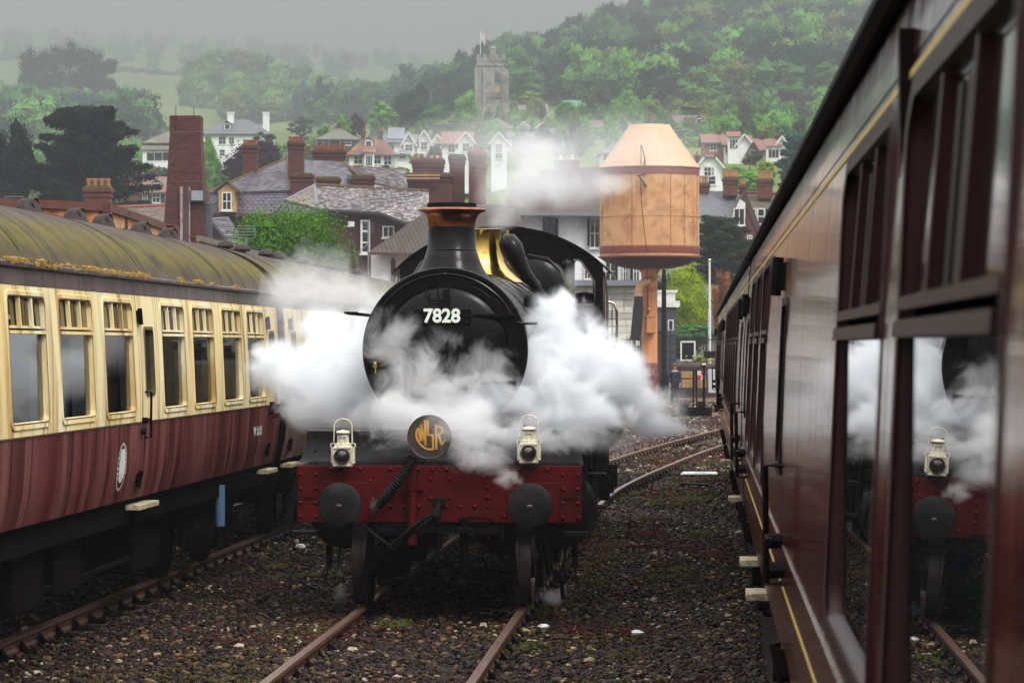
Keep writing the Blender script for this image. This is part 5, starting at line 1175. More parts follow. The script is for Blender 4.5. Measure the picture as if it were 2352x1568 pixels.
def poly_slates(par, Q, mat, base, sw=.30, sh=.26, name='slates', th=.015, extra=.006):
    """slates on a quad Q = eaveL, eaveR, ridgeR, ridgeL (world points), each one a thin lapped piece"""
    eL, eR, rR, rL = [Vector(p) for p in Q]; nrm = (eR-eL).cross(rL-eL)
    if nrm.length < 1e-6: nrm = (eR-eL).cross(rR-eL)
    nrm.normalize()
    if nrm.z < 0 : nrm = -nrm
    q = MB(); q.slab([eL, eR, rR, rL], nrm*-.12); o = q.build('roof_deck', base, par, smooth=0)
    rows = max(2, int(((rL+rR)/2-(eL+eR)/2).length/sh)); m = MB()
    for i in range(rows):
        u0 = i/rows; u1 = min(1, (i+1.25)/rows); a0 = eL.lerp(rL,u0); b0 = eR.lerp(rR,u0); a1 = eL.lerp(rL,u1); b1 = eR.lerp(rR,u1)
        w_ = (b0-a0).length; n = max(1, int(w_/sw)); off = .5 if i % 2 else 0
        for k in range(-1, n+1):
            v0 = max(0, (k+off)/n+.004); v1 = min(1, (k+1+off)/n-.004)
            if v1-v0 < .2/n: continue
            j = random.uniform(0, .010); l0 = nrm*(th+extra+j+random.uniform(0,.012)); l1 = nrm*(.002+j*.3)
            p = [a0.lerp(b0,v0)+l0, a0.lerp(b0,v1)+l0, a1.lerp(b1,v1)+l1, a1.lerp(b1,v0)+l1]; d = nrm*-(th+extra)
            m.add(p + [p[0]+d, p[1]+d], [(0,1,2,3),(0,4,5,1)])
    me_ = m.mesh(name, mat, 0); s = link(bpy.data.objects.new(name, me_), par); s['kind'] = 'stuff'
    return o
def ridge(par, a, b, mat, r=.11, n_=None, name='ridge_tile'):
    a = Vector(a); b = Vector(b); L = (b-a).length; n = n_ or max(2, int(L/.45)); q = MB(); q.cyl((0,0,0),(0,0,L/n*.94),r,n=7); me = q.mesh(name, mat, 40)
    rot = (b-a).to_track_quat('Z','Y')
    for k in range(n):
        o = link(bpy.data.objects.new(name, me), par); o.location = a.lerp(b,(k+.03)/n); o.rotation_mode = 'QUATERNION'; o.rotation_quaternion = rot
def chimney(par, x, y, z0, z1, w_, dp, mat, pots=3, potm=None, moss=True, poth=.55, yaw=0, potr=.13):
    q = MB(); q.box(x-w_/2,x+w_/2,y-dp/2,y+dp/2,z0,z1-.5); q.box(x-w_/2-.05,x+w_/2+.05,y-dp/2-.05,y+dp/2+.05,z1-.5,z1-.38)
    q.box(x-w_/2-.01,x+w_/2+.01,y-dp/2-.01,y+dp/2+.01,z1-.38,z1-.25); q.box(x-w_/2-.09,x+w_/2+.09,y-dp/2-.09,y+dp/2+.09,z1-.25,z1-.08)
    ch = q.build('chimney', mat, par, smooth=0)
    if moss: q = MB(); q.prism([(x-w_/2-.1,z1-.08),(x+w_/2+.1,z1-.08),(x+w_/2-.05,z1+.04),(x-w_/2+.05,z1+.04)], y-dp/2-.09, y+dp/2+.09); q.build('mossy_cap', MOS, ch, smooth=0)
    if pots:
        q = MB(); q.lathe([(potr,0),(potr*.8,poth*.8),(potr,poth*.84),(potr,poth),(potr*.6,poth),(potr*.6,poth*.6)], (0,0,0),(0,0,1),12); pm_ = q.mesh('chimney_pot', potm or POT, 40)
        for k in range(pots):
            o = link(bpy.data.objects.new('chimney_pot', pm_), ch); o.location = (x-w_/2+w_*(k+.5)/pots, y+random.uniform(-.05,.05), z1-.02)
    return ch
def win(par, x, y, z, w_, h, frame=None, bars=(1,1), arch=False, sill=True, fw=.07):
    """window in the wall plane y (faces -y), centre x, base z"""
    frame = frame or WHT; q = MB(); q.box(x-w_/2,x-w_/2+fw,y-.06,y+.02,z,z+h); q.box(x+w_/2-fw,x+w_/2,y-.06,y+.02,z,z+h); q.box(x-w_/2+fw,x+w_/2-fw,y-.06,y+.02,z+h-fw,z+h); q.box(x-w_/2+fw,x+w_/2-fw,y-.06,y+.02,z,z+fw)
    for k in range(bars[0]): xx = x-w_/2+w_*(k+1)/(bars[0]+1); q.box(xx-fw*.35,xx+fw*.35,y-.05,y+.01,z+fw,z+h-fw)
    for k in range(bars[1]): zz = z+h*(k+1)/(bars[1]+1); q.box(x-w_/2+fw,x+w_/2-fw,y-.052,y+.01,zz-fw*.35,zz+fw*.35)
    W_ = q.build('window', frame, par, smooth=0); q = MB(); q.box(x-w_/2+fw,x+w_/2-fw,y-.02,y-.01,z+fw,z+h-fw); q.build('pane', GLS, W_, smooth=0)
    if sill: q = MB(); q.box(x-w_/2-.08,x+w_/2+.08,y-.12,y+.01,z-.08,z-.003); q.build('sill', frame, W_, smooth=0)
    return W_

def house(label, x0, x1, yb, ye, yr, d, kind='side', wall=REN, roof='slate', dep=None, wins=((.25,.5),(.75,.5)), chims=(), gables=(), storeys=1, yaw=0, cat='house', dormers=(), extra=None, below=5, name='house', ww=.9, wh=1.1, porch=None, over=.35, group=None, hipx=None):
    a = at(x0, 794, d); b_ = at(x1, 794, d); w_ = (x1-x0)/F*d; h = (yb-ye)/F*d; hr = (ye-yr)/F*d; zb = zat(yb, d); dep = dep or max(6, w_*.75)
    c_ = (a+b_)/2; t = empty(name, (c_.x, c_.y, zb), TH+yaw, label=label, cat=cat, group=group)
    RM = dict(slate=M['h_slate'], red=M['h_red'], brown=M['h_brown'], thatch=M['h_thatch'], green=M['h_green'], rust=M['h_rust'])[roof]
    q = MB(); q.box(-w_/2,w_/2,0,dep,-below,h)
    if kind == 'side': q.prism([(0,h),(dep/2,h+hr-.05),(dep,h)], -w_/2, w_/2, 'yz')
    if kind == 'front': q.prism([(-w_/2,h),(0,h+hr-.05),(w_/2,h)], 0, dep, 'xz')
    if kind == 'half': q.prism([(-w_/2,h),(-w_*.22,h+hr*.72),(w_*.22,h+hr*.72),(w_/2,h)], 0, dep, 'xz')
    q.build('wall', wall, t, smooth=0); o_ = over; th = Vector((0,0,-.14)); q = MB(); sl_ = hr/(dep/2) if kind == 'side' else hr/(w_/2)
    if kind == 'side':
        q.slab([(-w_/2-o_,-o_,h-o_*sl_),(w_/2+o_,-o_,h-o_*sl_),(w_/2+o_,dep/2,h+hr),(-w_/2-o_,dep/2,h+hr)], (0,0,.14)); q.slab([(-w_/2-o_,dep+o_,h-o_*sl_),(w_/2+o_,dep+o_,h-o_*sl_),(w_/2+o_,dep/2,h+hr),(-w_/2-o_,dep/2,h+hr)], (0,0,.139))
    elif kind in ('front', 'half'):
        for s in (-1,1):
            if kind == 'front': q.slab([(s*(w_/2+o_),-o_,h-o_*sl_),(s*(w_/2+o_),dep,h-o_*sl_),(0,dep,h+hr),(0,-o_,h+hr)], (0,0,.14))
            else: q.slab([(s*(w_/2+o_),-o_,h-o_*sl_),(s*(w_/2+o_),dep,h-o_*sl_),(s*w_*.2,dep,h+hr*.75),(s*w_*.22,-o_,h+hr*.75)], (0,0,.14))
        if kind == 'half': q.slab([(-w_*.22,-o_,h+hr*.75),(w_*.22,-o_,h+hr*.75),(w_*.1,dep*.3,h+hr),(-w_*.1,dep*.3,h+hr)], (0,0,.14)); q.slab([(-w_*.22,dep*.3,h+hr*.7),(w_*.22,dep*.3,h+hr*.7),(w_*.1,dep*.3,h+hr),(-w_*.1,dep*.3,h+hr)],(0,.1,.1))
    else:
        rx = hipx if hipx is not None else max(0, w_/2-dep/2*.9)
        E = [(-w_/2-o_,-o_,h-.15),(w_/2+o_,-o_,h-.15),(w_/2+o_,dep+o_,h-.15),(-w_/2-o_,dep+o_,h-.15)]; r1 = (-rx,dep/2,h+hr); r2 = (rx,dep/2,h+hr)
        vs = E + [r1, r2]; q.add(vs, [(0,1,5,4),(1,2,5),(2,3,4,5),(3,0,4),(3,2,1,0)])
    RO = q.build('roof', RM, t, smooth=0)
    if kind in ('front','half') :
        q = MB(); top = (0, h+hr) if kind == 'front' else (-w_*.22, h+hr*.75)
        for s in (-1,1): q.bar((s*(w_/2+o_),-o_-.04,h-o_*sl_+.02),(s*abs(top[0]) if kind=='half' else 0,-o_-.04,top[1]+.04),.06,.2)
        q.build('bargeboard', WHT if wall is REN else M['gasket'], RO, smooth=0)
    q = MB(); 
    if kind in ('side','hip'): q.box(-w_/2-o_,w_/2+o_,-o_-.08,-o_,h-.3 if kind=='hip' else h-o_*sl_-.12,h-.16 if kind=='hip' else h-o_*sl_+.02); q.build('gutter', M['gasket'], RO, smooth=0)
    for wn in wins:
        fx, fz = wn[:2]; sw_ = wn[2] if len(wn) > 2 else ww; shh = wn[3] if len(wn) > 3 else wh
        win(t, -w_/2+w_*fx, 0, h*fz-shh/2, sw_, shh)
    for (fx, pw, topy, pots) in chims:
        zt = (yb-topy)/F*(d+dep/2); chimney(RO, -w_/2+w_*fx, dep/2, h, zt, pw/F*d, .7, BRK if wall is not None and topy > 0 else REN, pots, POTR, False, .35, potr=.1)
    for (fx, fw_, fz) in dormers:
        x = -w_/2+w_*fx; zz = h+hr*fz; yy = dep/2*fz*.85; dw = fw_/F*d; q = MB(); q.box(x-dw/2,x+dw/2,yy,dep/2,zz-.3,zz+.9); D_ = q.build('dormer', REN, RO, smooth=0)
        q = MB(); 
        for s in (-1,1): q.slab([(x+s*(dw/2+.15),yy-.2,zz+.85),(x+s*(dw/2+.15),dep/2,zz+.85),(x,dep/2,zz+.9+dw*.45),(x,yy-.2,zz+.9+dw*.45)], (0,0,.1))
        q.prism([(x-dw/2,zz+.9),(x+dw/2,zz+.9),(x,zz+.85+dw*.42)], yy, yy+.3); q.build('dormer_roof', RM, t, smooth=0)
        q = MB(); q.box(x-dw/2+.12,x+dw/2-.12,yy-.02,yy-.01,zz,zz+.75); q.build('dormer_pane', GLS, t, smooth=0)
    if porch:
        fx, pw = porch; x = -w_/2+w_*fx; pw = pw/F*d; q = MB(); q.box(x-pw/2,x+pw/2,-1.2,0,-below,1.9); q.build('bay', wall, t, smooth=0)
        q = MB(); q.slab([(x-pw/2-.2,-1.5,1.85),(x+pw/2+.2,-1.5,1.85),(x+pw/2+.2,0,2.6),(x-pw/2-.2,0,2.6)], (0,0,.12)); q.build('bay_roof', RM, t, smooth=0)
        win(t, x, -1.2, .4, pw*.75, 1.2, bars=(2,0), sill=False)
    if extra: extra(t, w_, h, hr, dep)
    return t
M['h_slate'] = pm('grey_slate_roof', (.13,.13,.145), (.08,.08,.09), rough=.6, scale=2.5, stretch=(1,1,4), dirt=(.12,.12,.07), dirt_amt=.25, dirt_scale=.6)
M['h_red'] = pm('red_tile_roof', (.26,.125,.090), (.18,.08,.062), rough=.8, scale=2.5, stretch=(1,1,4), dirt=(.16,.09,.06), dirt_amt=.4, dirt_scale=.5)
M['h_rust'] = pm('rusty_brown_tile_roof', (.17,.065,.045), (.10,.04,.035), rough=.8, scale=2.2, stretch=(1,1,4), dirt=(.32,.17,.03), dirt_amt=.4, dirt_scale=.5)
M['h_brown'] = pm('grey_brown_tile_roof', (.16,.11,.095), (.10,.07,.06), rough=.8, scale=2.5, stretch=(1,1,4))
M['h_thatch'] = pm('grey_thatch', (.17,.16,.13), (.11,.10,.09), rough=.95, scale=1.5, stretch=(5,5,.6), dirt=(.20,.20,.06), dirt_amt=.4, dirt_scale=.4, bump=.03)
M['h_green'] = pm('green_copper_roof', (.12,.26,.19), (.09,.20,.15), rough=.7, scale=2)
SHD = pm('dark_slate_hung_wall', (.05,.044,.055), (.03,.027,.035), rough=.75, scale=4)
PBR = pm('pinkish_brick', (.32,.15,.11), (.24,.11,.08), rough=.85, scale=2)
# ---- town houses on the hill
house('white villa with hipped grey roof and tiled porch, left of the tall brick chimney', 331, 470, 378, 326, 296, 420, 'hip', REN, 'thatch', wins=((.12,.78,.9,1.0),(.32,.78,.6,1.0),(.62,.78),(.62,.3)), porch=(.25,72), chims=((.42,8,290,1),), dep=7)
house('large white villa with dark slate hipped roof and two white chimneys', 458, 622, 366, 306, 270, 500, 'hip', REN, 'slate', wins=((.12,.72,1,1.3),(.32,.72,1.2,1.3),(.45,.72),(.8,.72),(.12,.25),(.32,.25)), dormers=((.38,13,.30),), dep=9, extra=lambda t,w_,h,hr,dep: [chimney(t, -w_/2+w_*f, dep/2-1, h, h+hr+1.2, 1.0, .8, REN, 1, POTR, False, .3) for f in (.41,.91)])
house('thatched grey cottage with long hipped roof below the hill wood', 729, 822, 336, 318, 289, 470, 'hip', SHD, 'thatch', wins=((.14,.5,1.9,1.0),(.7,.5,1.7,.9)), chims=((.5,9,279,1),), dep=8)
house('white house with steep rust-red hipped roof and two tall brick chimneys', 802, 906, 392, 353, 313, 340, 'hip', REN, 'rust', wins=((.2,.66,1,1.1),(.45,.66,1,1.1),(.2,.12,1.2,.8),(.62,.66),(.85,.6)), chims=((.28,10,297,1),(.66,10,297,1)), dormers=((.42,17,.35),), porch=(.45,22), dep=6, hipx=1.1)
house('small pale cottage with slate roof right of the rust-roofed house', 912, 936, 382, 352, 338, 335, 'hip', REN, 'slate', wins=((.5,.8,.8,.7),), dep=5)
house('half-timbered gabled house with solar panels on its slate roof', 884, 952, 344, 327, 306, 405, 'side', REN, 'slate', wins=((.2,.5),), dep=8,
      extra=lambda t,w_,h,hr,dep: (MB().slab([(-w_/2+.3,.6,h+.45),(w_*.15,.6,h+.45),(w_*.15,2.9,h+2.05),(-w_/2+.3,2.9,h+2.05)], (0,0,.08)).build('solar_panel', LEAD, t, smooth=0)))
house('white timber-framed gable end beside the solar panel roof', 926, 952, 345, 327, 306, 400, 'front', REN, 'slate', wins=((.5,.3,1.0,.9),), dep=8,
      extra=lambda t,w_,h,hr,dep: [MB().box(x-.05,x+.05,-.03,0,h,h+hr*(1-abs(x)/(w_/2))-.1).build('timber', M['gasket'], t, smooth=0) for x in (-.45,-.22,0,.22,.45)])
house('white gabled house blurred by steam, brown roof, left of two', 958, 990, 345, 325, 300, 415, 'front', REN, 'rust', wins=((.5,.5),), dep=8)
house('smaller white gabled house blurred by steam, right of two', 992, 1018, 347, 329, 310, 410, 'front', REN, 'brown', wins=((.5,.5),), dep=8)
house('pink-roofed house with white front behind the engine chimney steam', 1018, 1082, 352, 330, 300, 400, 'side', REN, 'red', wins=((.3,.5),(.7,.5)), dep=8)
house('white gable with red roof slopes standing left of the hazy tile-hung gable', 1052, 1088, 352, 325, 304, 385, 'front', REN, 'red', wins=((.5,.5),), dep=9)
house('tile-hung white gable with dark red roof in thin steam', 1128, 1164, 362, 326, 305, 385, 'front', REN, 'rust', wins=((.5,.6),(.5,.2)), dep=9)
house('white house with brown pyramid roof just below the church tower', 1102, 1184, 306, 294, 266, 600, 'hip', REN, 'brown', wins=((.4,.5),(.8,.5)), dep=10)
house('white gable with slate roof below the church nave, left one', 1184, 1222, 306, 298, 280, 560, 'front', REN, 'slate', wins=(), dep=9)
house('white gable with slate roof below the church nave, right one', 1224, 1270, 308, 298, 281, 558, 'front', REN, 'slate', wins=(), dep=9, chims=((.5,6,274,1),))
house('low white house with long dark slate roof and bay window', 1156, 1246, 338, 316, 303, 480, 'side', REN, 'slate', wins=((.35,.5,.7,1.0),(.72,.45,2.2,1.3)), dep=7)
house('small brick gable with white-framed window at the end of a long slate roof', 1244, 1280, 338, 320, 305, 476, 'front', PBR, 'slate', wins=((.5,.45,1.3,1.1),), dep=7)
house('dark-roofed cottage with white gabled dormer', 1268, 1332, 330, 319, 292, 500, 'side', REN, 'slate', wins=((.15,.5),(.85,.5)), dep=8, dormers=((.35,20,.15),), chims=((.6,5,286,1),))
house('white house with green roof and little turret among the trees', 1292, 1346, 262, 250, 228, 750, 'side', REN, 'green', wins=((.5,.4),(.8,.4)), dep=9, chims=((.05,4,224,1),(.93,5,222,0)))
house('long grey-roofed building left of the water tower cone', 1352, 1420, 300, 293, 275, 560, 'side', REN, 'brown', wins=((.3,.4),(.7,.4)), dep=8)
house('hazy white house with slate roof low behind the steam, left of the tank', 1380, 1450, 372, 350, 322, 385, 'hip', REN, 'slate', wins=((.55,.6,1.6,.9),(.2,.6)), dep=8)
house('brown-roofed chalet house with white dormers above the tank cone', 1551, 1622, 299, 289, 262, 560, 'side', REN, 'brown', wins=((.4,.5),(.8,.5)), dep=9, dormers=((.38,14,.1),(.78,14,.25)), chims=((.04,8,262,1),))
house('brick and white gabled wing of the left red-roofed house', 1617, 1660, 345, 328, 306, 402, 'side', PBR, 'red', wins=((.5,.5),), dep=7, chims=((.9,7,296,1),))
house('red-roofed house with broad white gable and square bay, left of two', 1664, 1726, 350, 334, 308, 400, 'side', REN, 'red', wins=((.15,.4),), dep=9, porch=(.32,26), chims=((.55,12,301,2),), yaw=0)
house('plain white gable end of the left red-roofed house', 1692, 1728, 347, 331, 309, 399, 'front', REN, 'red', wins=(), dep=8)
house('brick gabled wing with green door of the right red-roofed house', 1718, 1742, 358, 347, 328, 398, 'front', PBR, 'red', wins=((.5,.4,.9,1.0),), dep=7)
house('red-roofed house with white bay over brick, right of two', 1738, 1800, 372, 346, 316, 400, 'side', REN, 'red', wins=((.1,.6),), dep=9, porch=(.6,34), chims=((.3,9,306,2),(.88,10,306,1)))
house('white gable end of the right red-roofed house', 1780, 1812, 368, 336, 314, 399, 'front', REN, 'red', wins=((.4,.55,1.4,1.0),), dep=8)
house('white house with half-hipped gable and brick ground floor', 1600, 1660, 424, 384, 356, 330, 'half', REN, 'brown', wins=((.42,.75,.8,1.0),(.62,.75,.35,.9),(.45,.25,1.6,1.0)), dep=9, chims=((.85,8,352,1),(.12,9,350,1)))
house('red-tiled house with slate-hung walls and arched dormer window', 318, 392, 470, 440, 405, 370, 'side', SHD, 'red', wins=((.55,.55,1.0,1.3),(.2,.5,.6,1.2),(.9,.4,.5,1.2)), dep=7, chims=((.33,15,388,4),), dormers=((.56,17,.08),))
# turret with witch-hat roof
p_ = at(311, 794, 390); t = empty('turret', (p_.x,p_.y,zat(470,390)), TH, label='red-tiled pointed turret beside the slate-hung house', cat='turret')
q = MB(); q.lathe([(2.0,-4),(2.0,2.4)], (0,0,0),(0,0,1),8); q.build('wall', BRK, t, smooth=0); q = MB(); q.lathe([(2.5,2.1),(1.7,2.9),(.9,4.2),(.32,5.0)], (0,0,0),(0,0,1),8); R_ = q.build('roof', M['h_red'], t, smooth=0)
q = MB(); q.lathe([(.32,5.0),(.28,5.1),(.01,6.2)], (0,0,0),(0,0,1),8); q.build('roof_tip', LEAD, R_, smooth=0); chimney(R_, .55, -1.2, 1.5, 4.3, .9, .7, BRO, 0, moss=False)
# ---- church
tp = at(1128, 794, 750); zt0 = zat(300, 750); u = 750/F
ch = empty('church', (tp.x, tp.y, zt0), TH, label='grey stone church with tall battlemented tower on the hillside', cat='church')
STO = pm('grey_church_stone', (.42,.385,.35), (.25,.225,.21), rough=.9, scale=.8, dirt=(.10,.09,.09), dirt_amt=.5, dirt_scale=.35, bump=.04)
q = MB(); hw = 33*u; H = 158*u; q.box(-hw,hw,0,2*hw,-6,H); TW = q.build('tower', STO, ch, smooth=0)
q = MB()
for x in (-hw-.15, -hw+1.9, hw-.55): q.box(x-.35,x+.35,-.6,0,-6,H*.92); 
q.box(hw,hw+.8,.2,1,-6,H*.9); q.build('buttress', STO, TW, smooth=0)
q = MB(); q.box(-hw-.2,hw+.2,-.2,2*hw+.2,H*.48,H*.50); q.box(-hw-.25,hw+.25,-.25,2*hw+.25,H*.94,H*.965); q.box(-hw-.1,hw+.1,-.1,2*hw+.1,H,H+.9); q.build('string_course', STO, TW, smooth=0)
mm = MB(); mm.box(-.5,.5,-.12,.3,0,.9); mer = mm.mesh('merlon', STO, 0)
for k in range(5): o = link(bpy.data.objects.new('merlon', mer), TW); o.location = (-hw+.5+k*(2*hw-1)/4, 0, H+.9)
q = MB(); q.box(-.1,1.1,-.2,.9,H,H+3.2); q.lathe([(.9,H+3.2),(.5,H+3.6),(.0,H+4.0)],(.5,.4,0),(0,0,1),8); q.build('stair_turret', STO, TW, smooth=0)
for x, z, w_, h_ in ((1.5,H*.70,1.1,2.4),(-1.7,H*.70,1.0,2.4)):
    q = MB(); q.prism([(x-w_/2,z),(x+w_/2,z),(x+w_/2,z+h_*.75),(x,z+h_),(x-w_/2,z+h_*.75)], -.08, .02); W_ = q.build('belfry_window', M['gasket'], TW, smooth=0)
    q = MB(); 
    for k in range(5): q.box(x-w_/2+.1,x+w_/2-.1,-.14,-.08,z+.2+.4*k,z+.32+.4*k)
    q.build('louvre', LEAD, W_, smooth=0)
q = MB(); q.box(.9,2.3,-.12,.0,H*.55,H*.63); q.build('clock_panel', YST, TW, smooth=0)
q = MB(); q.tube([(-hw+.9,1,H),(-hw+.9,1,H+7.5)],.09,6); fp = q.build('flagpole', WHT, TW); q = MB(); q.prism([(-hw+.9,H+7.2),(-hw+1.2,H+5.6),(-hw+1.9,H+3.9),(-hw+2.1,H+4.9),(-hw+2.0,H+6.6)], 1, 1.03); q.build('flag', pm('red_and_white_flag',(.72,.66,.66),(.62,.42,.42),rough=.8,scale=1.2,var=.2), fp, smooth=0)
NX0 = 30*u; NX1 = 132*u
q = MB(); q.box(NX0,NX1,3,11,-7,1.6); q.prism([(3,1.6),(7,6.0),(11,1.6)], NX0, NX1, 'yz'); q.build('nave', STO, ch, smooth=0)
nr = lambda x: [(x,2.6,1.2),(x,7,6.4+ (x-NX0)*.06)]
q = MB(); a = nr(NX0-.3); b_ = nr(NX1); q.slab([a[0],b_[0],b_[1],a[1]], (0,0,.2)); q.slab([(NX0,11.4,1.2),(NX1,11.4,1.2),b_[1],a[1]], (0,0,.19)); NR = q.build('nave_roof', pm('pale_mauve_slate_roof',(.30,.27,.28),(.20,.18,.18),rough=.7,scale=1.5,stretch=(3,1,1)), ch, smooth=0)
ridge(NR, a[1], b_[1], M['h_red'], .25, 14)
# ---- tall brick chimney near the yard
D0 = 120; u = D0/F
p_ = at(429, 794, D0); tc_ = empty('brick_chimney', (p_.x,p_.y,0), TH, label='tall tapering red brick chimney with steel duct at left of centre', cat='chimney stack')
prof = [(-1,.81),(zat(545,D0),.81),(zat(400,D0),.66),(zat(318,D0),.585),(zat(305,D0),.575)]
q = MB(); vs = []
for z, hw in prof: vs += [(-hw-.02,0-hw,z),(hw,-hw,z),(hw,hw,z),(-hw-.02,hw,z)]
fs = [(4*k+i,4*k+(i+1)%4,4*k+4+(i+1)%4,4*k+4+i) for k in range(4) for i in range(4)]; q.add(vs, fs)
SH = q.build('shaft', BRK, tc_, smooth=0)
# brick courses: each course a thin proud band of bricks, joined
cb = MB()
z = 2.0
while z < zat(272, D0):
    hw = np.interp(z, [p[0] for p in prof], [p[1] for p in prof]) if z < zat(303,D0) else .60
    n = 6; off = .5 if int(z/.075) % 2 else 0
    for k in range(-1, n+1):
        xa = max(-hw-.02, -hw+2*hw*(k+off)/n+.008); xb = min(hw, -hw+2*hw*(k+1+off)/n-.008)
        if xb-xa > .04: cb.box(xa, xb, -hw-.012-random.random()*.004, -hw+.02, z+.006, z+.069)
    z += .075
me_ = cb.mesh('brick_courses', slatemat('red_bricks', [(.045,.012,.010),(.080,.019,.014),(.105,.026,.018),(.060,.015,.011)], (.05,.02,.018), .15), 0); o = link(bpy.data.objects.new('brick_courses', me_), SH); o['kind'] = 'stuff'
q = MB(); zt = zat(268,D0); q.box(-.60,.58,-.59,.59,zat(304,D0),zt); q.build('chimney_head', BRK, tc_, smooth=0)
q = MB(); q.box(-.62,.60,-.61,.61,zat(306,D0),zat(304,D0)); q.box(.0,.70,-.72,-.6,zat(420,D0),zat(418,D0)); q.build('mortar_band', M['mortar'], tc_, smooth=0)
q = MB(); q.tube([(-.36,-.62,zat(304,D0)),(-.36,-.62,zat(246,D0))],.012,5); q.build('lightning_rod', M['loco_matt'], tc_)
q = MB(); q.tube([(.33,-.6,zt-.1),(.33,-.6,zat(248,D0))],.012,5); q.build('lightning_rod', M['loco_matt'], tc_)
q = MB(); q.box(-.16,-.06,-.95,-.7,0,zat(432,D0)); q.box(.18,.22,-.95,-.7,0,zat(432,D0)); q.build('duct_edge', pm('pale_rusty_flange',(.45,.38,.34),(.25,.14,.11),rough=.8,scale=8), tc_, smooth=0)
q = MB(); q.box(-.06,.18,-.93,-.7,0,zat(434,D0)); q.build('vertical_duct', pm('dark_rusty_steel',(.09,.05,.045),(.05,.03,.03),rough=.8,scale=4), tc_, smooth=0)
q = MB(); q.box(.12,.95,-.98,-.6,zat(465,D0),zat(440,D0)); q.build('duct_box', pm('rusty_box',(.14,.08,.06),(.07,.04,.03),rough=.7,scale=4), tc_, smooth=0)
q = MB(); q.box(.28,.72,-1.0,-.982,zat(463,D0),zat(441,D0)); q.build('bright_plate', pm('galvanised_plate',(.50,.53,.56),(.35,.38,.42),rough=.35,metal=.6,scale=5), tc_, smooth=0)
q = MB(); q.box(.78,1.0,-.4,-.1,0,zat(468,D0)); q.build('side_flue', pm('blue_grey_steel',(.10,.11,.14),(.07,.08,.10),rough=.5,scale=3), tc_, smooth=0)
# ---- hotel block: slate roofs, mansard, chimneys, brick walls
def bldg(name, label, x, d, cat='building'):
    p_ = at(x, 794, d); return empty(name, (p_.x,p_.y,0), 0, label=label, cat=cat)
def W2L(t, pts): return [Vector(p) - Vector(t.location) for p in pts]
def facade(t, x0, x1, yt, yb, d, mat, dep=6, name='wall'):
    a = at(x0,yt,d); b_ = at(x1,yt,d); zt = zat(yt,d); zb = zat(yb,d) if yb else -1; P = W2L(t, [(a.x,a.y,zb),(b_.x,b_.y,zb),(b_.x,b_.y,zt),(a.x,a.y,zt)])
    q = MB(); q.slab(P, FW*dep); return q.build(name, mat, t, smooth=0)
def chim(t, x0, x1, yt, yb, d, mat=BRK, pots=4, pot=POTR, poth=.35, dp=1.0, moss=True):
    c_ = at((x0+x1)/2, 794, d); w_ = (x1-x0)/F*d-.16
    e = empty('stack', (0,0,0)); C.objects.unlink(e); bpy.data.objects.remove(e)
    l = Vector((c_.x,c_.y,0)) - Vector(t.location); ch_ = chimney(t, 0, 0, zat(yb,d), zat(yt,d), w_, dp, mat, pots, pot, moss, poth); ch_.location = (l.x,l.y,0); ch_.rotation_euler = (0,0,TH); return ch_
hb_ = bldg('hotel', 'red brick hotel with mossy slate hipped roofs and tall brick chimneys', 700, 200)
A3 = lambda *p: W2L(hb_, [at(*a) for a in p])
dE, dR = 197, 203
poly_slates(hb_, A3((474,442,dE),(668,437,dE),(661,366,dR),(655,367,dR)), SLC, M['h_slate'])
poly_slates(hb_, A3((670,437,dE),(862,442,dE),(797,372,dR),(663,366,dR)), SLC, M['h_slate'])
ridge(hb_, *A3((669,438,dE-.3),(661,365,dR)), MOS, .14); ridge(hb_, *A3((474,442,dE),(655,366,dR)), MOS, .10)
poly_slates(hb_, A3((798,408,dE+1),(938,436,dE+1),(935,390,dR+3),(795,383,dR+3)), SLM, M['h_slate'])
poly_slates(hb_, A3((760,442,dE),(862,446,dE),(838,418,dR),(790,376,dR)), SLM, M['h_slate'])
ridge(hb_, *A3((790,374,dR),(858,432,dE-1)), MOS, .12); ridge(hb_, *A3((795,383,dR+3),(938,391,dR+3)), MOS, .1)
poly_slates(hb_, A3((470,494,195.5),(690,500,195.5),(690,440,197.2),(474,444,197.2)), SLP, SHD, sw=.32, sh=.28)
poly_slates(hb_, A3((690,500,195.5),(860,502,195.5),(865,441,197.2),(691,440,197.2)), SLP, SHD, sw=.32, sh=.28)
facade(hb_, 470, 900, 494, None, 196.5, BRK, 8)
q = MB(); P = A3((468,496,195.2),(900,500,195.2),(900,494,195.2),(468,490,195.2)); q.slab(P, FW*.6); q.build('cornice', BRO, hb_, smooth=0)
chim(hb_, 556, 594, 333, 420, 201); chim(hb_, 660, 701, 326, 405, 199); chim(hb_, 717, 796, 344, 390, 205, pots=8)
chim(hb_, 665, 722, 400, 470, 193, pots=0, dp=1.4); chim(hb_, 725, 783, 408, 424, 192, pots=0); chim(hb_, 808, 862, 404, 432, 192, pots=0)
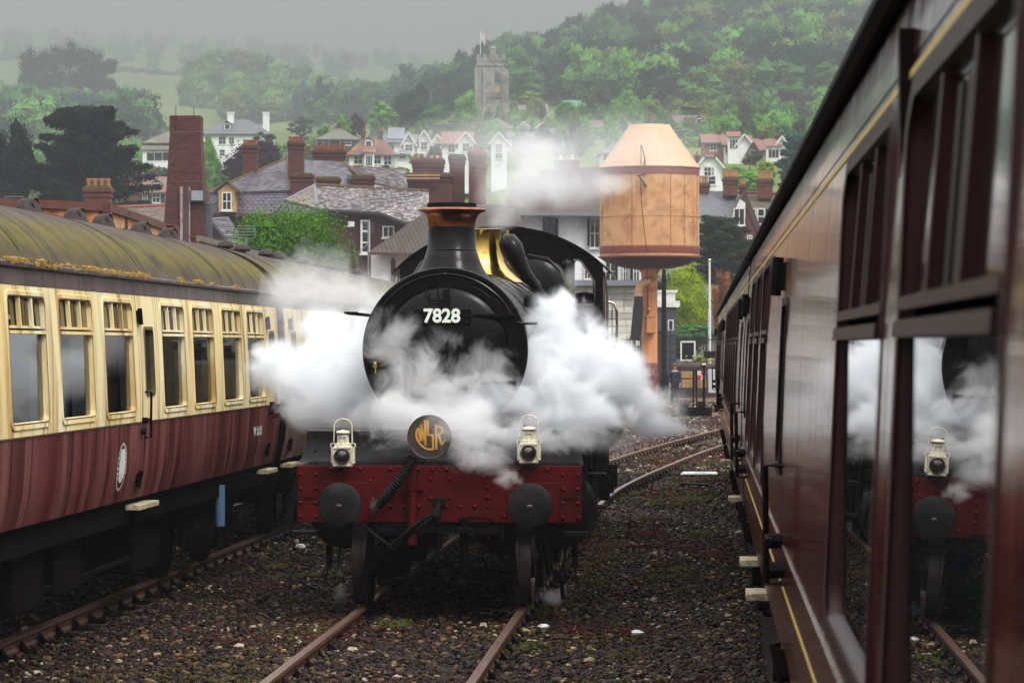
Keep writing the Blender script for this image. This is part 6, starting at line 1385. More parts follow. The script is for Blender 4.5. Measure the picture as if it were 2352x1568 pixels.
# yellow stone dormer
p_ = at(521, 794, 194.6); l = Vector((p_.x,p_.y,0))-Vector(hb_.location); u = 194.6/F
q = MB(); z0, z1, zr = zat(487,194.6), zat(441,194.6), zat(421,194.6); q.prism([(-.52,z0),(.52,z0),(.52,z1-.1),(.62,z1),(0,zr),(-.62,z1),(-.52,z1-.1)], 0, 2.2); DM = q.build('stone_dormer', YST, hb_, smooth=0); DM.location = (l.x,l.y,0); DM.rotation_euler = (0,0,TH)
q = MB()
for s in (-1,1): q.slab([(s*.85,-.2,z1-.05),(s*.85,2.2,z1-.05),(0,2.2,zr+.1),(0,-.2,zr+.1)], (0,0,.12))
q.build('dormer_roof', MOS, DM, smooth=0)
win(DM, 0, -.01, z0+.1, .62, 1.15, bars=(1,1), sill=True)
# front range: hip with very mossy slates and the brick wall with a white door
fr_ = bldg('hotel_annexe', 'lower brick range with heavily mossed slate roof behind the green tree', 850, 182)
A3 = lambda *p: W2L(fr_, [at(*a) for a in p]); dE, dR = 180, 185
poly_slates(fr_, A3((730,479,dE),(872,487,dE),(985,440,dR),(722,426,dR)), SLM, M['h_slate'], sw=.26, sh=.22)
poly_slates(fr_, A3((872,487,dE),(932,511,178.6),(985,506,179),(985,441,dR)), SLM, M['h_slate'], sw=.26, sh=.22)
SLW = slatemat('pale_brown_slates', [(.30,.24,.20),(.22,.17,.14),(.14,.10,.085),(.36,.30,.26)], (.10,.07,.02), .2)  # paler brown slate tones for the left hip
poly_slates(fr_, A3((655,460,dE+1.5),(728,478,dE),(722,427,dR),(720,427,dR)), SLW, M['h_slate'], sw=.26, sh=.2)
ridge(fr_, *A3((722,425,dR),(985,439,dR)), MOS, .11); ridge(fr_, *A3((728,479,dE-.1),(722,426,dR)), LEAD, .09); ridge(fr_, *A3((655,460,dE+1.4),(720,426,dR)), LEAD, .07)
facade(fr_, 735, 872, 484, None, 180.8, BRK, 6); facade(fr_, 872, 990, 520, None, 180.7, BRK, 6)
q = MB(); P = A3((735,490,180.3),(872,496,180.3),(872,487,180.3),(735,480,180.3)); q.slab(P, FW*.4); q.build('fascia', M['cant'], fr_, smooth=0)
q = MB(); P = A3((872,497,180.2),(932,521,180.2),(932,512,180.2),(872,487,180.2)); q.slab(P, FW*.4); q.build('fascia', M['cant'], fr_, smooth=0)
q = MB(); P = A3((872,497,180.6),(932,520,180.6),(932,524,180.6),(872,524,180.6)); q.slab(P, FW*.4); q.build('wall', BRK, fr_, smooth=0)
def wat(t, x, yt, yb, wpx, d, bars=(1,1), frame=None, **k):
    p_ = at(x, 794, d); l = Vector((p_.x,p_.y,0))-Vector(t.location); W_ = win(t, 0, 0, zat(yb,d), wpx/F*d, (yb-yt)/F*d, frame, bars, **k); W_.location = (l.x,l.y,0); W_.rotation_euler = (0,0,TH); return W_
wat(fr_, 839, 505, 583, 22, 180.5, (0,2), fw=.12); wat(fr_, 892, 519, 546, 27, 180.4, (1,0)); wat(fr_, 1010, 700, 720, 10, 180)
p_ = at(800, 794, 180.2); l = Vector((p_.x,p_.y,0))-Vector(fr_.location); q = MB(); q.tube([l+Vector((0,0,3.5)), l+Vector((0,0,zat(520,180.2)))], .05, 6); q.build('drainpipe', M['gasket'], fr_)
q = MB(); c_ = l+Vector((.2,-.2,zat(515,180))); q.box(c_.x-.18,c_.x+.18,c_.y-.15,c_.y,c_.z-.15,c_.z+.15); q.build('floodlight', WHT, fr_, smooth=0)
q = MB(); p2 = at(846, 794, 178)-Vector(fr_.location); q.tube([(p2.x,p2.y,1),(p2.x,p2.y,zat(505,178))], .05, 6); q.tube([(p2.x,p2.y,zat(560,178)),(p2.x-.6,p2.y,zat(580,178)),(p2.x-.9,p2.y,zat(575,178))], .03, 5)
for k in range(4): q.tube([(p2.x-.35,p2.y,zat(515+7*k,178)),(p2.x+.35,p2.y,zat(512+7*k,178))], .014, 5)
q.build('aerial_mast', LEAD, fr_)
# long brown-tiled roof and orange chimney at far left
lt_ = bldg('long_roof_building', 'long low building with brown tiled roof left of the tall brick chimney', 330, 165)
A3 = lambda *p: W2L(lt_, [at(*a) for a in p])
poly_slates(lt_, A3((262,560,160),(400,560,160),(400,472,166),(262,478,166)), SLT, M['h_brown'], sw=.34, sh=.24); ridge(lt_, *A3((262,477,166),(400,471,166)), POTR, .12); facade(lt_, 262, 400, 560, None, 161, BRK, 5)
oc = bldg('chimney_block', 'orange-lit brick chimney stack with seven buff pots at far left', 224, 150, 'chimney stack')
chim(oc, 193, 258, 430, 620, 150, BRO, 0, dp=1.2); 
c_ = at(225, 794, 150); q = MB(); q.lathe([(.11,0),(.085,.35),(.11,.40),(.11,.52),(.06,.52),(.06,.3)], (0,0,0),(0,0,1),12); pme = q.mesh('chimney_pot', POT, 40)
for k in range(7):
    o = link(bpy.data.objects.new('chimney_pot', pme), oc); p2 = at(203+7.6*k, 794, 150+.2*(k%2))-Vector(oc.location); o.location = (p2.x,p2.y,zat(432,150)-.05)
# small slate lean-to at the foot of the tall chimney
ln_ = bldg('slate_lean_to', 'steep dark slate lean-to roof right of the tall brick chimney', 515, 130)
A3 = lambda *p: W2L(ln_, [at(*a) for a in p]); poly_slates(ln_, A3((530,560,127),(562,556,127.5),(524,498,130),(482,500,130)), SLC, M['h_slate'], sw=.26, sh=.2); facade(ln_, 486, 552, 556, None, 129.5, BRK, 3)
# brown hipped hall left of the engine chimney with whitewashed wall
hl = bldg('white_hall', 'whitewashed hall with low brown tiled hipped roof left of the engine chimney', 960, 160)
A3 = lambda *p: W2L(hl, [at(*a) for a in p])
poly_slates(hl, A3((846,580,157),(1240,584,157),(1180,470,165),(1000,470,165)), SLD, M['h_brown'], sw=.22, sh=.2); facade(hl, 852, 1240, 582, None, 158, REN, 6)
for x in (903, 1005, 1060): 
    p_ = at(x, 794, 157.8); l = Vector((p_.x,p_.y,0))-Vector(hl.location); q = MB(); q.prism([(-.12,2),(.12,2),(.12,zat(600,157.8)),(0,zat(590,157.8)),(-.12,zat(600,157.8))], 0, .1); o = q.build('dark_timber', M['gasket'], hl, smooth=0); o.location = (l.x,l.y,0); o.rotation_euler = (0,0,TH)
# brick stacks in the middle distance behind the engine chimney (hot-air shimmer in the photo)
cs = bldg('chimney_cluster', 'broad cluster of dark red brick chimney stacks behind the engine chimney', 1030, 190, 'chimney stack')
chim(cs, 934, 1040, 400, 470, 189, BRK, 0, dp=2); chim(cs, 945, 1022, 366, 410, 190, BRK, 5, dp=1.5); chim(cs, 1030, 1070, 358, 470, 191, BRK, 0, dp=2, moss=True); chim(cs, 1074, 1117, 350, 470, 191.5, BRO, 4, dp=1.6, moss=True); chim(cs, 1085, 1119, 378, 480, 188, BRO, 0, dp=1.2)
q = MB(); 
for y in (404, 411): P = W2L(cs, [at(934,y,187.4), at(1010,y,187.4), at(1010,y-3,187.4), at(934,y-3,187.4)]); q.slab(P, FW*.2)
q.build('stone_band', YST, cs, smooth=0)
# white inn behind the water tower
inn = bldg('white_inn', 'large white rendered inn with brown roof and sash windows behind the water tower', 1330, 190)
A3 = lambda *p: W2L(inn, [at(*a) for a in p])
poly_slates(inn, A3((1150,489,187),(1500,493,187),(1500,412,195),(1190,406,195)), SLD, M['h_brown'], sw=.26, sh=.24); facade(inn, 1170, 1500, 488, 648, 188, REN, 8)
q = MB(); q.slab(A3((1150,494,186.8),(1500,497,186.8),(1500,489,186.8),(1150,486,186.8)), FW*.5); q.build('gutter', LEAD, inn, smooth=0)
for x, yt, yb, w_ in ((1262,500,545,30),(1366,502,570,24),(1443,502,570,24),(1349,600,642,16),(1402,598,648,26),(1437,598,648,14),(1462,598,648,16)): wat(inn, x, yt, yb, w_, 187.9, (1,1), frame=M['rubber'] if x == 1262 else WHT)
q = MB(); 
for x in (1279, 1352, 1380, 1416, 1451): P = A3((x-3,648 if x in (1416,1451) else 565,187.6),(x+3,648 if x in (1416,1451) else 565,187.6),(x+3,600 if x in (1416,1451) else 502,187.6),(x-3,600 if x in (1416,1451) else 502,187.6)); q.slab(P, FW*.2)
q.build('dark_shutter', M['rubber'], inn, smooth=0)
q = MB(); q.slab(A3((1310,656,186.5),(1502,656,186.5),(1502,643,186.5),(1310,643,186.5)), FW*1.2); q.build('string_course', LEAD, inn, smooth=0)
facade(inn, 1310, 1500, 656, None, 187.4, pm('stone_joint',(.40,.37,.33),(.35,.32,.28),rough=.9), 5, 'lower_wall')  # buff joint colour that shows between the stone blocks
bs = [pm('cream_stone_block', (.74,.70,.60), (.62,.58,.49), rough=.85, scale=3), pm('grey_stone_block', (.50,.47,.42), (.42,.39,.34), rough=.85, scale=3)]
mes = {}
for r_ in range(9):
    y1_ = 658 + 15*r_; x = 1310 + (18 if r_ % 2 else 0) - 18
    while x < 1500:
        w_ = random.choice((36, 36, 52, 20)); mi = 1 if random.random() < .16 else 0; key = (w_, mi)
        if key not in mes: q = MB(); q.box(0, w_/F*187-.03, 0, .12, 0, 15/F*187-.03); mes[key] = q.mesh('stone_block', bs[mi], 0)
        p2 = at(x, y1_+15, 187.2)-Vector(inn.location); o = link(bpy.data.objects.new('stone_block', mes[key]), inn); o.location = p2; o.rotation_euler = (0,0,TH); x += w_
chim(inn, 1271, 1330, 366, 412, 196, BRO, 2, WHT, .3, moss=False); chim(inn, 1322, 1378, 382, 425, 194, BRO, 0, moss=False); chim(inn, 1240, 1286, 388, 425, 196, BRO, 0, moss=False)
# terrace on the right with gable and dormers
tr_ = bldg('gabled_terrace', 'brick terrace with dark slate gable, white dormers and tall chimneys at right', 1690, 230)
A3 = lambda *p: W2L(tr_, [at(*a) for a in p])
poly_slates(tr_, A3((1560,560,225),(1672,548,225),(1714,440,231),(1560,437,231)), SLC, M['h_slate'], sw=.3, sh=.26)
q = MB(); q.slab(A3((1672,560,224.8),(1742,560,224.8),(1710,445,224.8)), FW*6); q.build('gable_wall', BRO, tr_, smooth=0)
q = MB(); q.slab(A3((1770,575,224.7),(1755,575,224.7),(1706,455,224.7),(1712,438,224.7)), FW*.5); q.slab(A3((1662,560,224.7),(1674,560,224.7),(1712,452,224.7),(1708,440,224.7)), FW*.5); q.build('bargeboard', M['gasket'], tr_, smooth=0)
q = MB(); q.slab(A3((1679,500,224.6),(1712,500,224.6),(1712,466,224.6),(1700,457,224.6)), FW*.1); q.build('render_panel', WHT, tr_, smooth=0)
wat(tr_, 1698, 478, 518, 26, 224.4, (1,0))
poly_slates(tr_, A3((1706,486,227),(1850,486,227),(1850,445,232),(1716,445,232)), SLT, M['h_brown'], sw=.3, sh=.26); facade(tr_, 1735, 1850, 486, None, 226.5, BRO, 6); ridge(tr_, *A3((1700,443,231),(1850,444,232)), POTR, .12)
for x in (1728, 1748, 1778): wat(tr_, x, 478, 516, 19, 226, (0,1), fw=.1)
for x in (1738, 1763): q = MB(); q.slab(A3((x-5,516,226.1),(x+5,516,226.1),(x+5,480,226.1),(x-5,480,226.1)), FW*.3); q.build('dark_panel', M['rubber'], tr_, smooth=0)
chim(tr_, 1608, 1629, 428, 446, 232, BRO, 0, moss=False); chim(tr_, 1659, 1696, 408, 450, 230, BRO, 7, POT, .62); chim(tr_, 1698, 1714, 425, 450, 231, BRO, 2, POT, .5); chim(tr_, 1738, 1776, 412, 455, 230, BRO, 6, POT, .62); chim(tr_, 1600, 1630, 422, 446, 231, BRO, 3, POT, .6)
wat(tr_, 1722, 540, 556, 12, 224)
# ---- orange containers, posts
cn = bldg('shipping_container', 'weathered orange shipping container behind the first coach roof', 245, 60, 'container')
OR = pm('weathered_orange_container', (.50,.20,.045), (.36,.12,.03), rough=.6, scale=1.2, dirt=(.16,.06,.03), dirt_amt=.4, dirt_scale=1.5, bump=.003); RUST = pm('rusty_corner_post', (.14,.045,.03), (.09,.03,.022), rough=.8, scale=6); PEA = pm('faded_peach_container', (.56,.32,.16), (.45,.22,.10), rough=.65, scale=1.4, dirt=(.2,.09,.05), dirt_amt=.4, dirt_scale=1.2)
def wallcorr(par, a, b, z0, z1, mat, pitch=.28, dpt=.05, name='corrugated_side'):
    a = Vector(a); b = Vector(b); L = (b-a).length; tg = (b-a).normalized(); n_ = Vector((-tg.y, tg.x, 0)); q = MB(); vs = []; k = 0; x = 0; P = []
    while x < L: P += [(x, 0), (x+pitch*.3, 0), (x+pitch*.5, dpt), (x+pitch*.8, dpt)]; x += pitch
    P = [p for p in P if p[0] <= L] + [(L, 0)]
    for px_, o_ in P: p = a + tg*px_ + n_*o_; vs += [(p.x,p.y,z0),(p.x,p.y,z1)]
    q.add(vs, [(2*i,2*i+2,2*i+3,2*i+1) for i in range(len(P)-1)]); return q.build(name, mat, par, smooth=0)
P0 = at(245,794,60); P1 = at(402,794,72); Pm1 = at(-60,794,57.5); zc1 = zat(466,60); zc0 = zc1-2.6
L_ = lambda p: Vector((p.x-cn.location.x, p.y-cn.location.y, 0))
wallcorr(cn, L_(Pm1)-(-FW)*0, L_(P0), zc0+.1, zc1-.16, OR, .42, .03, 'end_panel'); wallcorr(cn, L_(P0), L_(P1), zc0+.1, zc1-.14, PEA, .27, .045)
q = MB(); 
for a, b_ in ((Pm1,P0),(P0,P1)): A_ = L_(a); B_ = L_(b_); q.bar(A_+Vector((0,0,zc1-.08)), B_+Vector((0,0,zc1-.08)), .10, .16); q.bar(A_+Vector((0,0,zc0+.08)), B_+Vector((0,0,zc0+.08)), .10, .16)
q.build('top_rail', RUST, cn, smooth=0)
q = MB()
for p in (P0,P1): A_ = L_(p); q.box(A_.x-.09,A_.x+.09,A_.y-.09,A_.y+.09,zc0,zc1)
A_ = L_(P0); q.box(A_.x-.22,A_.x+.05,A_.y-.13,A_.y+.1,zc1-.20,zc1+.04); q.build('corner_post', RUST, cn, smooth=0)
q = MB(); A_ = L_(Pm1); B_ = L_(P0); C_ = L_(P1); q.slab([A_+Vector((0,0,zc1-.02)), B_+Vector((0,0,zc1-.02)), C_+Vector((0,0,zc1-.02)), C_+(A_-B_)+Vector((0,0,zc1-.02))], (0,0,-.05)); q.build('container_roof', RUST, cn, smooth=0)
cn2 = bldg('shipping_container', 'lower orange container supporting the weathered orange one', 246, 60, 'container'); L2 = lambda p: Vector((p.x-cn2.location.x, p.y-cn2.location.y, 0))
wallcorr(cn2, L2(Pm1), L2(P0), -.1, zc0-.02, OR, .42, .03, 'end_panel'); wallcorr(cn2, L2(P0), L2(P1), -.1, zc0-.02, PEA, .27, .045)
cn3 = bldg('shipping_container', 'pale peach container roof edge further back, in front of the green tree', 500, 85, 'container'); L3 = lambda p: Vector((p.x-cn3.location.x, p.y-cn3.location.y, 0))
Q0 = at(455,794,78); Q1 = at(600,794,92); z3 = zat(548,80); wallcorr(cn3, L3(Q0), L3(Q1), -.1, z3-.15, PEA, .27, .045); q = MB(); q.bar(L3(Q0)+Vector((0,0,z3-.06)), L3(Q1)+Vector((0,0,z3-.06)), .10, .14); q.build('top_rail', pm('dirty_edge',(.28,.22,.16),(.10,.08,.06),rough=.9,scale=9), cn3, smooth=0)
for x, y, d, lb in ((278,492,63,'rusty steel post at the corner of the orange container'), (386,519,70,'rusty steel post near the far end of the container'), (453,547,79,'short rusty post at the start of the peach container')):
    p_ = at(x,794,d); q = MB(); q.box(-.12,.12,-.12,.12,0,zat(y,d)); q.box(-.17,.17,-.17,.17,zat(y,d),zat(y,d)+.04); o = q.build('steel_post', RUST, None, smooth=0); o.location = (p_.x,p_.y,0); o.rotation_euler = (0,0,TH+.3); tag(o, lb, 'post')
for x, y, d, lb in ((295,533,62.5,'small floodlight on the rusty post at the container corner'), (340,548,64,'black floodlight pair fixed to the peach container side'), (408,556,71,'dark floodlight near the far container end')):
    p_ = at(x,y,d); q = MB(); q.cbox((0,0,0),(.34,.16,.10),Euler((.2,.2,.3)).to_matrix()); q.bar((0,0,0),(-.2,.1,-.12),.04); o = q.build('floodlight', M['loco_matt'], None, smooth=0); o.location = p_; tag(o, lb, 'floodlight')
for x, y, d, lb in ((32,474,95,'grid television aerial left of the dark cedar'), (566,540,100,'white twin-head aerial in front of the green tree')):
    p_ = at(x,794,d); z_ = zat(y,d); q = MB(); q.tube([(0,0,0),(0,0,z_-.1)],.03,6)
    for k in range(5): q.tube([(-.28,0,z_-.1+.1*k),(.28,0,z_-.1+.1*k)],.01,4)
    q.tube([(-.28,0,z_-.1),(-.28,0,z_+.3)],.012,4); q.tube([(.28,0,z_-.1),(.28,0,z_+.3)],.012,4); o = q.build('television_aerial', LEAD, None); o.location = (p_.x,p_.y,0); tag(o, lb, 'aerial')
# ============================================================ TREES
def leafmat():
    m, N, K, nt = newmat('leaves'); o = N('ShaderNodeOutputMaterial'); d = N('ShaderNodeBsdfDiffuse'); tr = N('ShaderNodeBsdfTranslucent'); ms = N('ShaderNodeMixShader'); ms.inputs[0].default_value = .25
    oi = N('ShaderNodeObjectInfo'); a = N('ShaderNodeAttribute'); a.attribute_name = 'tint'
    c = mix(N, K, 1.0, oi.outputs['Color'], a.outputs['Color'], 'MULTIPLY')
    K(c, d.inputs['Color']); K(c, tr.inputs['Color']); K(d.outputs[0], ms.inputs[1]); K(tr.outputs[0], ms.inputs[2]); K(ms.outputs[0], o.inputs['Surface']); return m
M['leaf'] = leafmat(); M['bark'] = pm('bark', (.07,.05,.035), (.04,.028,.02), rough=.95, scale=3, stretch=(1,1,.3), bump=.02)
ico = None
def ico_dirs(n, r):
    v = r.normal(size=(n,3)); return v/np.linalg.norm(v, axis=1)[:,None]
def crown_arrays(seed, kind, nclump, nleaf, leaf, core=.78):
    """leaf-sized quads spread through clumps filling a unit crown (x,y in -.5..+.5, z 0..1)"""
    r = np.random.default_rng(seed); C_ = []; 
    while len(C_) < (1 if kind == 'cedar' else nclump):
        p = r.uniform(-1,1,3); z = (p[2]+1)/2
        if kind == 'round': ok = np.linalg.norm(p) < .92 and p[2] > -.75
        elif kind == 'tall': ok = math.hypot(p[0],p[1]) < .85*math.sin(math.pi*min(1,max(0,.12+z*.86)))**.6
        elif kind == 'cone': ok = math.hypot(p[0],p[1]) < .95*(1-z)**.8+.04
        elif kind == 'flat': ok = math.hypot(p[0],p[1]) < (1 if .25 < z < .9 else .55) and (int(z*6) % 2 == 0 or r.random() < .25)
        else: ok = math.hypot(p[0],p[1]) < 1 and z > .1
        if ok:
            if kind == 'round' and np.linalg.norm(p) < .45: continue
            C_.append((p[0]*.40, p[1]*.40, .10+z*.80))
    if kind == 'cedar':
        C_ = []; RR = []
        for bnum in range(90):
            z = .06 + .88*(bnum+.5)/90 + r.uniform(-.02,.02); a = r.uniform(0, 6.283); L = .50*min(1, .35+1.25*(1-z))*r.uniform(.75,1.12) if z > .35 else .48*r.uniform(.6,1)
            for u in np.linspace(.25, 1.0, 5):
                C_.append((L*u*math.cos(a)+r.normal(0,.008), L*u*math.sin(a)+r.normal(0,.008), z + .06*u*u - .02*u + r.normal(0,.006))); RR.append(.10*(1.15-.78*u))
        nclump = len(C_)
    C_ = np.array(C_); R_ = r.uniform(.10,.18,nclump)*(1.2 if kind == 'round' else .9)
    if kind == 'cedar': R_ = np.array(RR)
    T_ = r.uniform(.72,1.25,nclump)
    V = []; Fc = []; TI = []
    # inner mass of each clump: low poly octahedral lumps
    oc = np.array([(1,0,0),(0,1,0),(-1,0,0),(0,-1,0),(0,0,1),(0,0,-1)],float); of = [(0,1,4),(1,2,4),(2,3,4),(3,0,4),(1,0,5),(2,1,5),(3,2,5),(0,3,5)]
    b = 0
    for c, rr, t in zip(C_, R_, T_):
        sq = .62 if kind == 'flat' else .42 if kind == 'cedar' else .85
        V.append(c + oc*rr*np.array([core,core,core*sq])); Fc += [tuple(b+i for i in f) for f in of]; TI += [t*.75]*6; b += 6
        n = nleaf; d = ico_dirs(n, r); rad = rr*r.uniform(.72,1.08 if kind != 'cedar' else 1.75,n); pos = c + d*rad[:,None]*np.array([1,1,sq])
        nr = d + r.normal(0,.32,(n,3)); nr /= np.linalg.norm(nr,axis=1)[:,None]; up = r.normal(size=(n,3)); u = np.cross(nr,up); u /= np.linalg.norm(u,axis=1)[:,None]; w_ = np.cross(nr,u)
        s = leaf*r.uniform(.6,1.35,n)[:,None]; asp = r.uniform(.55,1,n)[:,None]
        q = np.stack([pos-u*s-w_*s*asp, pos+u*s-w_*s*asp*.6, pos+u*s*.7+w_*s*asp, pos-u*s*.8+w_*s*asp*.8],1).reshape(-1,3); V.append(q)
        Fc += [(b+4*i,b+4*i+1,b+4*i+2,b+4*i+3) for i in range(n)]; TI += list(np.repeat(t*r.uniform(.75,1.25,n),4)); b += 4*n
    return np.concatenate(V), Fc, np.array(TI)
def mesh_from(name, V, Fc, TI, COL=None):
    me = bpy.data.meshes.new(name); me.from_pydata(V.tolist(), [], Fc); a = me.color_attributes.new('tint', 'FLOAT_COLOR', 'POINT')
    c = np.ones((len(V),4),np.float32); c[:,:3] = TI[:,None] if COL is None else TI[:,None]*COL
    a.data.foreach_set('color', c.ravel()); me.materials.append(M['leaf']); me.update(); return me
KINDS = {}
def crown_mesh(kind, var, hi=0):
    k = (kind, var, hi)
    if k not in KINDS:
        cl, lf, sz = ((46, 40, .0155), (95, 110, .0098), (150, 260, .0068))[hi]
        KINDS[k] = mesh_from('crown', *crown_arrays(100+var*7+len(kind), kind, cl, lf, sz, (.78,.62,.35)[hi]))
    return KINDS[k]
tk = MB(); tk.tube([(0,0,-.35),(0.01,0,.1),(.0,.01,.4),(.02,0,.75)], [.045,.035,.026,.008], 7)
for a in range(6): tk.tube([(0,0,.2+.07*a),(.16*math.cos(a*2.3),.16*math.sin(a*2.3),.42+.07*a),(.28*math.cos(a*2.3+.2),.28*math.sin(a*2.3+.2),.55+.06*a)], [.018,.011,.004], 5)
trunk_me = tk.mesh('trunk', M['bark'], 60)
G = dict(bright=(.16,.36,.065), mid=(.075,.19,.055), dark=(.016,.042,.032), deep=(.012,.021,.017), blue=(.030,.080,.066), olive=(.17,.22,.055), purple=(.036,.010,.028), copper=(.30,.12,.045), yellow=(.30,.27,.04), lime=(.33,.44,.015), grey=(.075,.085,.055), pale=(.16,.24,.09))
def tree(label, x, yt, yb, wpx, d, kind='round', colr='mid', hi=0, var=None, name='tree', cat='tree', group=None, trunk=True, cap=None):
    c_ = at(x, 794, d); zt = zat(yt, d); zb = zat(yb, d); w_ = wpx/F*d; h = zt-zb; var = random.randrange(5) if var is None else var
    t = empty(name, (c_.x,c_.y,zb), 0, label=label, cat=cat, group=group)
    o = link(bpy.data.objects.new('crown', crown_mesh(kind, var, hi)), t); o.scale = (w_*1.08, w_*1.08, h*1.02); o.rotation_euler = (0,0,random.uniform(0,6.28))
    j = random.uniform(.9,1.1); o.color = (*[v*j for v in G[colr]], 1)
    if trunk: b_ = link(bpy.data.objects.new('trunk', trunk_me), t); b_.scale = (w_*.8,w_*.8,h)
    return t
# near trees
tree('bushy dark green tree in front of the brick hotel annexe', 658, 446, 780, 320, 118, 'round', 'mid', 2, 1).children[0].color = (.07,.17,.018,1)
tree('dark spreading cedar with layered branches at far left', 195, 248, 560, 285, 235, 'cedar', 'deep', 1, 2)
tree('dark shaggy conifer at the left edge beside the cedar', 25, 262, 560, 150, 240, 'tall', 'deep', 1, 0)
tree('small dark cedar tip low behind the orange container', 118, 443, 530, 110, 200, 'cedar', 'deep', 1, 1)
tree('dark green cedar in front of the gabled terrace, right of the tank', 1655, 498, 660, 175, 205, 'cedar', 'deep', 1, 0).children[0].color = (.035,.05,.022,1)
tree('bright lime green tree behind the flagpole', 1575, 596, 800, 128, 190, 'tall', 'lime', 2, 3)
tree('copper-brown tree right of the flagpole', 1660, 604, 780, 70, 196, 'tall', 'copper', 1, 2)
tree('mass of dark shade tree behind the bright lime tree', 1560, 600, 860, 150, 205, 'round', 'deep', 1, 4)
tree('clipped dark green hedge top below the lime tree', 1590, 742, 800, 150, 186, 'round', 'mid', 1, 2, name='shrub', cat='shrub')
tree('small yellow-green bush at the foot of the tall brick chimney, right side', 494, 544, 600, 58, 92, 'round', 'bright', 1, 0, name='shrub', cat='shrub')
tree('tiny yellow-green bush left of the tall chimney foot', 440, 556, 590, 26, 90, 'round', 'bright', 1, 1, name='shrub', cat='shrub')
tree('small bright green bush growing above the peach container', 324, 512, 540, 30, 75, 'round', 'bright', 1, 1, name='shrub', cat='shrub')
tree('pale green bush left of the large green tree', 548, 550, 610, 46, 112, 'round', 'bright', 1, 2, name='shrub', cat='shrub')
tree('bright green climbing shrub under the terrace gable', 1530, 690, 780, 40, 178, 'round', 'bright', 1, 3, name='shrub', cat='shrub')
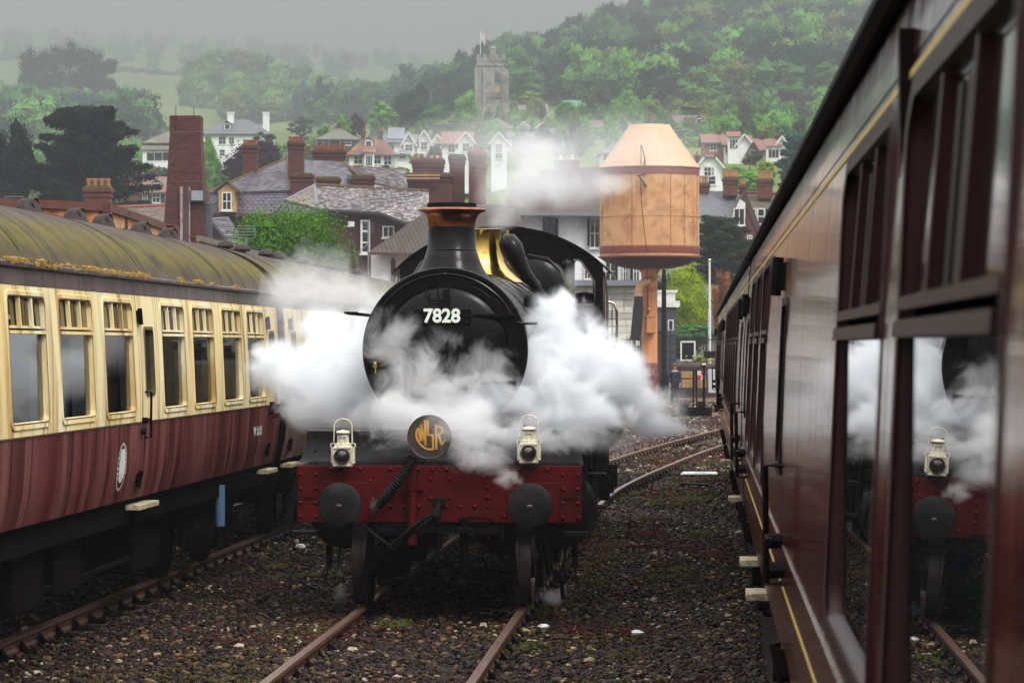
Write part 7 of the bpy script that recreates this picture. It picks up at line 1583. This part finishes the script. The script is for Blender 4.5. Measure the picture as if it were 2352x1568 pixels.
# town trees: (label, x, top, bottom, width, distance, kind, colour)
TL = [
 ('large purple copper beech between the tall chimney and the hotel', 590,318,470,190,330,'round','purple',1), ('green tree against the right side of the tall brick chimney', 482,306,470,60,360,'tall','bright',1),
 ('pointed dark conifer top above the copper beech', 606,298,360,58,420,'flat','dark',0), ('small pale green tree beside the dormer roof', 508,392,450,44,300,'round','mid',0),
 ('green shrubbery under the white villa', 345,372,420,60,405,'round','mid',0), ('darker shrub right of the white villa porch', 392,376,425,50,400,'round','blue',0),
 ('yellow-topped hedge left of the white villa', 322,362,395,46,430,'round','olive',0), ('yellow-flowering bush left of the thatched cottage', 703,328,362,46,470,'round','yellow',0),
 ('small yellow bush right of the first yellow one', 730,336,362,20,465,'round','yellow',0), ('dark green bush below the thatched cottage', 745,336,385,44,440,'round','mid',0),
 ('light green tree left of the thatched roof', 745,278,335,44,520,'round','bright',0), ('tall airy green tree behind the thatched cottage', 790,256,330,52,540,'tall','bright',0),
 ('purple-grey tree right of the airy green tree', 818,258,320,46,560,'round','purple',0), ('slim dark conifer on the ridge above the town', 865,218,275,24,700,'cone','dark',0),
 ('blue-green conifer clump left of the town ridge', 690,262,330,66,650,'flat','blue',0), ('rounded green tree left of the dark ridge tree', 878,232,312,76,640,'round','bright',0),
 ('round dark tree with domed crown below the hill', 943,196,322,88,680,'round','dark',1), ('small domed dark tree behind the round dark tree', 968,186,250,36,720,'round','deep',0),
 ('mid green tree right of the round dark tree', 1005,232,310,80,640,'round','mid',0), ('bright tree left of the church tower', 1072,196,300,60,700,'round','bright',0),
 ('dull green bush in the haze below the tower', 1035,268,322,90,560,'round','olive',0), ('green bank bush left of the church porch', 1078,262,312,56,600,'round','mid',0),
 ('two-tone rounded tree above the nave ridge', 1218,206,262,72,790,'round','olive',0),
 ('tall green tree left of the green-roofed house', 1262,160,275,90,860,'round','mid',0), ('big bright chestnut tree above the green-roofed house', 1314,138,262,116,850,'round','bright',1),
 ('bright bush in front of the green-roofed house', 1300,230,280,56,700,'round','bright',0), ('tall grey-green tree right of the green-roofed house', 1380,182,298,70,700,'tall','grey',1),
 ('upright bright green tree above the tank cone', 1442,204,276,64,690,'tall','bright',1), ('large dark rounded evergreen on the right hill', 1532,120,242,158,900,'round','dark',1),
 ('light green tree high behind the chestnut', 1388,98,200,88,960,'round','bright',0), ('grey-green tree in mid hillside', 1455,110,200,70,970,'round','blue',0),
 ('small green tree below the dark evergreen', 1500,236,290,60,680,'round','grey',0), ('pale green scrub left of the tank roof', 1395,292,350,60,520,'round','mid',0),
 ('soft green tree hazy beside the tank roof', 1480,268,340,80,560,'round','bright',0), ('dark red garden tree left of the tank', 1335,318,352,32,470,'round','purple',0),
 ('round dark red tree in front of the hazy houses', 1000,332,362,38,372,'round','purple',0), ('green conifer with open branches before the white house', 884,374,394,42,325,'cone','dark',0),
 ('green garden below the half-timbered gable', 958,352,382,60,380,'round','bright',0), ('green tuft under the rust-roofed house right side', 920,382,400,50,320,'round','bright',0),
 ('purple garden tree right of the tank cone', 1675,330,362,58,445,'round','purple',0), ('yellow-green bush above the half-hipped house', 1722,352,386,40,385,'round','olive',0),
 ('grey flowering shrub left of the right red-roofed house', 1735,345,375,44,380,'round','grey',0), ('bright green tree behind the terrace chimneys, left', 1690,372,440,66,300,'round','bright',1),
 ('vivid green tree between the terrace chimneys', 1722,388,450,76,290,'round','bright',1), ('green tree right of the vivid one, partly behind the train', 1756,384,440,60,300,'round','mid',0),
 ('yellow-green shrub under the white bay', 1760,366,400,50,340,'round','lime',0), ('dark blue-green pine beside the maroon train roof', 1835,310,480,100,310,'cedar','blue',1),
 ('brown-green tree on the slope above the red roofs', 1702,218,298,92,640,'round','grey',1), ('green tree left of the purple beeches', 1768,196,290,66,680,'tall','bright',0),
 ('large dark purple beech on the right hillside', 1806,204,290,82,690,'round','purple',1), ('second purple beech half behind the first', 1862,206,286,66,700,'round','purple',0),
 ('bright green round tree next to the train roof', 1880,202,268,50,670,'round','bright',0), ('yellow-green scrub above the chalet house', 1588,240,270,110,640,'round','olive',0),
 ('green shrubs below the chalet house', 1560,285,345,90,500,'round','mid',0), ('blossoming pinkish shrub near the chalet house', 1628,300,330,40,470,'round','grey',0),
 ('green tree right of the chalet house', 1660,262,310,60,560,'round','mid',0), ('small yellow bush by the gabled wing', 1602,315,345,26,450,'round','yellow',0),
 ('green bush between the two red-roofed houses', 1716,300,350,34,430,'round','mid',0),
 # upper right hill
 ('dark pine at the left end of the hill wood', 1025,150,228,56,1000,'flat','dark',0), ('dark tree on the skyline left of the tower', 1062,112,222,70,1010,'round','dark',0),
 ('tallest dark skyline tree behind the tower', 1112,84,210,64,1000,'round','deep',0), ('dark skyline tree right of the tower', 1150,98,200,52,1010,'round','dark',0),
 ('broad dark pine on the skyline, left', 1215,82,190,100,1020,'flat','dark',1), ('dark brownish pine on the skyline', 1290,62,180,110,1030,'flat','deep',1),
 ('dark pine with ragged top on the skyline', 1352,54,170,84,1060,'flat','dark',1), ('dark tree clump stepping up the skyline', 1420,34,140,90,1090,'flat','dark',0),
 ('pale round tree on the upper skyline', 1490,16,110,96,1110,'round','pale',0), ('tall dark pine near the top of the hill', 1556,-20,110,90,1120,'flat','dark',1),
 ('green crown at mid slope above the dark evergreen', 1600,78,150,62,1050,'round','bright',0), ('green crown high on the slope left of the train roof', 1770,70,150,80,1040,'round','bright',1),
 ('yellow-green crown beside the train roof high up', 1910,60,160,100,1000,'round','bright',0),
 # left hill
 ('tall pine clump with bare trunks, left one', 95,98,260,110,1150,'flat','dark',1), ('tall pine clump with bare trunks, middle one', 160,84,262,130,1160,'flat','dark',1),
 ('tall pine clump with bare trunks, right one', 228,108,262,84,1150,'flat','dark',1), ('light green tree under the pines at far left', 50,180,290,110,1000,'round','mid',0),
 ('dark conifer hanging over the slope at the left', 262,190,300,70,1020,'tall','blue',0), ('pale green tree in the middle of the left slope', 130,215,300,90,980,'round','olive',0),
 ('deep green tree at the left edge of the slope', 10,196,320,80,900,'round','mid',0), ('blue-green slope tree above the white villa', 305,260,372,90,820,'tall','blue',1),
 ('rounded pale tree above the white villa roof', 372,272,345,60,900,'round','pale',0), ('green crown right of the tall pines base', 210,250,350,100,850,'round','blue',1),
]
for L_ in TL: tree(*L_[:8], hi=L_[8])
# woods that read as one mass: many crowns joined
def wood(name, label, items):
    V = []; Fc = []; TI = []; CO = []; b = 0; base = [crown_arrays(300+k, kd, 32, 32, .0235) for k, kd in enumerate(('round','round','flat','round','tall'))]
    for (x, yt, wpx, hpx, d, colr, k) in items:
        v, f, t = base[k]; c_ = at(x, 794, d); w_ = wpx/F*d; h = hpx/F*d; z0 = zat(yt, d)-h; a = random.uniform(0,6.28); ca, sa = math.cos(a), math.sin(a)
        vv = v*np.array([w_,w_,h]); vv = np.column_stack([vv[:,0]*ca-vv[:,1]*sa+c_.x, vv[:,0]*sa+vv[:,1]*ca+c_.y, vv[:,2]+z0])
        V.append(vv); Fc += [tuple(b+i for i in q_) for q_ in f]; TI.append(t*random.uniform(.8,1.2)); CO.append(np.tile(np.array(G[colr])/.2, (len(v),1))); b += len(v)
    me = mesh_from(name, np.concatenate(V), Fc, np.concatenate(TI), np.concatenate(CO)); o = link(bpy.data.objects.new(name, me)); o.color = (.2,.2,.2,1); tag(o, label, kind='stuff'); return o
def fill(n, xf, ds, hts, cols, kinds=(0,1,3), ww=(40,80)):
    it = []
    for _ in range(n):
        x = random.uniform(*xf); d = random.uniform(*ds); zg = terrain_z(x, d); hh = random.uniform(*hts); wpx = random.uniform(*ww)*1000/d
        yt = HZ - (zg+hh-CAMH)*F/d; it.append((x, yt, wpx, (hh+1.5)*F/d, d, random.choice(cols), random.choice(kinds)))
    return it
it = fill(190, (985,1330), (820,1200), (9,15), ['mid','dark','mid','bright','blue','dark'], (0,1,0,3), (70,120))+fill(150, (2250,3300), (620,1300), (9,16), ['mid','dark','bright','blue'], (0,1,3), (80,140)) + fill(460, (1300,2250), (720,1420), (9,17), ['mid','dark','bright','blue','bright','deep','mid','dark','olive','purple' if False else 'grey'], (0,1,1,3), (66,130))
it = [q_ for q_ in it if not (q_[4] < 860 and 1080 < q_[0] < 1180)]
it = [q_ for q_ in it if q_[1] > 0 or True]
wood('hill_wood', 'mixed green wood covering the steep hill above the town on the right', it)
wood('slope_scrub', 'green gardens and scrub between the houses on the right slope', [q_ for q_ in fill(300, (1000,2100), (420,760), (2.5,5.5), ['mid','bright','olive','grey','mid','bright'], (0,1,3), (16,34))])
wood('left_wood', 'mixed wood on the left hillside below the tall pines', fill(210, (-120,330), (780,1300), (9,17), ['mid','dark','blue','mid','bright'], (0,1,2,3,4), (65,125)))
wood('left_gardens', 'green gardens and hedges between the houses on the left', fill(170, (-50,1000), (400,760), (2.5,7), ['mid','bright','olive','blue'], (0,1,3), (16,40)))
wood('valley_wood', 'pale hazy wood filling the valley in the middle', [(x, yt, w_, 95, 1500+yt*-1.5+250, c_, k_) for (x, yt, w_, c_, k_) in [(445,118,75,'mid',0),(480,108,80,'bright',1),(520,100,90,'mid',0),(560,104,85,'olive',1),(600,112,80,'mid',3),(640,128,85,'bright',0),(690,140,80,'mid',1),(735,150,80,'bright',0),(780,170,80,'olive',3),(455,155,70,'bright',1),(500,140,85,'mid',3),(545,150,90,'bright',0),(590,158,90,'mid',1),(640,170,90,'olive',0),(690,185,90,'bright',1),(740,200,85,'mid',0),(790,215,80,'bright',3),(430,168,60,'mid',0),(470,182,80,'bright',0),(560,190,90,'mid',1),(610,196,90,'bright',3),(660,210,95,'olive',1),(710,225,90,'mid',0),(760,236,85,'bright',1),(830,240,70,'mid',0),(600,236,80,'olive',1),(650,248,80,'bright',0),(700,262,80,'mid',3)]] + fill(110, (520,860), (1250,1500), (12,18), ['mid','bright','olive','mid','blue'], (0,1,3), (80,130)) + fill(90, (690,1010), (1000,1400), (10,18), ['dark','blue','mid'], (0,1,2,4), (60,100)))
wood('far_hedges', 'distant hedgerow trees between the foggy fields', [ (x, 150+ (x-280)*.10 + random.uniform(-4,4), 26, 16, 2350, 'dark', 0) for x in range(262,450,9)] + [(x, 240 - abs(x-420)*.02 + random.uniform(-5,4), 30, 26, 1750, 'mid', 1) for x in range(330,560,12)] + fill(150, (-100,1100), (2500,3900), (12,26), ['dark','mid'], (0,1,3), (60,130)))
# clipped hedge climbing behind the red-roofed houses
q = MB(); hp = [(1735,300,560),(1770,290,570),(1800,284,580),(1850,272,590),(1900,262,600)]
V = []; 
for (x, yt, d) in hp:
    p_ = at(x, 794, d); zt = zat(yt, d); V += [(p_.x,p_.y,zt-5),(p_.x,p_.y,zt),(p_.x+FW.x*2,p_.y+FW.y*2,zt+.1),(p_.x+FW.x*2,p_.y+FW.y*2,zt-5)]
q.add(V, [(4*i+k,4*i+(k+1)%4,4*i+4+(k+1)%4,4*i+4+k) for i in range(len(hp)-1) for k in range(4)])
tag(q.build('hedge', pm('clipped_hedge',(.10,.19,.04),(.05,.10,.025),rough=.95,scale=1.4,bump=.3), None, smooth=0), 'long clipped hedge climbing right behind the two red-roofed houses', 'hedge')
# ============================================================ STEAM AND HAZE
def steam(name, label, blobs, dens, nscale=2.2, thr=(.30,.62), amt=1.0, voxel=.07, det=5, dist=.6, col=(.97,.98,.99), aniso=.0, step=.16, mrot=0):
    """steam cloud: a lumpy closed hull filled with a volume that thins out in ragged noise towards its edge"""
    B = [(at(x, y, d), r, s) for (x, y, d, r, s) in blobs]           # r in metres, s = squash (sx, sy, sz)
    bm = bmesh.new()
    for c_, r, s in B:
        m4 = Matrix.Translation(c_) @ Matrix.Diagonal((r*s[0]*1.03, r*s[1]*1.03, r*s[2]*1.03, 1)); bmesh.ops.create_icosphere(bm, subdivisions=3, radius=1.0, matrix=m4)
    me = bpy.data.meshes.new(name); bm.to_mesh(me); bm.free(); o = bpy.data.objects.new(name, me); link(o)
    rm = o.modifiers.new('remesh', 'REMESH'); rm.mode = 'VOXEL'; rm.voxel_size = voxel
    dg = bpy.context.evaluated_depsgraph_get(); m2 = bpy.data.meshes.new_from_object(o.evaluated_get(dg)); o.modifiers.clear(); o.data = m2
    m, N, K, nt = newmat(name); out = N('ShaderNodeOutputMaterial'); pv = N('ShaderNodeVolumePrincipled'); K(pv.outputs[0], out.inputs['Volume'])
    pv.inputs['Color'].default_value = (*col, 1); pv.inputs['Anisotropy'].default_value = aniso
    tc = N('ShaderNodeTexCoord'); P = tc.outputs['Object']
    n1 = N('ShaderNodeTexNoise'); n1.inputs['Scale'].default_value = nscale; n1.inputs['Detail'].default_value = det; n1.inputs['Roughness'].default_value = .67; n1.inputs['Distortion'].default_value = dist; K(P, n1.inputs['Vector'])
    acc = None
    for c_, r, s in B:
        mp = N('ShaderNodeMapping'); mp.vector_type = 'TEXTURE'; mp.inputs['Location'].default_value = c_; mp.inputs['Scale'].default_value = (r*s[0], r*s[1], r*s[2]); K(P, mp.inputs['Vector'])
        ln = N('ShaderNodeVectorMath'); ln.operation = 'LENGTH'; K(mp.outputs[0], ln.inputs[0]); v = mth(N, K, 'SUBTRACT', 1.0, ln.outputs['Value'])
        if acc is None: acc = v
        else:
            sm = N('ShaderNodeMath'); sm.operation = 'SMOOTH_MAX'; sm.inputs[2].default_value = .15; K(acc, sm.inputs[0]); K(v, sm.inputs[1]); acc = sm.outputs[0]
    # depth into the cloud plus noise, cut at a threshold
    e = mth(N, K, 'ADD', mth(N, K, 'MULTIPLY', acc, 1.0), mth(N, K, 'MULTIPLY', mth(N, K, 'SUBTRACT', n1.outputs['Fac'], .5), amt))
    d = rampf(N, K, e, thr[0], thr[1]); edge = rampf(N, K, acc, 0, .14)
    d = mth(N, K, 'MULTIPLY', mth(N, K, 'POWER', d, 1.8), edge); K(mth(N, K, 'MULTIPLY', d, dens), pv.inputs['Density'])
    m.cycles.volume_step_rate = step if hasattr(m.cycles, 'volume_step_rate') else 1
    m2.materials.clear(); m2.materials.append(m); tag(o, label, kind='stuff'); return o
r1 = (1, 1, 1)
# right plume, behind the lamps and in front of the cylinders
steam('steam', 'thick white steam cloud billowing in front of the right of the engine', [
 (1235,880,29.4,.64,(1.15,.55,1.0)), (1330,830,29.9,.56,(1.1,.7,1.0)), (1262,765,29.9,.42,(.95,.7,1.25)), (1290,715,30.1,.24,(.9,.7,1.1)), (1400,870,29.9,.54,(1.1,.8,.95)), (1452,925,30.2,.40,(1.3,.8,.8)),
 (1130,905,29.15,.50,(1.2,.36,.9)), (1345,955,29.5,.46,(1.3,.7,.65)), (1490,972,30.4,.30,(1.4,.8,.62)), (1535,985,30.5,.18,(1.5,.8,.55)), (1220,960,29.2,.42,(1.6,.42,.65)), (1040,945,29.0,.44,(1.4,.30,.75)), (1110,1000,28.75,.34,(1.6,.4,.7)), (945,955,28.95,.40,(1.2,.30,.8)), (1000,905,29.0,.30,(1.2,.3,.8))], 11.0, 2.5, (.20,.52), 1.6, .07, det=7, dist=.7, col=(.965,.972,.98))
steam('steam', 'thick white steam cloud between the left coach and the engine front', [
 (800,900,29.9,.56,(1.1,.8,1.05)), (720,870,30.2,.54,(1.1,.8,.95)), (645,840,30.6,.44,(1.2,.8,.9)), (780,815,30.2,.46,(1.1,.8,1.0)), (835,790,30.6,.36,(.8,.8,1.4)), (730,950,30.0,.38,(1.3,.7,.65)), (860,955,29.6,.36,(1.3,.6,.65)), (745,750,30.6,.36,(1.2,.8,.8))], 11.0, 2.4, (.20,.52), 1.6, .07, det=7, dist=.7, col=(.965,.972,.98))
W_C = (.99,.985,.98)
steam('steam_wisp', 'thin ragged steam drifting across the smokebox door and front apron', [
 (975,890,28.95,.56,(1.3,.28,1.15)), (905,960,28.8,.48,(1.1,.30,.9)), (1080,985,28.65,.50,(1.2,.30,.8)), (1130,1060,28.45,.30,(1.3,.4,.7)), (900,790,29.1,.40,(.9,.3,1.3)), (1290,1010,28.7,.42,(1.4,.4,.6)), (865,700,29.6,.30,(1.0,.4,1.2)), (1165,1095,28.3,.18,(1.1,.6,.8)), (1120,830,29.1,.34,(1.1,.3,.9)), (1010,960,28.9,.5,(1.5,.25,.8)), (1045,975,28.38,.32,(1.3,.22,.9)), (1110,1035,28.35,.36,(1.4,.25,.8))], 6.5, 3.0, (.20,.66), 1.9, .07, det=7, dist=.8, col=W_C)
steam('steam_wisp', 'thin steam veiling the second coach and its roof on the left', [
 (720,690,33.5,.78,(1.3,.9,.6)), (820,690,34.5,.8,(1.2,.9,.6)), (665,655,34.5,.6,(.8,.8,.9)), (760,640,37,.6,(1.0,.8,.9)), (740,770,32.5,.7,(1.3,.8,.7)), (700,600,39,.4,(.7,.7,1.1)), (850,760,34,.6,(1,.9,.9))], .95, 2.1, (.20,.60), 1.8, .10, det=6, dist=1.1, col=W_C)
steam('steam_wisp', 'soft white steam drifting away behind the engine chimney', [
 (1190,440,36,.56,(1.2,1,1.0)), (1250,400,37,.55,(1.3,1,.9)), (1320,430,38,.55,(1.3,1,.8)), (1150,500,35.2,.32,(.9,.9,.9)), (1125,450,36,.3,(1,1,1.2)), (1400,425,39,.45,(1.4,1,.6)), (1220,350,39,.6,(1.4,1,.6))], 1.5, 1.6, (.18,.66), 1.5, .10, det=6, dist=1.0, col=W_C)
steam('steam_wisp', 'thin torn steam trailing off the right end of the big right cloud', [(1500,930,30.5,.42,(1.4,.8,.8)), (1560,975,30.6,.28,(1.4,.7,.6)), (1430,1010,30.2,.34,(1.4,.6,.6)), (1345,1010,29.8,.30,(1.3,.5,.8)), (1430,830,30.3,.36,(1.2,.8,.8)), (1330,740,30.3,.26,(1.1,.8,1.0))], 3.2, 3.2, (.20,.75), 2.0, .07, det=7, dist=.8, col=W_C)
steam('steam_wisp', 'faint steam leaking round the safety valve pipe and firebox', [(1290,690,32.5,.22,(1.0,1,1.2)), (1312,640,34.5,.18,(.7,.9,1.3))], 1.6, 4, (.2,.7), 1.6, .04)
steam('steam_puff', 'small grey steam puff by the left drain cock', [(782,1360,29.3,.105,(1,1,1.3)), (778,1315,29.4,.06,(.8,.8,1.4))], 3.5, 6, (.1,.7), .9, .02)
steam('steam_puff', 'small grey steam puff by the right drain cock', [(1268,1372,29.3,.14,(1.15,1,.9)), (1290,1358,29.4,.09,(.8,.9,1))], 4.5, 6, (.1,.65), .9, .02)
steam('steam_wisp', 'pale haze veil of steam over the hotel and houses behind the engine', [(1250,345,62,2.2,(1.6,1,.5)), (1390,345,64,1.9,(1.6,1,.6)), (1080,335,60,1.7,(1.5,1,.5)), (965,325,61,1.2,(1.5,1,.5))], .20, .6, (.08,.8), 1.4, .3, det=3)
# haze over the town and hills
hz = MB(); hz.box(-3600, 3600, -600, 7600, -40, 520) if False else None
q = MB()
q.box(-4200, 4200, -7200, 7200, -1.6, 500)
hm, N, K, nt = newmat('haze'); out = N('ShaderNodeOutputMaterial'); pv = N('ShaderNodeVolumePrincipled'); K(pv.outputs[0], out.inputs['Volume'])
pv.inputs['Color'].default_value = (.318,.328,.345,1); pv.inputs['Density'].default_value = .00076; pv.inputs['Anisotropy'].default_value = 0
HZO = q.build('haze', hm, None, smooth=0, kind='stuff', label='pale mist thickening over the hills')
